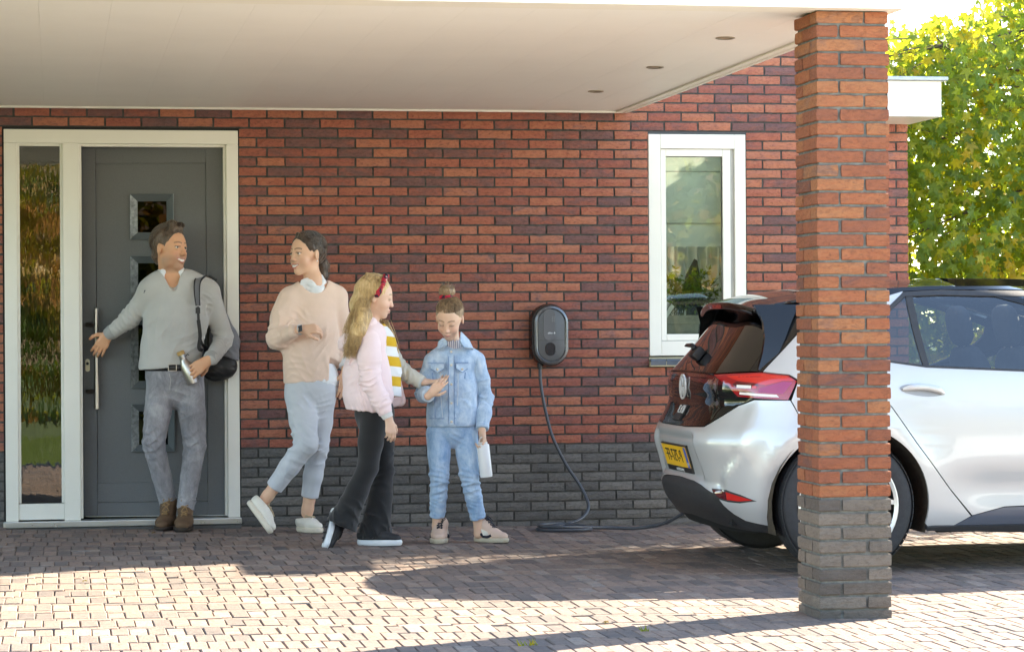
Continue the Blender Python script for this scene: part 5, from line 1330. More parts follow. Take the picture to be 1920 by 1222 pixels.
def hand(F, w, d, n, s=1., curl=(.5, .5, .5, .5), spread=.0, thumb=(1., .5), side=1, fdir=None):
    """palm with four jointed fingers and a thumb; w wrist, d towards the fingers, n out of the palm, side +1 puts the thumb on d x n"""
    d = nrm(d); n = nrm(n-np.dot(n, d)*np.array(d)); t = np.cross(d, n)*side; w = np.array(w, float); k = .006*s
    L = lambda a, b, c: w+s*(a*d+b*t+c*n)
    F.cone(L(-.02, 0, 0), L(.02, .003, 0), .024*s, .026*s, .02*s, flat=(n, .74)); F.cone(L(.022, .010, 0), L(.078, .024, 0), .020*s, .017*s, .012*s, flat=(n, .72)); F.cone(L(.022, -.008, 0), L(.072, -.022, 0), .020*s, .0155*s, .012*s, flat=(n, .72)); F.cone(L(.03, 0, 0), L(.076, 0, 0), .022*s, .0175*s, .012*s, flat=(n, .66))
    spec = [(.086, .028, .030, .024, .020, .0092), (.089, .0095, .034, .027, .021, .0095), (.085, -.009, .031, .025, .020, .0090), (.077, -.0265, .025, .019, .017, .0080)]
    for i, (a, b, l1, l2, l3, r) in enumerate(spec):
        p = L(a, b, 0); c = curl[i]; ang = 0; sd = (1.5-i)*spread; q = L(a-.02, b*.9, 0); F.cone(q, p, .0105*s, r*1.05*s, k)
        for j, (l, rr) in enumerate(((l1, r), (l2, r*.92), (l3, r*.82))):
            ang += c*(.75, 1., .75)[j]; dd = nrm(d*math.cos(ang)+n*math.sin(ang)+t*sd); e = p+dd*l*s; F.cone(p, e, rr*s, rr*.93*s, .0035*s); p = e
    th, tc = thumb; p = L(.020, .018, .004); d1 = nrm(d*.62+t*.78*th+n*.35*tc); e = p+d1*.040*s; F.cone(p, e, .0135*s, .0112*s, .010*s)
    d2 = nrm(d*.85+t*.38*th+n*.55*tc); g = e+d2*.030*s; F.cone(e, g, .0105*s, .0098*s, k); d3 = nrm(d*.9+t*.18*th+n*.75*tc); F.cone(g, g+d3*.024*s, .0096*s, .0082*s, k)
    return L
def shoe(parent, ankle, heel, toe, up, s, um, sm, name='shoe', lace=None, high=.0, label=None, thick=.022, extra=None, wide=1.):
    """low shoe: sole and upper as two solids, tongue and laces; heel and toe are points under the foot"""
    heel = np.array(heel, float); toe = np.array(toe, float); d = nrm(toe-heel); Ln = np.linalg.norm(toe-heel); up = nrm(np.array(up)-np.dot(up, d)*d); r = np.cross(d, up)
    L = lambda a, b, c: heel+d*a*Ln+r*b*s*wide+up*c*s
    lo = np.minimum(heel, toe)-.12*s; hi = np.maximum(heel, toe)+.12*s; lo = np.minimum(lo, np.array(ankle)-.08); hi = np.maximum(hi, np.array(ankle)+.08)
    F = Fld(lo, hi, .0042)
    F.cone(L(.14, 0, thick+.022), L(.60, .004, thick+.018), .036*s, .044*s, .02, flat=(up, .8)); F.cone(L(.60, .004, thick+.018), L(.86, .002, thick+.012), .043*s, .034*s, .02, flat=(up, .72))
    F.cone(L(.13, 0, thick+.02), L(.16, 0, .070+high), .034*s, .036*s, .02); F.cone(L(.16, 0, .070+high*.8), L(.52, 0, .050), .037*s, .034*s, .03); F.cone(L(.20, 0, .072+high), L(.34, 0, .064+high*.7), .038*s, .034*s, .03)
    F.cut(L(0, 0, thick), -up, .004)
    if high < .03: F.cut(L(.2, 0, .084+high), nrm(up*1.-d*.12), .006)
    F.ell(ankle+np.array([0, 0, .0]), (.036*s, .036*s, .06*s), None, .004, '-') if False else None
    U = link('upper', F.mesh('upper'), um)
    G = Fld(lo, hi, .0042)
    G.cone(L(.13, 0, .02), L(.60, .004, .02), .040*s, .050*s, .02, flat=(up, .9)); G.cone(L(.60, .004, .02), L(.88, .002, .02), .049*s, .037*s, .02, flat=(up, .9)); G.cut(L(0, 0, thick+.003), up, .004); G.cut(L(0, 0, .0), -up, .004)
    So = link('sole', G.mesh('sole'), sm)
    root = bpy.data.objects.new(name, None); COL.objects.link(root); root.parent = parent; root.location = Vector(heel)-parent.location
    if label: root['label'] = label
    for o in (U, So): o.parent = root; o.location = -Vector(heel)
    if lace is not None:
        b = MB()
        def top(a, bb):
            P = np.array([L(a, bb, c_) for c_ in np.arange(.20, .02, -.002)]); ix = np.clip(((P-F.lo)/F.h).astype(int), 0, F.n-1); v = F.v[ix[:, 0], ix[:, 1], ix[:, 2]]; k_ = np.argmax(v < .002)
            return P[k_]+up*.0015
        t0 = .34 if high > .03 else .40; dt = .062 if high > .03 else .052
        for i in range(5):
            t = t0+dt*i; wd = .020-.001*i
            for q in (-1, 1): b.tube([top(t, q*wd), top(t+dt*.25, q*wd*.45), top(t+dt*.7, -q*wd*.45), top(t+dt, -q*wd)], .0031*s, 6)
        e0 = top(t0, 0)
        for q in (-1, 1): b.tube([e0, e0+r*q*.018+up*.010, e0+r*q*.032-up*.004+d*.008, e0+r*q*.022-up*.012+d*.012], .0026*s, 6); b.tube([e0, e0+r*q*.012+d*.016, e0+r*q*.020+d*.030-up*.018], .0024*s, 6)
        o = link('laces', b.mesh('laces', smooth=True), lace); o.parent = root; o.location = -Vector(heel)
    return root, L
def part(name, F, mat, parent, most=1, smooth=1, label=None):
    me = F.mesh(name, smooth); me = keep_largest(me, most) if most else me; o = link(name, me, mat, parent)
    if label: o['label'] = label
    return o

def strands(name, paths, rad, mat, parent):
    """single hairs and fine locks lying over the hair"""
    b = MB(); q = random.Random(len(paths))
    for P in paths:
        n = len(P); b.tube([tuple(p) for p in P], [rad*(1-.75*(i/(n-1))**2)+.0002 for i in range(n)], 3, False)
    o = b.build(name, mat, parent, smooth=True); o['kind'] = 'stuff'; return o
def scalp(H, v0, v1, n=9, lift=1.0, wob=0., q=None, rx=(.088, .093, .105), c=(0, .053, -.020)):
    """path over the skull from direction v0 to v1, in head axes (right, up, forward)"""
    v0, v1 = nrm(v0), nrm(v1); om = math.acos(max(-1, min(1, float(v0 @ v1))))+1e-6; out = []
    for i in range(n):
        t = i/(n-1); v = (math.sin((1-t)*om)*v0+math.sin(t*om)*v1)/math.sin(om); k = lift+(wob*q.uniform(-1, 1) if q else 0)
        out.append(H['L'](c[0]+v[0]*rx[0]*k, c[1]+v[1]*rx[1]*k, c[2]+v[2]*rx[2]*k))
    return out
# ================================================================== people
A_ = np.array
def mid(a, b, t=.5): return A_(a)*(1-t)+A_(b)*t
# ---------------------------------------------------------------- man at the door
def man():
    T = empty('person', (-.38, -.2, .05), 'man in grey sweater and grey jeans at the door, one hand on its handle', 'person')
    sh_l, el_l, wr_l = A_((-0.544, -0.130, 1.489)), A_((-0.665, -0.050, 1.331)), A_((-0.780, 0.020, 1.244)); sh_r, el_r, wr_r = A_((-0.189, -0.130, 1.482)), A_((-0.088, -0.050, 1.200)), A_((-0.191, -0.290, 1.085))
    neck, hd = A_((-0.411, -0.120, 1.567)), A_((-0.420, -0.130, 1.743)); hip_l, hip_r = A_((-0.477, -0.130, 0.943)), A_((-0.309, -0.130, 0.941)); kn_l, kn_r = A_((-0.531, -0.220, 0.570)), A_((-0.282, -0.200, 0.553)); an_l, an_r = A_((-0.437, -0.140, 0.188)), A_((-0.342, -0.240, 0.180)); pel = A_((-0.396, -0.130, 0.994)); che = A_((-0.387, -0.130, 1.320)); wai = A_((-0.401, -0.130, 1.098))
    hf = (.70, -.71, .05)
    # body, one skin
    F = Fld((-1.0, -.50, .0), (.06, .22, 1.98), .0045)
    F.chain([pel, wai, che, mid(che, neck, .7)], [.125, .12, .135, .115], .05, flat=((0, 1, 0), .72)); F.cone(mid(sh_l, neck, .3), mid(sh_r, neck, .3), .07, .07, .05, flat=((0, 1, 0), .8))
    for a, b in ((hip_l, kn_l), (hip_r, kn_r)): F.cone(a, b, .082, .055, .04)
    for a, b in ((kn_l, an_l), (kn_r, an_r)): F.cone(a, b, .053, .038, .02); F.cone(b, A_(b)+A_((0, -.02, -.05)), .036, .036, .02)
    F.chain([sh_l, el_l, wr_l], [.052, .042, .029], .02); F.chain([sh_r, el_r, wr_r], [.052, .042, .029], .02)
    H = head(F, hd, hf, (.04, .06, 1), 1.10, 'm', 1.)
    F.cone(neck+A_((0, .01, -.03)), H['L'](0, -.055, -.018), .066, .060, .03); F.cone(mid(sh_l, neck, .55), neck+A_((0, .01, .03)), .04, .05, .05); F.cone(mid(sh_r, neck, .55), neck+A_((0, .01, .03)), .04, .05, .05)
    # hand resting on the bar handle: thumb round it, fingers hanging
    hand(F, wr_l+A_((-.010, .0, -.006)), (-.52, .16, -.84), (.10, .97, .05), 1.08, (.42, .38, .30, .25), .07, (1.5, .5), side=-1)
    # hand round the bottle
    hand(F, wr_r+A_((-.010, -.006, -.006)), (-.82, -.06, -.57), (.02, .99, -.10), 1.10, (.34, .36, .38, .40), .09, (.7, 1.9), side=1)
    me = keep_largest(F.mesh('body')); tint(me, skin_fn(H, (.74, .40, .23), (.56, .19, .15), (.17, .10, .06), (.24, .17, .13), 1., (.55, .22, .14))); link('body', me, SKIN, T)
    eyes(H, T, (.05, .04, .03), (.25, 0))
    # hair swept back
    G = Fld(hd-.17, hd+.20, .004); L = H['L']; s = H['s']; A3 = (H['r'], H['u'], H['f'])
    G.ell(L(0, .055, -.022), (.088*s, .093*s, .103*s), A3, .01); G.cone(L(-.03, .135, .045), L(.035, .140, .050), .020*s, .022*s, .03); G.cone(L(0, .140, .01), L(0, .120, -.06), .03*s, .03*s, .03); G.ell(L(0, -.02, -.075), (.060*s, .055*s, .035*s), A3, .02)
    G.ell(L(0, -.005, .085), (.090*s, .100*s, .058*s), A3, .008, '-'); 
    for q in (-1, 1): G.ell(L(q*.085, -.005, -.002), (.03*s, .036*s, .026*s), A3, .006, '-'); G.ell(L(q*.075, -.09, .02), (.05*s, .07*s, .08*s), A3, .01, '-')
    G.rough(.0018, .03, 3, (1, 1, .5)); G.rough(.0010, .013, 5, (1, 1, .6)); HMM = hair_mat('brown_hair', (.035, .022, .014), (.11, .068, .042), (.26, .18, .12), (60, 60, 20)); part('hair', G, HMM, T)
    q = random.Random(1); P_ = []
    for i in range(420):
        a = q.uniform(-.85, .85); d0 = .78-.35*abs(a)+q.uniform(-.15, .05); P_.append(scalp(H, (a, .85, d0), (a*1.1+q.uniform(-.2, .2), q.uniform(-.6, .2), -.75), 8, 1.035+q.uniform(-.02, .035), .006, q, (.088, .095, .103), (0, .055, -.022)))
    for i in range(150): a = q.uniform(-.04, .04); p0 = L(a, .128, .052+q.uniform(-.01, .02)); P_.append([p0, p0+H['u']*.018+H['f']*q.uniform(.0, .014), p0+H['u']*q.uniform(.022, .034)-H['f']*.012+H['r']*q.uniform(-.01, .01), p0+H['u']*.022-H['f']*.04])
    strands('hair_strands', P_, .0014, HMM, T)
    # shirt collar under the v-neck
    SH = cloth('white_shirt', (.80, .81, .83), .03, .7, .2)
    G = Fld(neck-.16, neck+.14, .0042); G.cone(neck+A_((-.0, .02, -.02)), neck+A_((.005, .015, .045)), .082, .074, .01, flat=((0, 1, 0), .95)); G.cone(mid(sh_l, neck, .75)+A_((0, 0, -.01)), mid(sh_r, neck, .75)+A_((0, 0, -.01)), .055, .055, .03)
    for q, sh in ((-1, sh_l), (1, sh_r)):   # collar wings
        a = neck+A_((q*.055, -.055, .045)); G.cone(a, neck+A_((q*.062, -.090, -.020)), .016, .010, .012, flat=((q*.5, -1, .3), .5)); G.cone(neck+A_((q*.075, .0, .05)), a, .014, .016, .012)
    G.cone(neck+A_((0, .02, .0)), neck+A_((.0, .01, .12)), .069, .062, .004, '-'); G.cone(neck+A_((0, -.13, .06)), neck+A_((.004, -.105, -.065)), .038, .006, .006, '-'); G.cone(neck+A_((0, -.08, .02)), neck+A_((.004, -.10, -.05)), .035, .008, .006, '-')
    part('shirt_collar', G, SH, T)
    # sweater
    KN = cloth('grey_knit', (.50, .485, .46), .06, .95, .45, (380, 380, 380)); RIB = cloth('grey_rib_knit', (.36, .36, .35), .05, .95, .8, (420, 60, 60))
    G = Fld((-1.0, -.50, .92), (.12, .20, 1.72), .0058); fl = ((0, 1, 0), .70)
    hem = A_((-0.431, -0.130, 1.040))
    G.chain([hem, A_((-0.414, -0.130, 1.157)), A_((-0.388, -0.140, 1.320)), A_((-0.374, -0.135, 1.450))], [.185, .180, .190, .172], .03, flat=((0, 1, 0), .66)); G.cone(mid(sh_l, neck, .12), mid(sh_r, neck, .12), .088, .088, .06, flat=((0, 1, 0), .85)); G.cone(mid(sh_l, neck, .55)+A_((0, 0, .005)), mid(sh_r, neck, .55)+A_((0, 0, .005)), .082, .082, .05)
    G.chain([sh_l, el_l, wr_l+A_((.012, 0, .004))], [.070, .056, .044], .03); G.chain([sh_r, el_r, wr_r+A_((.010, .01, .0))], [.070, .058, .044], .03)
    G.cut(hem+A_((0, 0, -.012)), (0.06, 0, -1), .008)
    G.cone(neck+A_((0, .015, .02)), neck+A_((.0, .0, .20)), .078, .085, .006, '-'); G.cone(neck+A_((0, -.16, .10)), neck+A_((.006, -.15, -.052)), .075, .012, .008, '-'); G.cone(neck+A_((0, -.06, .03)), neck+A_((.005, -.12, -.05)), .060, .02, .008, '-')
    G.wave(el_l, .16, sh_l-wr_l, .0075, .034, 3, .7); G.wave(el_r, .15, sh_r-el_r, .009, .04, 4, .8); G.wave(mid(el_r, wr_r), .12, el_r-wr_r, .007, .03, 5); G.wave(A_((-0.491, -0.280, 1.191)), .26, (.75, 0, .45), .0065, .075, 6, 1.); G.wave(A_((-0.282, -0.280, 1.238)), .20, (.6, 0, -.6), .007, .06, 7, 1.); G.wave(A_((-0.245, -0.200, 1.416)), .12, (.6, 0, .7), .006, .05, 8)
    part('sweater', G, KN, T)
    G = Fld(wr_l-.10, wr_l+.10, .0045); d = nrm(wr_l-el_l); G.cone(wr_l-d*.012, wr_l+d*.022, .0445, .039, .01); G.cut(wr_l+d*.028, d, .004); G.cut(wr_l-d*.03, -d, .004); part('cuff', G, RIB, T)
    G = Fld(wr_r-.10, wr_r+.10, .0045); d = nrm(wr_r-el_r); G.cone(wr_r-d*.02, wr_r+d*.012, .046, .040, .01); G.cut(wr_r+d*.018, d, .004); G.cut(wr_r-d*.035, -d, .004); part('cuff', G, RIB, T)
    b = MB(); e = A_((-0.581, -0.262, 1.494)); b.add([tuple(e+A_(q)) for q in [(-.006, 0, -.010), (-.002, 0, -.012), (.002, 0, -.002), (.006, 0, .002), (.003, 0, .010), (-.001, 0, .004), (-.003, 0, -.004)]], [tuple(range(7))]); o = b.build('chest_emblem', plain('emblem_navy', (.02, .02, .04), .7), T)
    # jeans
    JN = denim('grey_denim', (.17, .165, .178), (.27, .262, .28), (.40, .39, .40), 10)
    G = Fld((-.62, -.50, .06), (-.05, .10, 1.12), .0055)
    G.chain([A_((-0.402, -0.130, 1.046)), A_((-0.396, -0.130, 0.975)), A_((-0.393, -0.130, 0.922))], [.170, .174, .150], .02, flat=((0, 1, 0), .68)); G.cut(A_((-0.402, -0.130, 1.056)), (0, 0, 1), .005)
    for h_, k_, a_ in ((hip_l, kn_l, an_l), (hip_r, kn_r, an_r)): G.chain([h_+A_((0, 0, -.02)), mid(h_, k_, .5), k_, mid(k_, a_, .5), a_+A_((0, 0, .0))], [.092, .082, .068, .059, .054], .012)
    for a_, k_ in ((an_l, kn_l), (an_r, kn_r)): d = nrm(a_-k_); G.cut(a_+d*.012, d, .006, a_-.11, a_+.11); G.wave(a_-d*.05, .10, d, .0085, .028, 9, .6); G.wave(k_+A_((0, -.04, 0)), .14, (0.1, 0, 1), .009, .05, 10, 1.)
    G.cone(an_l+A_((0, 0, -.03)), an_l+A_((0, 0, -.03))+.02, .04, .04, .004, '-') if False else None
    cr = A_((-0.411, -0.240, 0.883)); G.wave(cr, .19, (.25, 0, 1), .0085, .046, 11, .9); G.wave(A_((-0.524, -0.240, 0.771)), .17, (.5, 0, 1), .006, .05, 12, 1.); G.wave(A_((-0.293, -0.240, 0.769)), .16, (-.4, 0, 1), .006, .05, 13, 1.)
    part('jeans', G, JN, T)
    b = MB(); b.tube([tuple(A_(q)) for q in ((-0.437, -0.262, 0.997), (-0.428, -0.268, 0.958), (-0.434, -0.262, 0.900))], .0018, 5); b.build('fly_seam', plain('pale_thread', (.45, .43, .40), .8), T)
    # belt with buckle
    BL = plain('black_leather', (.014, .013, .012), .35, var=.2, scale=20, bump=.2)
    c0 = A_((-0.402, -0.130, 1.030)); V = []; n = 40
    for zz in (-.019, -.018, .017, .019):
        for k_ in range(n):
            a = 2*math.pi*k_/n; rr = .004 if abs(zz) < .0185 else .001; V.append((c0[0]+(.172+rr)*math.cos(a), c0[1]+(.121+rr)*math.sin(a), c0[2]+zz+.012*math.cos(a)*0))
    MB().add(V, [(i*n+k_, i*n+(k_+1) % n, (i+1)*n+(k_+1) % n, (i+1)*n+k_) for i in range(3) for k_ in range(n)]).build('belt', BL, T, smooth=True)
    b = MB(); e = A_((-0.417, -0.258, 1.032)); 
    for x0, x1, z0, z1 in ((-.026, .026, .017, .021), (-.026, .026, -.021, -.017), (-.026, -.022, -.017, .017), (.022, .026, -.017, .017)): b.box((e[0]+x0, e[1]-.004, e[2]+z0), (e[0]+x1, e[1]+.002, e[2]+z1), .001)
    b.build('buckle', STEEL, T)
    BO = plain('brown_nubuck', (.13, .075, .040), .8, var=.35, scale=14, bump=.5, bscale=120); SOB = plain('boot_sole', (.045, .032, .024), .85, var=.2); LC = plain('tan_laces', (.30, .18, .08), .9)
    h, t = A_((-0.426, -0.100, 0.107)), A_((-0.494, -0.345, 0.075)); h[2] = t[2] = .052; shoe(T, an_l, h, t, (0, 0, 1), 1.16, BO, SOB, 'boot', LC, .062, thick=.018)
    h, t = A_((-0.332, -0.170, 0.085)), A_((-0.370, -0.420, 0.059)); h[2] = t[2] = .050; shoe(T, an_r, h, t, (0, 0, 1), 1.16, BO, SOB, 'boot', LC, .062, thick=.018)
    # bottle held in the hand
    B_ = empty('water_bottle', (-0.324, -0.250, 1.028), 'steel drinking bottle with wooden cap held by the man', 'bottle')
    a, b_ = A_((-0.366, -0.268, 1.119)), A_((-0.296, -0.262, 0.944)); d = nrm(b_-a)
    def ax_lathe(prof, p0, d, mname, mat, par, n=24):
        x = nrm(np.cross(d, (0, 1, 0.1))); y = np.cross(d, x); V = []
        for r_, h_ in prof:
            for k_ in range(n): t_ = 2*math.pi*k_/n; V.append(tuple(p0+d*h_+(x*math.cos(t_)+y*math.sin(t_))*r_))
        return MB().add(V, [(i*n+k_, i*n+(k_+1) % n, (i+1)*n+(k_+1) % n, (i+1)*n+k_) for i in range(len(prof)-1) for k_ in range(n)]+[tuple(range(n))[::-1], tuple((len(prof)-1)*n+k_ for k_ in range(n))]).build(mname, mat, par, angle=35)
    ax_lathe([(.019, .012), (.020, .03), (.021, .031), (.020, .036), (.0205, .040), (.024, .055), (.036, .078), (.036, .195), (.033, .199)], a, d, 'bottle_body', STEEL, B_)
    ax_lathe([(.020, -.012), (.0235, -.010), (.0235, .010), (.021, .012)], a, d, 'cap', plain('bamboo_cap', (.50, .30, .10), .5, var=.2, scale=40), B_)
    p = a+d*.02; b = MB(); b.tube([tuple(p+A_((.02, -.01, 0))), tuple(p+A_((.032, -.012, .012))), tuple(p+A_((.042, -.01, .006)))], .0025, 6); b.build('cap_loop', BLACKP, B_)
    # backpack on the shoulder
    K_ = empty('backpack', (-0.062, 0.000, 1.186), 'grey and black backpack hanging behind the man by one shoulder strap', 'backpack')
    BG = cloth('backpack_grey', (.17, .17, .185), .12, .8, .5, (300, 300, 300)); BB = plain('backpack_black', (.014, .014, .015), .55, var=.2, scale=10, bump=.3, bscale=40)
    G = Fld((-0.267, -0.250, 0.898), (0.054, 0.200, 1.502), .006) if False else Fld((-.30, -.20, .86), (.06, .085, 1.50), .006)
    G.chain([A_((-0.127, -0.020, 1.358)), A_((-0.086, -0.020, 1.187)), A_((-0.077, -0.020, 1.055))], [.055, .085, .080], .04, flat=((0, 1, 0), .85)); G.wave(A_((-0.077, -0.080, 1.187)), .15, (.9, 0, .4), .005, .05, 3); G.cut(A_((-0.090, -0.020, 1.095)), (-.35, 0, -1), .006); part('bag', G, BG, K_)
    G = Fld((-.32, -.22, .84), (.06, .085, 1.30), .006)
    G.chain([A_((-0.182, -0.040, 1.155)), A_((-0.143, -0.030, 1.029)), A_((-0.087, -0.030, 1.035))], [.035, .078, .078], .04, flat=((0, 1, 0), .9)); G.cut(A_((-0.090, -0.020, 1.104)), (.30, 0, 1), .006); G.wave(A_((-0.128, -0.100, 1.007)), .14, (.2, 0, 1), .007, .035, 4); part('bag_base', G, BB, K_)
    def band(pts, w, name, mat, par, th=.004, side=(1, 0, 0)):
        pts = spline(pts, 6); b = MB(); V = []; w = w if isinstance(w, list) else [w, w]
        for i, p_ in enumerate(pts):
            t_ = (pts[min(i+1, len(pts)-1)]-pts[max(i-1, 0)]).normalized(); sd = Vector(side)-t_*t_.dot(Vector(side)); sd.normalize(); n_ = t_.cross(sd); ww = (w[0]+(w[1]-w[0])*i/(len(pts)-1))/2
            V += [p_-sd*ww-n_*th, p_+sd*ww-n_*th, p_+sd*ww+n_*th, p_-sd*ww+n_*th]
        m_ = len(pts); b.add(V, [(i*4+j, i*4+(j+1) % 4, (i+1)*4+(j+1) % 4, (i+1)*4+j) for i in range(m_-1) for j in range(4)]+[(3, 2, 1, 0), tuple((m_-1)*4+j for j in range(4))]); return b.build(name, mat, par, angle=40)
    st = [(-0.156, 0.020, 1.566), (-0.212, -0.100, 1.590), (-0.258, -0.222, 1.558), (-0.267, -0.268, 1.480), (-0.262, -0.282, 1.405)]
    band(st, [.056, .024], 'shoulder_strap', BG, K_)
    for q in (-.026, .026):
        band([tuple(A_(p_)+A_((q*(1-.55*i/4), -.004, 0))) for i, p_ in enumerate(st)], .006, 'strap_edge', BB, K_, .005)
    MB().box(tuple(A_((-0.263, -0.292, 1.376))-A_((.014, .004, .018))), tuple(A_((-0.263, -0.292, 1.376))+A_((.014, .004, .018))), .002).build('strap_buckle', BLACKP, K_)
    band([(-0.262, -0.284, 1.399), (-0.257, -0.285, 1.286), (-0.243, -0.250, 1.189), (-0.200, -0.120, 1.139)], .016, 'strap_webbing', BB, K_); band([(-0.260, -0.287, 1.318), (-0.250, -0.275, 1.228), (-0.256, -0.262, 1.150), (-0.234, -0.255, 1.134)], .022, 'strap_tail', BB, K_)
    return band, ax_lathe
band, ax_lathe = man()
# ---------------------------------------------------------------- woman in the peach sweater
def woman():
    T = empty('person', (.2, -.5, .04), 'woman in peach sweater and pale grey trousers, looking back at the man', 'person')
    neck, hd = A_((0.430, -0.450, 1.517)), A_((0.383, -0.450, 1.700)); sh_l, el_l, wr_l = A_((0.268, -0.460, 1.437)), A_((0.195, -0.500, 1.206)), A_((0.321, -0.660, 1.257)); sh_r, el_r, wr_r = A_((0.575, -0.420, 1.449)), A_((0.611, -0.400, 1.183)), A_((0.612, -0.500, 1.010))
    pel = A_((0.399, -0.460, 0.902)); che = A_((0.415, -0.460, 1.282)); hip_l, hip_r = A_((0.336, -0.480, 0.858)), A_((0.466, -0.440, 0.856)); kn_l, kn_r = A_((0.356, -0.620, 0.575)), A_((0.439, -0.460, 0.535)); an_l, an_r = A_((0.137, -0.520, 0.268)), A_((0.385, -0.400, 0.178))
    F = Fld((-.02, -.88, .02), (.72, -.20, 1.94), .0045)
    F.chain([pel, A_((0.410, -0.460, 1.089)), che, mid(che, neck, .7)], [.118, .098, .110, .085], .05, flat=((0, 1, 0), .72)); F.cone(mid(sh_l, neck, .3), mid(sh_r, neck, .3), .050, .050, .04)
    for a, b in ((hip_l, kn_l), (hip_r, kn_r)): F.cone(a, b, .080, .052, .04)
    for a, b in ((kn_l, an_l), (kn_r, an_r)): d = nrm(b-a); F.chain([a, mid(a, b, .35), mid(a, b, .86), b, b+d*.03], [.050, .050, .033, .034, .036], .02)
    F.chain([sh_l, el_l, wr_l], [.042, .036, .025], .02); F.chain([sh_r, el_r, wr_r], [.042, .036, .025], .02)
    H = head(F, hd, (-.83, -.55, .03), (.06, .05, 1), 1.07, 'f', 1.)
    F.cone(neck+A_((.0, .0, -.04)), H['L'](0, -.05, -.030), .052, .046, .03); F.cone(mid(sh_l, neck, .6), neck+A_((0, .0, .02)), .034, .040, .05); F.cone(mid(sh_r, neck, .6), neck+A_((0, .0, .02)), .034, .040, .05)
    hand(F, wr_l+A_((.008, -.005, .002)), (.98, -.15, .05), (-.1, .75, -.65), .98, (.75, .85, .9, .85), .02, (.7, .8), side=-1)
    hand(F, wr_r+A_((0, 0, -.012)), (-.12, -.05, -.99), (-.2, .95, 0), .98, (.22, .25, .35, .45), .08, (1., .4), side=-1)
    me = keep_largest(F.mesh('body')); tint(me, skin_fn(H, (.80, .50, .34), (.64, .20, .17), (.10, .06, .04), None, 1., (.64, .26, .18))); link('body', me, SKIN, T); eyes(H, T, (.06, .05, .04), (-.1, .05))
    L = H['L']; s = H['s']; A3 = (H['r'], H['u'], H['f']); HM = hair_mat('dark_brown_hair', (.022, .014, .010), (.065, .042, .030), (.17, .115, .08), (30, 30, 18))
    G = Fld(hd-.20, hd+.22, .004); G.ell(L(0, .053, -.020), (.087*s, .092*s, .106*s), A3, .01); G.ell(L(0, .02, -.075), (.055*s, .06*s, .045*s), A3, .02)
    G.ell(L(0, -.012, .085), (.082*s, .106*s, .062*s), A3, .006, '-')
    for q in (-1, 1): G.ell(L(q*.085, -.018, -.004), (.03*s, .040*s, .030*s), A3, .006, '-'); G.ell(L(q*.06, -.11, .02), (.06*s, .09*s, .09*s), A3, .01, '-')
    for q in (-1, 1): G.cone(L(q*.012, .122, .058), L(q*.070, .045, .030), .010*s, .012*s, .014)
    G.chain([L(0, .0, -.100), L(.012, -.05, -.128), L(.02, -.105, -.128), L(.025, -.150, -.135)], [.030, .034, .036, .016], .02)
    G.rough(.0014, .028, 8, (1, 1, .5)); G.rough(.0008, .012, 9); part('hair', G, HM, T, 1)
    q = random.Random(2); P_ = []
    for i in range(420):
        a = q.choice([-1, 1])*q.uniform(.02, .95); P_.append(scalp(H, (a, .9-.75*abs(a)+q.uniform(-.05, .1), .80-.45*abs(a)), (q.uniform(-.15, .15), q.uniform(-.35, .0), -1), 9, 1.0+q.uniform(0, .03), .005, q, (.087, .092, .106), (0, .053, -.020)))
    for i in range(110):
        o_ = A_((q.gauss(0, .014), q.gauss(0, .014), q.gauss(0, .006))); P_.append([L(0, .0, -.100)+o_, L(.012, -.05, -.128)+o_*1.2, L(.02, -.105, -.128)+o_*1.3, L(.025, -.150-q.uniform(-.01, .03), -.135)+o_*1.1])
    strands('hair_strands', P_, .0013, HM, T)
    for q in (-1, 1): b = MB(); blob(b, tuple(L(q*.086, -.030, -.006)), (.005, .005, .005), 2., 10, 8); b.build('earring', WPRINT, T, smooth=True)
    SH = bpy.data.materials['white_shirt']
    G = Fld(neck-.14, neck+.13, .0042); G.cone(neck+A_((0, .0, -.03)), neck+A_((0, .01, .03)), .080, .062, .02); G.cone(neck+A_((-.055, -.045, .028)), neck+A_((-.095, -.055, -.02)), .022, .018, .02, flat=((.2, -1, .4), .5)); G.cone(neck+A_((-.02, -.065, .012)), neck+A_((.020, -.072, -.012)), .018, .014, .02, flat=((.2, -1, .4), .5)); G.cone(neck+A_((-.07, -.03, .03)), neck+A_((-.02, -.065, .02)), .018, .018, .02, flat=((0, -.5, 1), .6)); G.cone(neck+A_((.058, .0, .02)), neck+A_((.05, -.03, .03)), .014, .014, .02)
    G.cone(neck+A_((.004, .0, .0)), H['L'](0, -.06, -.03), .054, .050, .004, '-'); G.cone(neck+A_((.012, -.06, .07)), neck+A_((.012, -.05, -.0)), .040, .02, .006, '-'); part('shirt_collar', G, SH, T)
    PE = cloth('peach_knit', (.82, .60, .48), .05, .95, .35, (420, 420, 420))
    G = Fld((.02, -.88, .82), (.72, -.20, 1.62), .0058); fl = ((0, 1, 0), .72)
    G.chain([A_((0.403, -0.460, 0.954)), A_((0.407, -0.460, 1.056)), A_((0.408, -0.460, 1.217)), A_((0.423, -0.450, 1.378))], [.166, .164, .156, .140], .03, flat=((0, 1, 0), .70)); G.cone(mid(sh_l, neck, .15), mid(sh_r, neck, .15), .070, .070, .06, flat=((0, 1, 0), .9)); G.cone(mid(sh_l, neck, .6), mid(sh_r, neck, .6), .066, .066, .04)
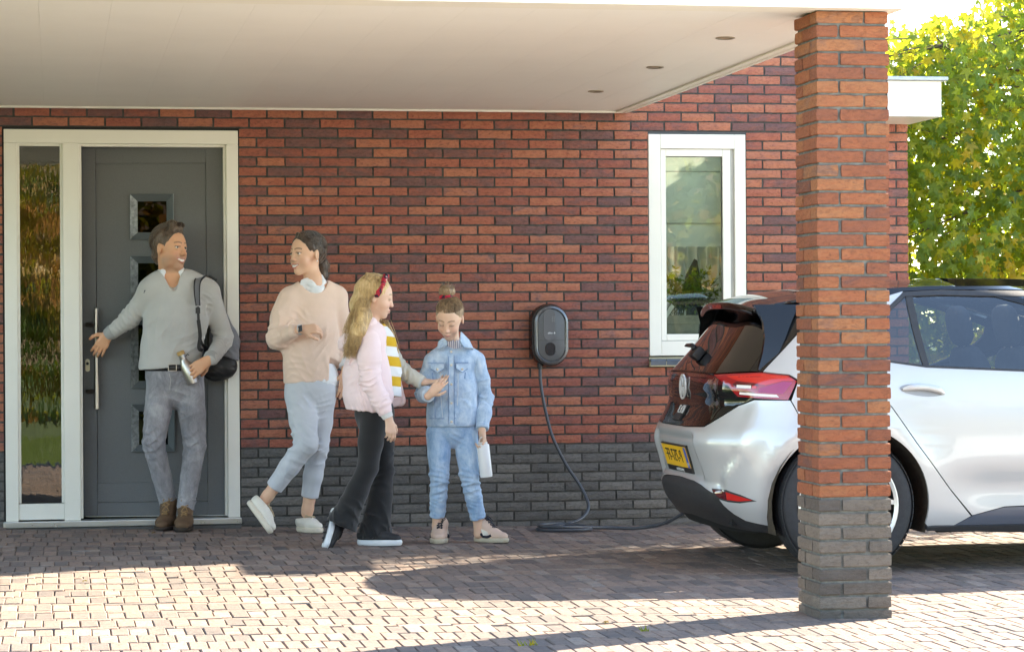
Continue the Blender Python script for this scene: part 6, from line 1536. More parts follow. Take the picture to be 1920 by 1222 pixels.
    G.chain([sh_l+A_((.01, 0, 0)), mid(sh_l, el_l), el_l, wr_l+A_((-.022, .01, -.004))], [.064, .064, .058, .040], .035); G.chain([sh_r, mid(sh_r, el_r), el_r, mid(el_r, wr_r, .72)], [.056, .052, .048, .040], .03); G.cone(mid(sh_l, el_l, .3)+A_((.03, 0, 0)), A_((0.282, -0.460, 1.218)), .08, .09, .06, flat=((0, 1, 0), .7))
    G.cut(A_((0.403, -0.460, 0.941)), (.05, 0, -1), .008, A_((.1, -.8, .8)), A_((.56, -.2, 1.2))); d = nrm(wr_r-el_r); q = mid(el_r, wr_r, .80); G.cut(q, d, .004, q-.1, q+.1); d = nrm(wr_l-el_l); q = wr_l-d*.012; G.cut(q, d, .004, q-.07, q+.07)
    G.cone(neck+A_((-.01, -.01, .01)), neck+A_((.0, .0, .22)), .084, .10, .006, '-'); G.cone(neck+A_((-.02, -.12, .03)), neck+A_((.0, .0, .10)), .055, .08, .012, '-')
    G.wave(el_l, .13, (0, 0, 1), .008, .04, 21, .9); G.wave(A_((0.272, -0.580, 1.282)), .16, (.8, 0, .5), .008, .06, 22); G.wave(A_((0.460, -0.600, 1.106)), .22, (.9, 0, -.25), .010, .07, 23, .8); G.wave(A_((0.318, -0.580, 1.027)), .16, (.3, 0, .9), .006, .06, 24); G.wave(A_((0.615, -0.450, 1.151)), .12, (.5, 0, 1), .006, .045, 25)
    part('sweater', G, PE, T)
    G = Fld((.18, -.72, .80), (.58, -.24, 1.05), .005); G.cone(A_((0.413, -0.460, 0.954)), A_((0.412, -0.460, 0.941)), .160, .156, .02, flat=((0, 1, 0), .70)); G.cut(A_((0.457, -0.460, 0.921)), (-.10, 0, -1), .006); G.wave(A_((0.413, -0.580, 0.940)), .16, (1, 0, 0), .006, .05, 26); part('shirt_tail', G, SH, T)
    q = mid(el_r, wr_r, .80); d = nrm(wr_r-el_r); G = Fld(q-.09, q+.09, .0045); G.cone(q-d*.02, q+d*.012, .043, .041, .01); G.cut(q+d*.02, d, .003); part('shirt_cuff', G, SH, T)
    TR = cloth('pale_grey_trousers', (.56, .585, .63), .05, .8, .25, (600, 600, 600), .15)
    G = Fld((.0, -.88, .14), (.62, -.20, 1.06), .0055); G.chain([A_((0.403, -0.460, 0.973)), A_((0.403, -0.460, 0.902)), A_((0.399, -0.460, 0.857))], [.145, .155, .145], .02, flat=((0, 1, 0), .74))
    e_l, e_r = mid(kn_l, an_l, .84), mid(kn_r, an_r, .80)
    G.chain([hip_l, mid(hip_l, kn_l), kn_l, mid(kn_l, an_l, .45), e_l], [.092, .083, .070, .059, .053], .022); G.chain([hip_r, mid(hip_r, kn_r), kn_r, mid(kn_r, an_r, .45), e_r], [.088, .078, .064, .057, .053], .022)
    for e, k_ in ((e_l, kn_l), (e_r, kn_r)): d = nrm(e-k_); G.cut(e+d*.004, d, .004, e-.10, e+.10)
    G.wave(kn_l+A_((-.02, 0, .0)), .17, (.35, 0, 1), .010, .055, 31, .8); G.wave(kn_r, .15, (-.2, 0, 1), .008, .06, 32, 1.); G.wave(A_((0.347, -0.600, 0.804)), .16, (.6, 0, 1), .006, .06, 33); G.wave(A_((0.444, -0.580, 0.802)), .14, (-.5, 0, 1), .007, .055, 34); G.wave(mid(kn_l, e_l, .6), .12, (1, 0, -.6), .004, .05, 35)
    part('trousers', G, TR, T)
    # watch
    w = wr_l+A_((-.0, 0, 0)); d = nrm(wr_l-el_l); ax_lathe([(.029, -.010), (.0305, -.009), (.0305, .009), (.029, .010)], w-d*.000, d, 'watch_strap', plain('woven_strap', (.55, .56, .58), .5, var=.2, scale=60), T)
    c = w+A_((-.004, -.030, .006)); fx = d; fz = nrm(np.cross(fx, (0, -1, .3))); fy = np.cross(fz, fx); V = []
    for (a, b_) in ((-1, -1), (1, -1), (1, 1), (-1, 1)):
        for o_ in (0, .011): V.append(tuple(c+fx*a*.017+fz*b_*.019-A_((0, 1, 0))*o_+A_((0, .004, 0))))
    MB().add(V, [(0, 2, 4, 6), (1, 7, 5, 3), (0, 1, 3, 2), (2, 3, 5, 4), (4, 5, 7, 6), (6, 7, 1, 0)]).build('watch_case', BLACKP, T)
    SN = plain('cream_leather', (.80, .75, .66), .5, var=.06, scale=20, bump=.15); SS_ = plain('cream_sole', (.74, .66, .54), .7, var=.06); SLC = plain('beige_ribbon_laces', (.50, .38, .24), .8)
    h, t = A_((0.010, -0.500, 0.214)), A_((0.124, -0.660, 0.049)); r1, L1 = shoe(T, an_l, h, t, nrm(an_l-h), 1.02, SN, SS_, 'shoe', SLC, 0., thick=.030); b = MB(); q_ = random.Random(4)
    for i in range(26): c = L1(q_.uniform(.1, .8), -.042*q_.choice([-1, 1])*q_.uniform(.85, 1), q_.uniform(.035, .065)); b.tube([c, c+A_((q_.uniform(-.006, .006), -.004, q_.uniform(-.006, .006)))], .0018, 5)
    h2, t2 = A_((0.342, -0.360, 0.053)), A_((0.446, -0.520, 0.044)); h2[2] = t2[2] = .034; shoe(T, an_r, h2, t2, (0, 0, 1), 1.0, SN, SS_, 'shoe', SLC, 0., thick=.030)
woman()

# ---------------------------------------------------------------- girl with long blond hair, walking to the right
def girl_blond():
    T = empty('person', (.7, -1.4, .03), 'girl with long blond hair, pink jacket and black flared trousers, stepping right', 'person')
    neck, hd = A_((0.679, -1.380, 1.273)), A_((0.683, -1.380, 1.430)); sh_n, el_n, wr_n = A_((0.637, -1.490, 1.206)), A_((0.630, -1.540, 0.973)), A_((0.729, -1.560, 0.756)); sh_f, el_f, wr_f = A_((0.732, -1.270, 1.205)), A_((0.839, -1.200, 1.025)), A_((0.973, -1.300, 0.952))
    pel = A_((0.679, -1.380, 0.799)); che = A_((0.675, -1.380, 1.090)); hip_f, hip_b = A_((0.710, -1.320, 0.748)), A_((0.659, -1.440, 0.759)); kn_f, kn_b = A_((0.728, -1.340, 0.456)), A_((0.624, -1.460, 0.476)); an_f, an_b = A_((0.644, -1.380, 0.089)), A_((0.435, -1.460, 0.184))
    F = Fld((.36, -1.72, .0), (1.20, -1.12, 1.62), .0045)
    F.chain([pel, A_((0.680, -1.380, 0.945)), che, mid(che, neck, .7)], [.085, .078, .085, .065], .04, flat=((0, 1, 0), 1.1)); F.cone(mid(sh_n, neck, .3), mid(sh_f, neck, .3), .038, .038, .04)
    for a, b in ((hip_f, kn_f), (hip_b, kn_b)): F.cone(a, b, .062, .044, .04)
    for a, b in ((kn_f, an_f), (kn_b, an_b)): F.cone(a, b, .042, .030, .02)
    F.chain([sh_n, el_n, wr_n], [.034, .030, .021], .02); F.chain([sh_f, el_f, wr_f], [.034, .030, .021], .02)
    H = head(F, hd, (.985, -.10, -.16), (.10, 0, 1), .96, 'f', 0., closed=True)
    F.cone(neck+A_((-.01, .0, -.03)), H['L'](0, -.06, -.025), .040, .037, .03)
    hand(F, wr_n+A_((.004, 0, -.010)), (.12, -.05, -.99), (-.25, .95, .0), .84, (.45, .5, .55, .6), .02, (.8, .8), side=1)
    hand(F, wr_f+A_((.006, 0, .0)), (.98, -.10, .05), (.1, -.2, .97), .82, (.25, .3, .35, .4), .05, (.8, .3), side=1)
    me = keep_largest(F.mesh('body')); tint(me, skin_fn(H, (.78, .52, .38), (.62, .26, .22), (.36, .25, .15), None, 0., (.70, .32, .24), lid=.006)); link('body', me, SKIN, T)
    L = H['L']; s = H['s']; A3 = (H['r'], H['u'], H['f']); HM = hair_mat('blond_hair', (.26, .15, .06), (.62, .40, .17), (.95, .74, .42), (60, 60, 7))
    G = Fld((.38, -1.66, 1.02), (.92, -1.14, 1.62), .0045); G.ell(L(0, .050, -.022), (.088*s, .092*s, .106*s), A3, .01)
    G.ell(L(0, -.012, .090), (.10*s, .102*s, .064*s), A3, .008, '-')
    for q in (-1, 1): G.ell(L(q*.088, -.012, .014), (.03*s, .034*s, .024*s), A3, .006, '-'); G.ell(L(q*.06, -.10, .045), (.06*s, .09*s, .08*s), A3, .01, '-')
    back = [L(0, .03, -.07), L(0, -.05, -.085), A_((0.604, -1.420, 1.309)), A_((0.557, -1.450, 1.213)), A_((0.506, -1.470, 1.123))]
    G.chain(back, [.058, .056, .050, .036, .008], .03, flat=((0, 1, 0), 1.25)); G.chain([A_((0.599, -1.460, 1.339)), A_((0.570, -1.500, 1.249)), A_((0.509, -1.500, 1.153))], [.05, .042, .012], .03)
    G.chain([A_((0.753, -1.300, 1.297)), A_((0.782, -1.310, 1.229)), A_((0.805, -1.320, 1.156)), A_((0.820, -1.320, 1.122))], [.014, .016, .012, .004], .01); G.chain([L(-.05, -.01, -.01), A_((0.710, -1.300, 1.291)), A_((0.753, -1.300, 1.291))], [.02, .02, .014], .01)
    q = random.Random(3)
    for i in range(16): a = mid(back[0], back[1], q.random())+A_((q.uniform(-.03, .03), q.choice([-1, 1])*q.uniform(.03, .07), 0)); b = A_((0.513, -1.460, 1.159))+A_((q.uniform(-.02, .07), q.uniform(-.06, .05), q.uniform(-.03, .10))); G.chain([a, mid(a, b, .55)+A_((q.uniform(-.008, .01), 0, 0)), b], [.014, .011, .003], .004)
    G.rough(.0007, .020, 8, (1.4, 1.4, .10)); G.rough(.0008, .010, 18, (1.4, 1.4, .16)); part('hair', G, HM, T, 2)
    P_ = []
    for i in range(520):
        a = q.choice([-1, 1])*q.uniform(.0, .4); sg = 1 if a > 0 else -1; s0 = scalp(H, (a, 1, q.uniform(-.5, .45)), (sg*q.uniform(.35, .95), q.uniform(-.5, -.2), q.uniform(-.9, -.25)), 6, 1.02+q.uniform(0, .035), .004, q)
        e = A_((0.514, -1.450, 1.144))+A_((q.uniform(-.035, .08), q.uniform(-.08, .05), q.uniform(-.05, .12))); m_ = mid(s0[-1], e, .5)+A_((q.uniform(-.02, .015), q.uniform(-.02, .02), 0)); P_.append(s0+[m_, mid(m_, e, .6)+A_((q.uniform(-.01, .01), 0, 0)), e])
    for i in range(560):
        a = q.uniform(-.9, .9); f0 = L(q.uniform(-.03, .03), .145, q.uniform(-.08, .05)); s0 = [f0, L(.088, .075+q.uniform(-.02, .02), q.uniform(-.10, .035)), L(.092, q.uniform(-.03, .01), q.uniform(-.11, -.035))]; c1 = A_((0.582, -1.500, 1.291))+A_((q.uniform(-.045, .035), q.uniform(-.02, .02), q.uniform(-.02, .02))); c2 = A_((0.536, -1.525, 1.201))+A_((q.uniform(-.03, .045), q.uniform(-.02, .015), q.uniform(-.03, .02))); e = A_((0.495, -1.510, 1.117))+A_((q.uniform(-.015, .06), q.uniform(-.02, .02), q.uniform(-.03, .06))); P_.append([tuple(v) for v in spline([tuple(v) for v in s0+[c1, c2, e]], 3)])
    for i in range(60): a = A_((0.745, -1.320, 1.309)); o_ = A_((q.gauss(0, .008), q.gauss(0, .008), 0)); P_.append([a+o_, A_((0.769, -1.320, 1.242))+o_, A_((0.792, -1.325, 1.177))+o_*.9, A_((0.811, -1.325, 1.131))+o_*.6])
    strands('hair_strands', P_, .0014, HM, T)
    # headband
    b = MB(); P_ = []
    for k in range(17):
        a = R(-92+184*k/16); P_.append(tuple(L(math.sin(a)*.089, .052+math.cos(a)*.092-.030*(1-math.cos(a)), .040-.035*(1-math.cos(a)))))
    G = Fld(hd-.16, hd+.24, .0042); G.chain([A_(p_) for p_ in P_], [.0125+.002*(k % 2) for k in range(17)], .004, flat=(H['u']*.2+H['f'], 1.25)); part('headband', G, plaid, T, 1)
    # striped top
    ST = NT('striped_jersey'); g_ = ST.n('NewGeometry'); sp = ST.n('SeparateXYZ'); ST.l(g_.outputs['Position'], sp.inputs[0]); z_ = ST.math('ADD', sp.outputs[2], ST.math('MULTIPLY', sp.outputs[0], .12)); fr_ = ST.math('FRACT', ST.math('MULTIPLY', ST.math('ADD', z_, .032), 1/.1115))
    ST.l(ST.mix(ST.math('GREATER_THAN', fr_, .5), (.80, .80, .80), (.68, .40, .02)), ST.b.inputs['Base Color']); ST.set(Roughness=.9); ST.bump(ST.noise(300, 2), .3, .001); ST = ST.m
    G = Fld((.60, -1.60, .84), (1.0, -1.16, 1.34), .0055); G.chain([A_((0.716, -1.380, 0.877)), A_((0.711, -1.380, 1.035)), A_((0.693, -1.380, 1.187)), neck+A_((.01, 0, -.02))], [.112, .112, .098, .050], .03, flat=((0, 1, 0), .95)); G.cut(A_((0.759, -1.380, 0.877)), (-.1, 0, -1), .006); G.cone(neck, neck+A_((0, 0, .1)), .046, .05, .004, '-'); G.wave(A_((0.806, -1.380, 1.065)), .18, (.4, 0, 1), .004, .07, 3); part('striped_top', G, ST, T)
    PK = cloth('pink_jacket', (.90, .70, .70), .05, .7, .2, (700, 700, 700), .2); PKI = cloth('pink_lining', (.70, .30, .36), .05, .8, .2); CR = cloth('cream_sleeve', (.66, .64, .56), .05, .7, .2, (700, 700, 700), .2); RBW = cloth('white_ribbing', (.68, .66, .64), .04, .9, .7, (60, 60, 500))
    # jacket body, open at the front (towards +x)
    G = Fld((.44, -1.72, .70), (1.02, -1.10, 1.36), .0055)
    G.chain([A_((0.648, -1.380, 0.817)), A_((0.649, -1.380, 0.878)), A_((0.643, -1.380, 1.006)), A_((0.654, -1.380, 1.157))], [.126, .148, .142, .118], .04, flat=((0, 1, 0), 1.05)); G.cone(mid(sh_n, neck, .15), mid(sh_f, neck, .15), .058, .058, .05); G.cone(mid(sh_n, neck, .6), mid(sh_f, neck, .6), .062, .062, .04)
    G.cut(A_((0.648, -1.380, 0.787)), (-.12, 0, -1), .006)
    G.cone(neck+A_((.02, 0, .0)), neck+A_((.06, 0, .2)), .062, .09, .006, '-')
    G.chain([A_((0.825, -1.380, 0.755)), A_((0.815, -1.380, 1.004)), A_((0.804, -1.380, 1.187)), A_((0.762, -1.380, 1.309))], [.085, .098, .090, .06], .004, '-', flat=((0, 1, 0), 1.25)); G.chain([A_((0.715, -1.380, 0.701)), A_((0.716, -1.380, 0.877)), A_((0.705, -1.380, 1.127))], [.100, .110, .098], .003, '-', flat=((0, 1, 0), 1.02))
    G.wave(A_((0.577, -1.500, 0.948)), .20, (.5, 0, 1), .012, .07, 41, 1.); G.wave(A_((0.622, -1.500, 0.842)), .14, (1, 0, .1), .008, .03, 42, .4); G.wave(A_((0.548, -1.500, 1.069)), .14, (1, 0, -.5), .010, .05, 43)
    part('jacket', G, PK, T)
    G = Fld((.46, -1.66, 1.08), (.76, -1.12, 1.36), .0055)   # hood lying on the back
    G.chain([neck+A_((-.03, -.075, .02)), A_((0.574, -1.460, 1.213)), A_((0.512, -1.420, 1.183)), A_((0.579, -1.320, 1.225)), neck+A_((-.03, .07, .02))], [.034, .046, .044, .046, .034], .03); G.cone(A_((0.512, -1.420, 1.171)), A_((0.481, -1.420, 1.153)), .030, .014, .02); G.ell(A_((0.615, -1.400, 1.291)), (.08, .075, .05), None, .01, '-'); G.wave(A_((0.544, -1.460, 1.189)), .12, (.6, 0, 1), .010, .045, 44); part('hood', G, PK, T)
    G = Fld((.52, -1.74, .76), (.86, -1.38, 1.26), .0052); G.chain([sh_n+A_((0, .01, 0)), mid(sh_n, el_n)+A_((-.005, 0, 0)), el_n, mid(el_n, wr_n, .55), wr_n+A_((-.006, 0, .012))], [.062, .064, .060, .052, .036], .03); d = nrm(wr_n-el_n); G.cut(wr_n-d*.028, d, .004, wr_n-.08, wr_n+.08); G.wave(el_n, .14, (.1, 0, 1), .012, .045, 45, 1.); G.wave(mid(el_n, wr_n, .6), .10, d, .008, .035, 46); part('sleeve', G, PK, T)
    G = Fld(wr_n-.08, wr_n+.08, .0042); G.cone(wr_n-d*.035, wr_n-d*.006, .036, .031, .01); G.cut(wr_n-d*.002, d, .003); G.cut(wr_n-d*.034, -d, .003); part('cuff', G, RBW, T)
    G = Fld((.68, -1.42, .86), (1.12, -1.10, 1.30), .0052); G.chain([sh_f, el_f, wr_f+A_((-.02, 0, 0))], [.058, .050, .040], .03); d = nrm(wr_f-el_f); G.cut(wr_f-d*.004, d, .004, wr_f-.08, wr_f+.08); G.wave(mid(el_f, wr_f, .3), .13, (1, 0, .3), .008, .035, 47); part('sleeve', G, CR, T)
    G = Fld((.62, -1.50, .80), (.94, -1.12, 1.02), .0052); G.cone(A_((0.744, -1.300, 0.829)), A_((0.830, -1.260, 0.842)), .034, .026, .03, flat=((.3, 1, 0), .5)); G.cone(A_((0.780, -1.280, 1.156)), A_((0.842, -1.260, 0.848)), .02, .028, .02, flat=((.5, 1, 0), .4)); part('jacket_front_edge', G, PK, T)
    # corduroy flares
    CO = NT('black_corduroy'); w_ = CO.n('TexWave'); w_.inputs['Scale'].default_value = 80; w_.inputs['Distortion'].default_value = 1.2; CO.l(CO.coord((1, .6, .02)), w_.inputs['Vector']); CO.l(CO.ramp(w_.outputs['Fac'], [(.2, (.005, .005, .006)), (.9, (.013, .0125, .013))]), CO.b.inputs['Base Color']); CO.set(Roughness=.9, Sheen_Weight=.3); CO.bump(w_.outputs['Fac'], .5, .002); CO = CO.m
    G = Fld((.34, -1.74, .02), (.98, -1.12, 1.0), .0055); G.chain([A_((0.667, -1.380, 0.848)), A_((0.673, -1.380, 0.778)), A_((0.675, -1.380, 0.732))], [.100, .110, .100], .02, flat=((0, 1, 0), 1.0))
    ef, eb = A_((0.680, -1.360, 0.075)), A_((0.471, -1.460, 0.153))
    G.chain([hip_f, mid(hip_f, kn_f), kn_f, mid(kn_f, ef, .4), ef+A_((-.01, 0, 0)), ef+A_((-.01, 0, -.03))], [.078, .070, .058, .066, .096, .102], .02); G.chain([hip_b, mid(hip_b, kn_b), kn_b, mid(kn_b, eb, .4), eb, mid(kn_b, eb, 1.08)], [.078, .070, .058, .062, .086, .090], .02)
    G.cut(ef+A_((0, 0, .006)), (.18, 0, -1), .004, ef-.17, ef+.17); d = nrm(eb-kn_b); G.cut(eb+d*.004, d+A_((-.1, 0, -.2)), .004, A_((.34, -1.74, .02)), eb+.12)
    G.wave(kn_f, .16, (.2, 0, 1), .007, .06, 51); G.wave(ef+A_((.02, -.05, .08)), .16, (1, 0, .6), .010, .07, 52); G.wave(eb+A_((.02, -.05, .08)), .15, (1, 0, .4), .010, .06, 53); part('trousers', G, CO, T)
    BK = plain('black_mesh_shoe', (.02, .02, .022), .7, var=.3, scale=60, bump=.3, bscale=300); WS = plain('white_rubber_sole', (.72, .74, .76), .5, var=.03); BLC = plain('black_laces', (.012, .012, .012), .8); TD = plain('grey_tread', (.06, .06, .065), .7)
    h, t = A_((0.576, -1.360, 0.046)), A_((0.813, -1.460, 0.035)); h[2] = t[2] = .030; shoe(T, an_f, h, t, (0, 0, 1), .94, BK, WS, 'shoe', BLC, 0., thick=.034)
    h, t = A_((0.423, -1.400, 0.246)), A_((0.355, -1.520, 0.049)); t[2] = .038; r1, L1 = shoe(T, an_b, h, t, (.93, .30, .10), .94, BK, WS, 'shoe', BLC, 0., thick=.032)
    b = MB(); V = []
    for i in range(24):
        a = 2*math.pi*i/24; V.append(tuple(L1(.5+.40*math.sin(a), .034*math.cos(a), -.003)))
    b.add(V, [tuple(range(24))]); o = link('tread', b.mesh('tread'), TD); o.parent = r1; o.location = -(r1.location+T.location)
    b = MB()
    for i in range(5): c0, c1 = L1(.18+.14*i, -.026, -.007), L1(.24+.14*i, .026, -.007); b.tube([c0, mid(c0, c1, .5)+A_((-.002, 0, 0)), c1], .004, 6)
    o = link('tread_lug', b.mesh('tread_lug'), plain('tread_lug_dark', (.025, .025, .028), .7)); o.parent = r1; o.location = -(r1.location+T.location); o['kind'] = 'stuff'
# ---------------------------------------------------------------- girl in the denim jacket
def girl_denim():
    T = empty('person', (1.2, -1.2, .02), 'girl in light blue denim jacket and jeans with hair bun, looking down at her hand', 'person')
    neck, hd = A_((1.162, -1.190, 1.152)), A_((1.134, -1.220, 1.307)); sh_l, el_l, wr_l = A_((1.038, -1.200, 1.067)), A_((0.981, -1.220, 0.883)), A_((0.973, -1.450, 0.879)); sh_r, el_r, wr_r = A_((1.289, -1.200, 1.071)), A_((1.344, -1.180, 0.847)), A_((1.310, -1.280, 0.671))
    pel = A_((1.148, -1.200, 0.658)); che = A_((1.156, -1.200, 0.951)); hip_l, hip_r = A_((1.067, -1.200, 0.653)), A_((1.226, -1.200, 0.651)); kn_l, kn_r = A_((1.066, -1.240, 0.408)), A_((1.240, -1.240, 0.405)); an_l, an_r = A_((1.060, -1.180, 0.117)), A_((1.301, -1.200, 0.114))
    F = Fld((.92, -1.72, .0), (1.46, -1.02, 1.62), .0045)
    F.chain([pel, A_((1.152, -1.200, 0.797)), che, mid(che, neck, .7)], [.092, .082, .088, .070], .04, flat=((0, 1, 0), .75)); F.cone(mid(sh_l, neck, .3), mid(sh_r, neck, .3), .036, .036, .04)
    for a, b in ((hip_l, kn_l), (hip_r, kn_r)): F.cone(a, b, .060, .042, .03)
    for a, b in ((kn_l, an_l), (kn_r, an_r)): F.cone(a, b, .040, .030, .02); F.cone(b, b+A_((0, 0, -.05)), .03, .03, .01)
    F.chain([sh_l, el_l, wr_l], [.032, .028, .020], .02); F.chain([sh_r, el_r, wr_r], [.032, .028, .020], .02)
    H = head(F, hd, (-.34, -.80, -.46), (.02, -.1, 1), .95, 'f', 0., closed=True)
    F.cone(neck+A_((0, .01, -.04)), H['L'](.0, -.055, -.035), .040, .037, .03)
    hand(F, wr_l+A_((.004, -.018, .004)), (.62, -.30, .70), (.35, .85, .1), .80, (.28, .35, .45, .5), .03, (1., .8), side=-1)
    hand(F, wr_r+A_((0, 0, -.012)), (.05, -.10, -.99), (-.80, -.45, .0), .80, (.85, .95, 1., 1.), .0, (.8, .9), side=-1)
    me = keep_largest(F.mesh('body')); tint(me, skin_fn(H, (.78, .52, .37), (.62, .26, .22), (.20, .13, .08), None, 0., (.70, .32, .24), lid=.005)); link('body', me, SKIN, T)
    L = H['L']; s = H['s']; A3 = (H['r'], H['u'], H['f']); HM = hair_mat('light_brown_hair', (.12, .074, .038), (.32, .20, .105), (.60, .41, .23), (60, 60, 20))
    G = Fld(hd-.16, hd+.28, .004); G.ell(L(0, .050, -.020), (.084*s, .091*s, .104*s), A3, .01); G.ell(L(0, .000, .086), (.084*s, .112*s, .060*s), A3, .008, '-')
    for q in (-1, 1): G.ell(L(q*.086, -.014, .000), (.03*s, .036*s, .028*s), A3, .006, '-'); G.ell(L(q*.06, -.11, .02), (.06*s, .09*s, .09*s), A3, .01, '-')
    G.rough(.0009, .016, 9, (1, 1, .6)); part('hair', G, HM, T, 1)
    q = random.Random(4); P_ = []; bd = (A_((1.119, -1.220, 1.424))-L(0, .05, -.02))/s; bv = (bd @ H['r'], bd @ H['u'], bd @ H['f'])
    for i in range(460): t_ = q.uniform(0, 2*math.pi); v0 = (math.cos(t_)*.95, .32 if math.sin(t_) > 0 else -.25, math.sin(t_)*.72); P_.append(scalp(H, v0, A_(bv)+A_((q.uniform(-.02, .02), 0, q.uniform(-.02, .02))), 8, 1.0+q.uniform(0, .03), .004, q, (.084, .091, .104), (0, .050, -.020)))
    strands('hair_strands', P_, .0012, HM, T)
    bc = A_((1.119, -1.220, 1.474)); G = Fld(bc-.08, bc+.08, .004)
    for k in range(9): a = 2*math.pi*k/9; a2 = 2*math.pi*(k+1)/9; G.cone(bc+A_((.022*math.cos(a), .022*math.sin(a), .006*math.sin(a*2))), bc+A_((.022*math.cos(a2), .022*math.sin(a2), .006*math.sin(a2*2))), .024, .024, .01)
    G.cone(bc+A_((0, 0, -.03)), bc, .028, .03, .02); G.rough(.0014, .014, 2); part('hair_bun', G, HM, T, 1)
    P_ = []
    for i in range(110):
        t_ = q.uniform(0, 6.28); rr = .042+q.uniform(-.004, .005); h0 = q.uniform(-.02, .025); w_ = math.sqrt(max(.1, 1-(h0/.034)**2)); P_.append([bc+A_((math.cos(t_+k*.35)*rr*w_, math.sin(t_+k*.35)*rr*w_, h0+.004*k)) for k in range(6)])
    for i in range(14): v_ = A_((q.gauss(0, 1), q.gauss(0, .6), abs(q.gauss(0, 1))+.4)); v_ = nrm(v_); P_.append([bc+v_*.035, bc+v_*.050+A_((.004, 0, 0)), bc+v_*q.uniform(.055, .068)+A_((q.uniform(-.01, .01), 0, 0))])
    strands('bun_strands', P_, .0012, HM, T)
    G = Fld(bc-.09, bc+.09, .004); z0 = -.036
    for k in range(14): a = 2*math.pi*k/14; a2 = 2*math.pi*(k+1)/14; w_ = .030+.004*(k % 2); G.cone(bc+A_((w_*math.cos(a), w_*math.sin(a), z0+.003*(k % 3))), bc+A_((.034*math.cos(a2), .034*math.sin(a2), z0)), .0115, .0115, .002)
    part('scrunchie', G, plaid, T, 1)
    # striped shirt under the jacket
    SS2 = NT('pinstripe_shirt'); sp = SS2.n('SeparateXYZ'); SS2.l(SS2.n('NewGeometry').outputs['Position'], sp.inputs[0]); fr_ = SS2.math('FRACT', SS2.math('MULTIPLY', sp.outputs[0], 90)); SS2.l(SS2.mix(SS2.math('GREATER_THAN', fr_, .62), (.80, .80, .82), (.22, .22, .36)), SS2.b.inputs['Base Color']); SS2 = SS2.m
    G = Fld(neck-.17, neck+.12, .0042); G.cone(neck+A_((0, .0, -.10)), neck+A_((0, 0, -.01)), .075, .062, .03, flat=((0, 1, 0), .85)); G.cone(neck+A_((0, 0, -.02)), neck+A_((0, .006, .025)), .056, .050, .01); G.cone(neck+A_((0, .0, -.02)), neck+A_((.0, .01, .12)), .045, .042, .004, '-'); G.cone(neck+A_((-.004, -.09, .05)), neck+A_((0, -.065, -.035)), .035, .006, .006, '-'); part('shirt', G, SS2, T)
    DJ = denim('light_denim', (.30, .43, .60), (.44, .57, .71), (.60, .70, .80), 22); DS = denim('denim_seam', (.08, .15, .32), (.16, .26, .46), (.32, .44, .62), 14); PALE = cloth('pale_seam', (.60, .66, .70), .05)
    G = Fld((.88, -1.46, .62), (1.46, -1.0, 1.34), .0052); fl = ((0, 1, 0), .74)
    G.chain([A_((1.145, -1.200, 0.710)), A_((1.149, -1.200, 0.781)), A_((1.153, -1.200, 0.921)), A_((1.157, -1.200, 1.013))], [.146, .142, .138, .122], .03, flat=fl); G.cone(mid(sh_l, neck, .12), mid(sh_r, neck, .12), .056, .056, .05); G.cone(mid(sh_l, neck, .6), mid(sh_r, neck, .6), .056, .056, .04)
    G.cut(A_((1.145, -1.200, 0.692)), (.0, 0, -1), .006); G.cone(neck+A_((0, 0, -.0)), neck+A_((0, 0, .16)), .060, .08, .006, '-'); G.cone(neck+A_((-.0, -.12, .10)), neck+A_((.004, -.125, -.055)), .060, .010, .008, '-')
    G.wave(A_((1.196, -1.340, 0.877)), .16, (.7, 0, 1), .006, .06, 61); G.wave(A_((1.065, -1.340, 0.802)), .14, (-.5, 0, 1), .006, .05, 62); part('denim_jacket', G, DJ, T)
    for nm, (a, e, w) in (('l', (sh_l, el_l, wr_l)), ('r', (sh_r, el_r, wr_r))):
        G = Fld(np.minimum(np.minimum(a, e), w)-.09, np.maximum(np.maximum(a, e), w)+.09, .0050); ww = w-nrm(w-e)*.012
        G.chain([a, mid(a, e, .5), e, mid(e, ww, .5), ww], [.056, .052, .047, .044, .036], .025); d = nrm(w-e); G.cut(ww+d*.004, d, .004, w-.08, w+.08); G.wave(e, .11, nrm(a-w), .009, .036, 63, 1.); G.wave(mid(a, e, .5), .10, nrm(a-e), .005, .04, 64); part('sleeve', G, DJ, T)
        G = Fld(w-.085, w+.085, .0045); G.cone(ww-d*.026, ww+d*.004, .0395, .0385, .006); G.cut(ww+d*.006, d, .003); G.cut(ww-d*.024, -d, .003); part('cuff', G, DJ, T)
    zf = lambda x, z: -1.20-.74*.142*math.sqrt(max(.02, 1-((x-1.120)/.158)**2))-.006
    # collar, placket, waistband, pockets, seams and buttons
    for q, pts in ((-1, [(.0, 0, 0)]), (1, [(0, 0, 0)])):
        G = Fld(neck-.17, neck+.14, .0042); G.cone(neck+A_((q*.046, .045, .030)), neck+A_((q*.056, -.030, .006)), .016, .015, .02, flat=((q, 0, .2), .5)); G.cone(neck+A_((0, .055, .032)), neck+A_((q*.046, .045, .030)), .016, .016, .02, flat=((0, 1, .2), .5)); part('collar_stand', G, DJ, T)
        P2 = [(1.083, -1.285, 1.203), (1.059, -1.275, 1.184), (1.049, -1.300, 1.135), (1.105, -1.318, 1.163), (1.103, -1.315, 1.184)] if q < 0 else [(1.192, -1.265, 1.239), (1.242, -1.262, 1.189), (1.263, -1.285, 1.137), (1.199, -1.315, 1.147), (1.178, -1.310, 1.184)]
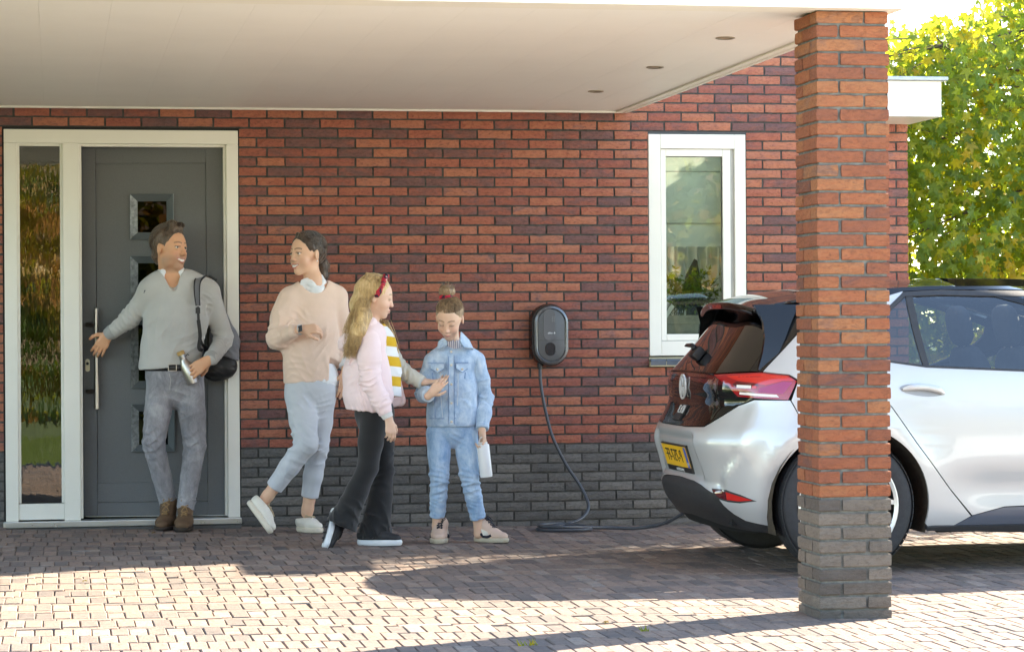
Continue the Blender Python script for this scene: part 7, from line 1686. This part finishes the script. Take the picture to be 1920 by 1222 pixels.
        n5 = len(P2); ce = sum(A_(p_) for p_ in P2)/n5; b = MB(); V = [tuple(A_(p_)+A_((0, 0, 0))) for p_ in P2]+[tuple(ce+(A_(p_)-ce)*.93+A_((0, -.009, .004))) for p_ in P2]+[tuple(A_(p_)+A_((0, .02, -.004))) for p_ in P2]
        b.add(V, [tuple(range(n5, 2*n5))]+[(i, (i+1) % n5, n5+(i+1) % n5, n5+i) for i in range(n5)]+[(2*n5+i, 2*n5+(i+1) % n5, (i+1) % n5, i) for i in range(n5)]); b.build('jacket_collar', DJ, T)
    def strip(name, pts, w, mat, th=.0022):
        band(pts, w, name, mat, T, th)
    def fp(px, py): x, z = px, py; return (x, zf(x, z), z)
    cx0 = 1.116; X_ = lambda u: cx0+u
    z_top, z_bot = 1.13, .885
    strip('button_placket', [(X_(.0)+.010, zf(cx0, 0)-.004, z) for z in (1.11, 1.02, .93, .82, .705)], .036, DJ, .004)
    for sgx in (-1, 1): strip('placket_seam', [(X_(.010+sgx*.016), zf(cx0, 0)-.009, z) for z in (1.10, .93, .708)], .003, DS, .0012)
    for zz, nm in ((.742, 'waistband_seam'), (1.062, 'yoke_seam')):
        for sgx in (-1, 1): strip(nm, [fp(X_(sgx*u), zz) for u in (.030, .06, .09, .115)], .006 if nm[0] == 'y' else .004, DS, .0015)
    for sgx in (-1, 1):
        strip('front_seam', [fp(X_(sgx*.040), .746), fp(X_(sgx*.050), .88), fp(X_(sgx*.052), 1.005)], .004, PALE, .0012); strip('front_seam', [fp(X_(sgx*.082), .746), fp(X_(sgx*.084), .88), fp(X_(sgx*.096), 1.005)], .004, DS, .0012)
        c = X_(sgx*.072+.004); b = MB(); V = [(c-.036, 1.056), (c+.036, 1.056), (c+.036, 1.026), (c, 1.004), (c-.036, 1.026)]; V = [(x, zf(x, z), z) for x, z in V]; b.add([(x, y-.006, z) for x, y, z in V]+[(x, y+.004, z) for x, y, z in V], [(0, 1, 2, 3, 4), (9, 8, 7, 6, 5)]+[(i, 5+i, 5+(i+1) % 5, (i+1) % 5) for i in range(5)]); b.build('pocket_flap', DJ, T)
        for k in range(3): a, d_ = [((c-.036, 1.026), (c, 1.004)), ((c, 1.004), (c+.036, 1.026)), ((c-.036, 1.056), (c+.036, 1.056))][k]; strip('flap_stitching', [(a[0], zf(*a)-.0075, a[1]+.001), (d_[0], zf(*d_)-.0075, d_[1]+.001)], .003, DS, .0008)
    BT = plain('metal_button', (.62, .55, .45), .3, .7)
    for (u, z) in ((.010, 1.125), (.010, 1.048), (.010, .938), (.010, .830), (.010, .723), (-.068, 1.024), (.076, 1.024)):
        x = X_(u); y = zf(x, z)-(.0095 if abs(u) < .02 else .0075); MB().lathe([(.0001, -.003), (.0065, -.002), (.0075, .0), (.0075, .003)], (x, y, z), 'y', 12).build('button', BT, T, angle=40)
    JL = denim('light_jeans', (.22, .37, .58), (.36, .51, .69), (.55, .67, .79), 14)
    G = Fld((.92, -1.46, .10), (1.44, -1.0, .92), .0055); G.chain([A_((1.145, -1.200, 0.713)), A_((1.148, -1.200, 0.689)), A_((1.148, -1.200, 0.676))], [.124, .126, .090], .010, flat=((0, 1, 0), .74))
    el2, er2 = A_((1.059, -1.190, 0.170)), A_((1.294, -1.210, 0.155))
    G.chain([hip_l, mid(hip_l, kn_l), kn_l, mid(kn_l, el2, .5), el2], [.073, .066, .056, .050, .045], .008); G.chain([hip_r, mid(hip_r, kn_r), kn_r, mid(kn_r, er2, .5), er2], [.073, .066, .056, .050, .045], .008)
    for e, k_ in ((el2, kn_l), (er2, kn_r)): d = nrm(e-k_); G.cut(e+d*.002, d, .004, e-.09, e+.09); G.wave(k_+A_((0, -.03, -.02)), .14, (.1, 0, 1), .008, .045, 71, 1.1); G.wave(e+A_((0, -.03, .06)), .11, (.2, 0, 1), .006, .035, 72, .8)
    G.wave(A_((1.133, -1.300, 0.637)), .13, (.1, 0, 1), .006, .045, 73); part('jeans', G, JL, T)
    SP = plain('blush_suede', (.66, .47, .37), .8, var=.08, bump=.3, bscale=200); SC2 = plain('cream_rubber', (.55, .48, .36), .7, var=.05); NV = plain('navy_laces', (.015, .018, .03), .8)
    h, t = A_((1.088, -1.120, 0.047)), A_((1.048, -1.320, 0.027)); h[2] = t[2] = .022; r1, L1 = shoe(T, an_l, h, t, (0, 0, 1), .98, SP, SC2, 'high_top_shoe', NV, .035, thick=.026)
    h, t = A_((1.292, -1.160, 0.040)), A_((1.450, -1.280, 0.018)); h[2] = t[2] = .018; r2, L2 = shoe(T, an_r, h, t, (0, 0, 1), .98, SP, SC2, 'high_top_shoe', NV, .035, thick=.026)
    for r_, L_, sd in ((r1, L1, 1), (r2, L2, 1)):
        b = MB()
        for (sq) in (-1, 1):
            pts = [L_(.26, sq*.042, .050), L_(.36, sq*.049, .036), L_(.50, sq*.051, .034), L_(.62, sq*.049, .046)]; b.tube(pts, .0085, 8)
        o = link('dark_stripe', b.mesh('dark_stripe', smooth=True), NV); o.parent = r_; o.location = -(r_.location+T.location)
        b = MB()
        for sq in (-1, 1):
            G = [L_(.26, sq*.042, .082), L_(.48, sq*.043, .066), L_(.56, sq*.049, .048), L_(.36, sq*.049, .042)]
            b.add([tuple(q) for q in G]+[tuple(q+A_(L_(0, sq*.004, 0))-A_(L_(0, 0, 0))) for q in G], [(0, 1, 2, 3), (4, 5, 6, 7), (0, 1, 5, 4), (1, 2, 6, 5), (2, 3, 7, 6), (3, 0, 4, 7)])
        o = link('white_patch', b.mesh('white_patch'), SHOEW); o.parent = r_; o.location = -(r_.location+T.location)
    W_ = empty('white_bottle', (1.318, -1.300, 0.500), 'white cylindrical bottle dangling by its cap loop from the hand of the girl in denim', 'bottle')
    a, e = A_((1.310, -1.300, 0.589)), A_((1.330, -1.300, 0.401)); d = nrm(e-a); Ln = np.linalg.norm(e-a)
    ax_lathe([(.030, .0), (.035, .002), (.0365, .006), (.0365, Ln-.012), (.034, Ln-.001), (.030, Ln)], a, d, 'bottle_body', plain('matt_white_enamel', (.82, .82, .82), .35, var=.01), W_); ax_lathe([(.024, -.014), (.028, -.012), (.028, .002)], a, d, 'cap', plain('white_cap', (.70, .70, .70), .4), W_)
    b = MB(); b.tube(spline([tuple(a-d*.008+A_((-.022, 0, 0))), tuple(a-d*.035+A_((-.012, -.004, 0))), tuple(a-d*.040+A_((.006, -.004, 0))), tuple(a-d*.010+A_((.022, 0, 0)))], 5), .0035, 8); b.build('carry_loop', plain('pale_loop', (.72, .70, .70), .5), W_, smooth=True)
def plaid_mat():
    m = NT('red_plaid'); v = m.n('TexVoronoi'); v.inputs['Scale'].default_value = 85; m.l(m.coord(), v.inputs['Vector']); m.l(m.ramp(v.outputs['Color'], [(.25, (.015, .012, .03)), (.4, (.45, .01, .03)), (.75, (.60, .015, .05)), (.9, (.7, .5, .45))], 'CONSTANT'), m.b.inputs['Base Color']); m.set(Roughness=.7); return m.m
plaid = plaid_mat(); SHOEW = plain('off_white_leather', (.66, .62, .54), .5)
girl_blond(); girl_denim()
# a few fallen leaves, and needles caught on the car's window ledge
FALL = leafmat('fallen_leaf', [(0, (.22, .12, .04)), (.5, (.28, .18, .06)), (1, (.16, .07, .03))], .1)
FL = [(.98, -.95, 'small brown leaf on the pavers between the charger coil and the denim girl'), (-.55, -.55, 'small brown leaf on the pavers just in front of the door threshold'), (-.98, -3.45, 'curled brown leaf where the shade ends, below the side light'), (.62, -5.15, 'curled withered leaf in the sunlit paving at the bottom centre'), (1.15, -5.35, 'flat withered leaf in the sunlit paving, left of the pillar foot'), (2.62, -4.0, 'brown leaf in the shade of the car behind the pillar'), (-.2, -1.1, 'small brown leaf on the shaded pavers in front of the man'), (3.05, -4.9, 'brown leaf in the sunlit paving at the bottom right corner')]
for x, y, lab in FL:
    q = random.Random(int(x*100)); V, F = star(Vector((0, 0, 0)), Vector((q.uniform(-.4, .4), q.uniform(-.4, .4), 1)), Vector((q.gauss(0, 1), q.gauss(0, 1), .1)), .024, q); o = link('fallen_leaf', MB().add(V, F, r=q.random()).mesh('fallen_leaf'), FALL, None, (x, y, gz(x)+.012)); tag(o, lab, 'leaf', 'fallen leaves on the paving')
q = random.Random(9); b = MB()
for i in range(160):
    x = CARX+.78+abs(q.gauss(0, .09)); c = Vector((x, CARY+side_y(x-CARX, 1.035)-.012, 1.033+.018*math.exp(-((x-CARX-.80)/.08)**2)*q.random()+.003)); d_ = Vector((q.gauss(0, 1), q.gauss(0, .3), q.gauss(0, .35))).normalized()*.016; b.tube([c-d_, c+d_], .0012, 3)
o = b.build('pine_needles', plain('dry_needles', (.42, .24, .03), .8, var=.4, scale=40)); tag(o, 'dry orange pine needles caught on the window ledge of the car', 'needles', None, 'stuff')
q = random.Random(10); b = MB()
for (x0, y0) in ((.66, -6.05), (1.25, -5.62), (.70, -6.03)):
    for i in range(9): p = Vector((x0+q.gauss(0, .012), y0+q.gauss(0, .008), gz(x0))); b.add([tuple(p), tuple(p+Vector((.006, 0, 0))), tuple(p+Vector((q.gauss(0, .012), q.gauss(0, .01), q.uniform(.012, .035))))], [(0, 1, 2)], r=q.random()*.5)
tag(b.build('weeds', LEAF), 'tiny green weeds growing in the paving joints', 'weeds', None, 'stuff')
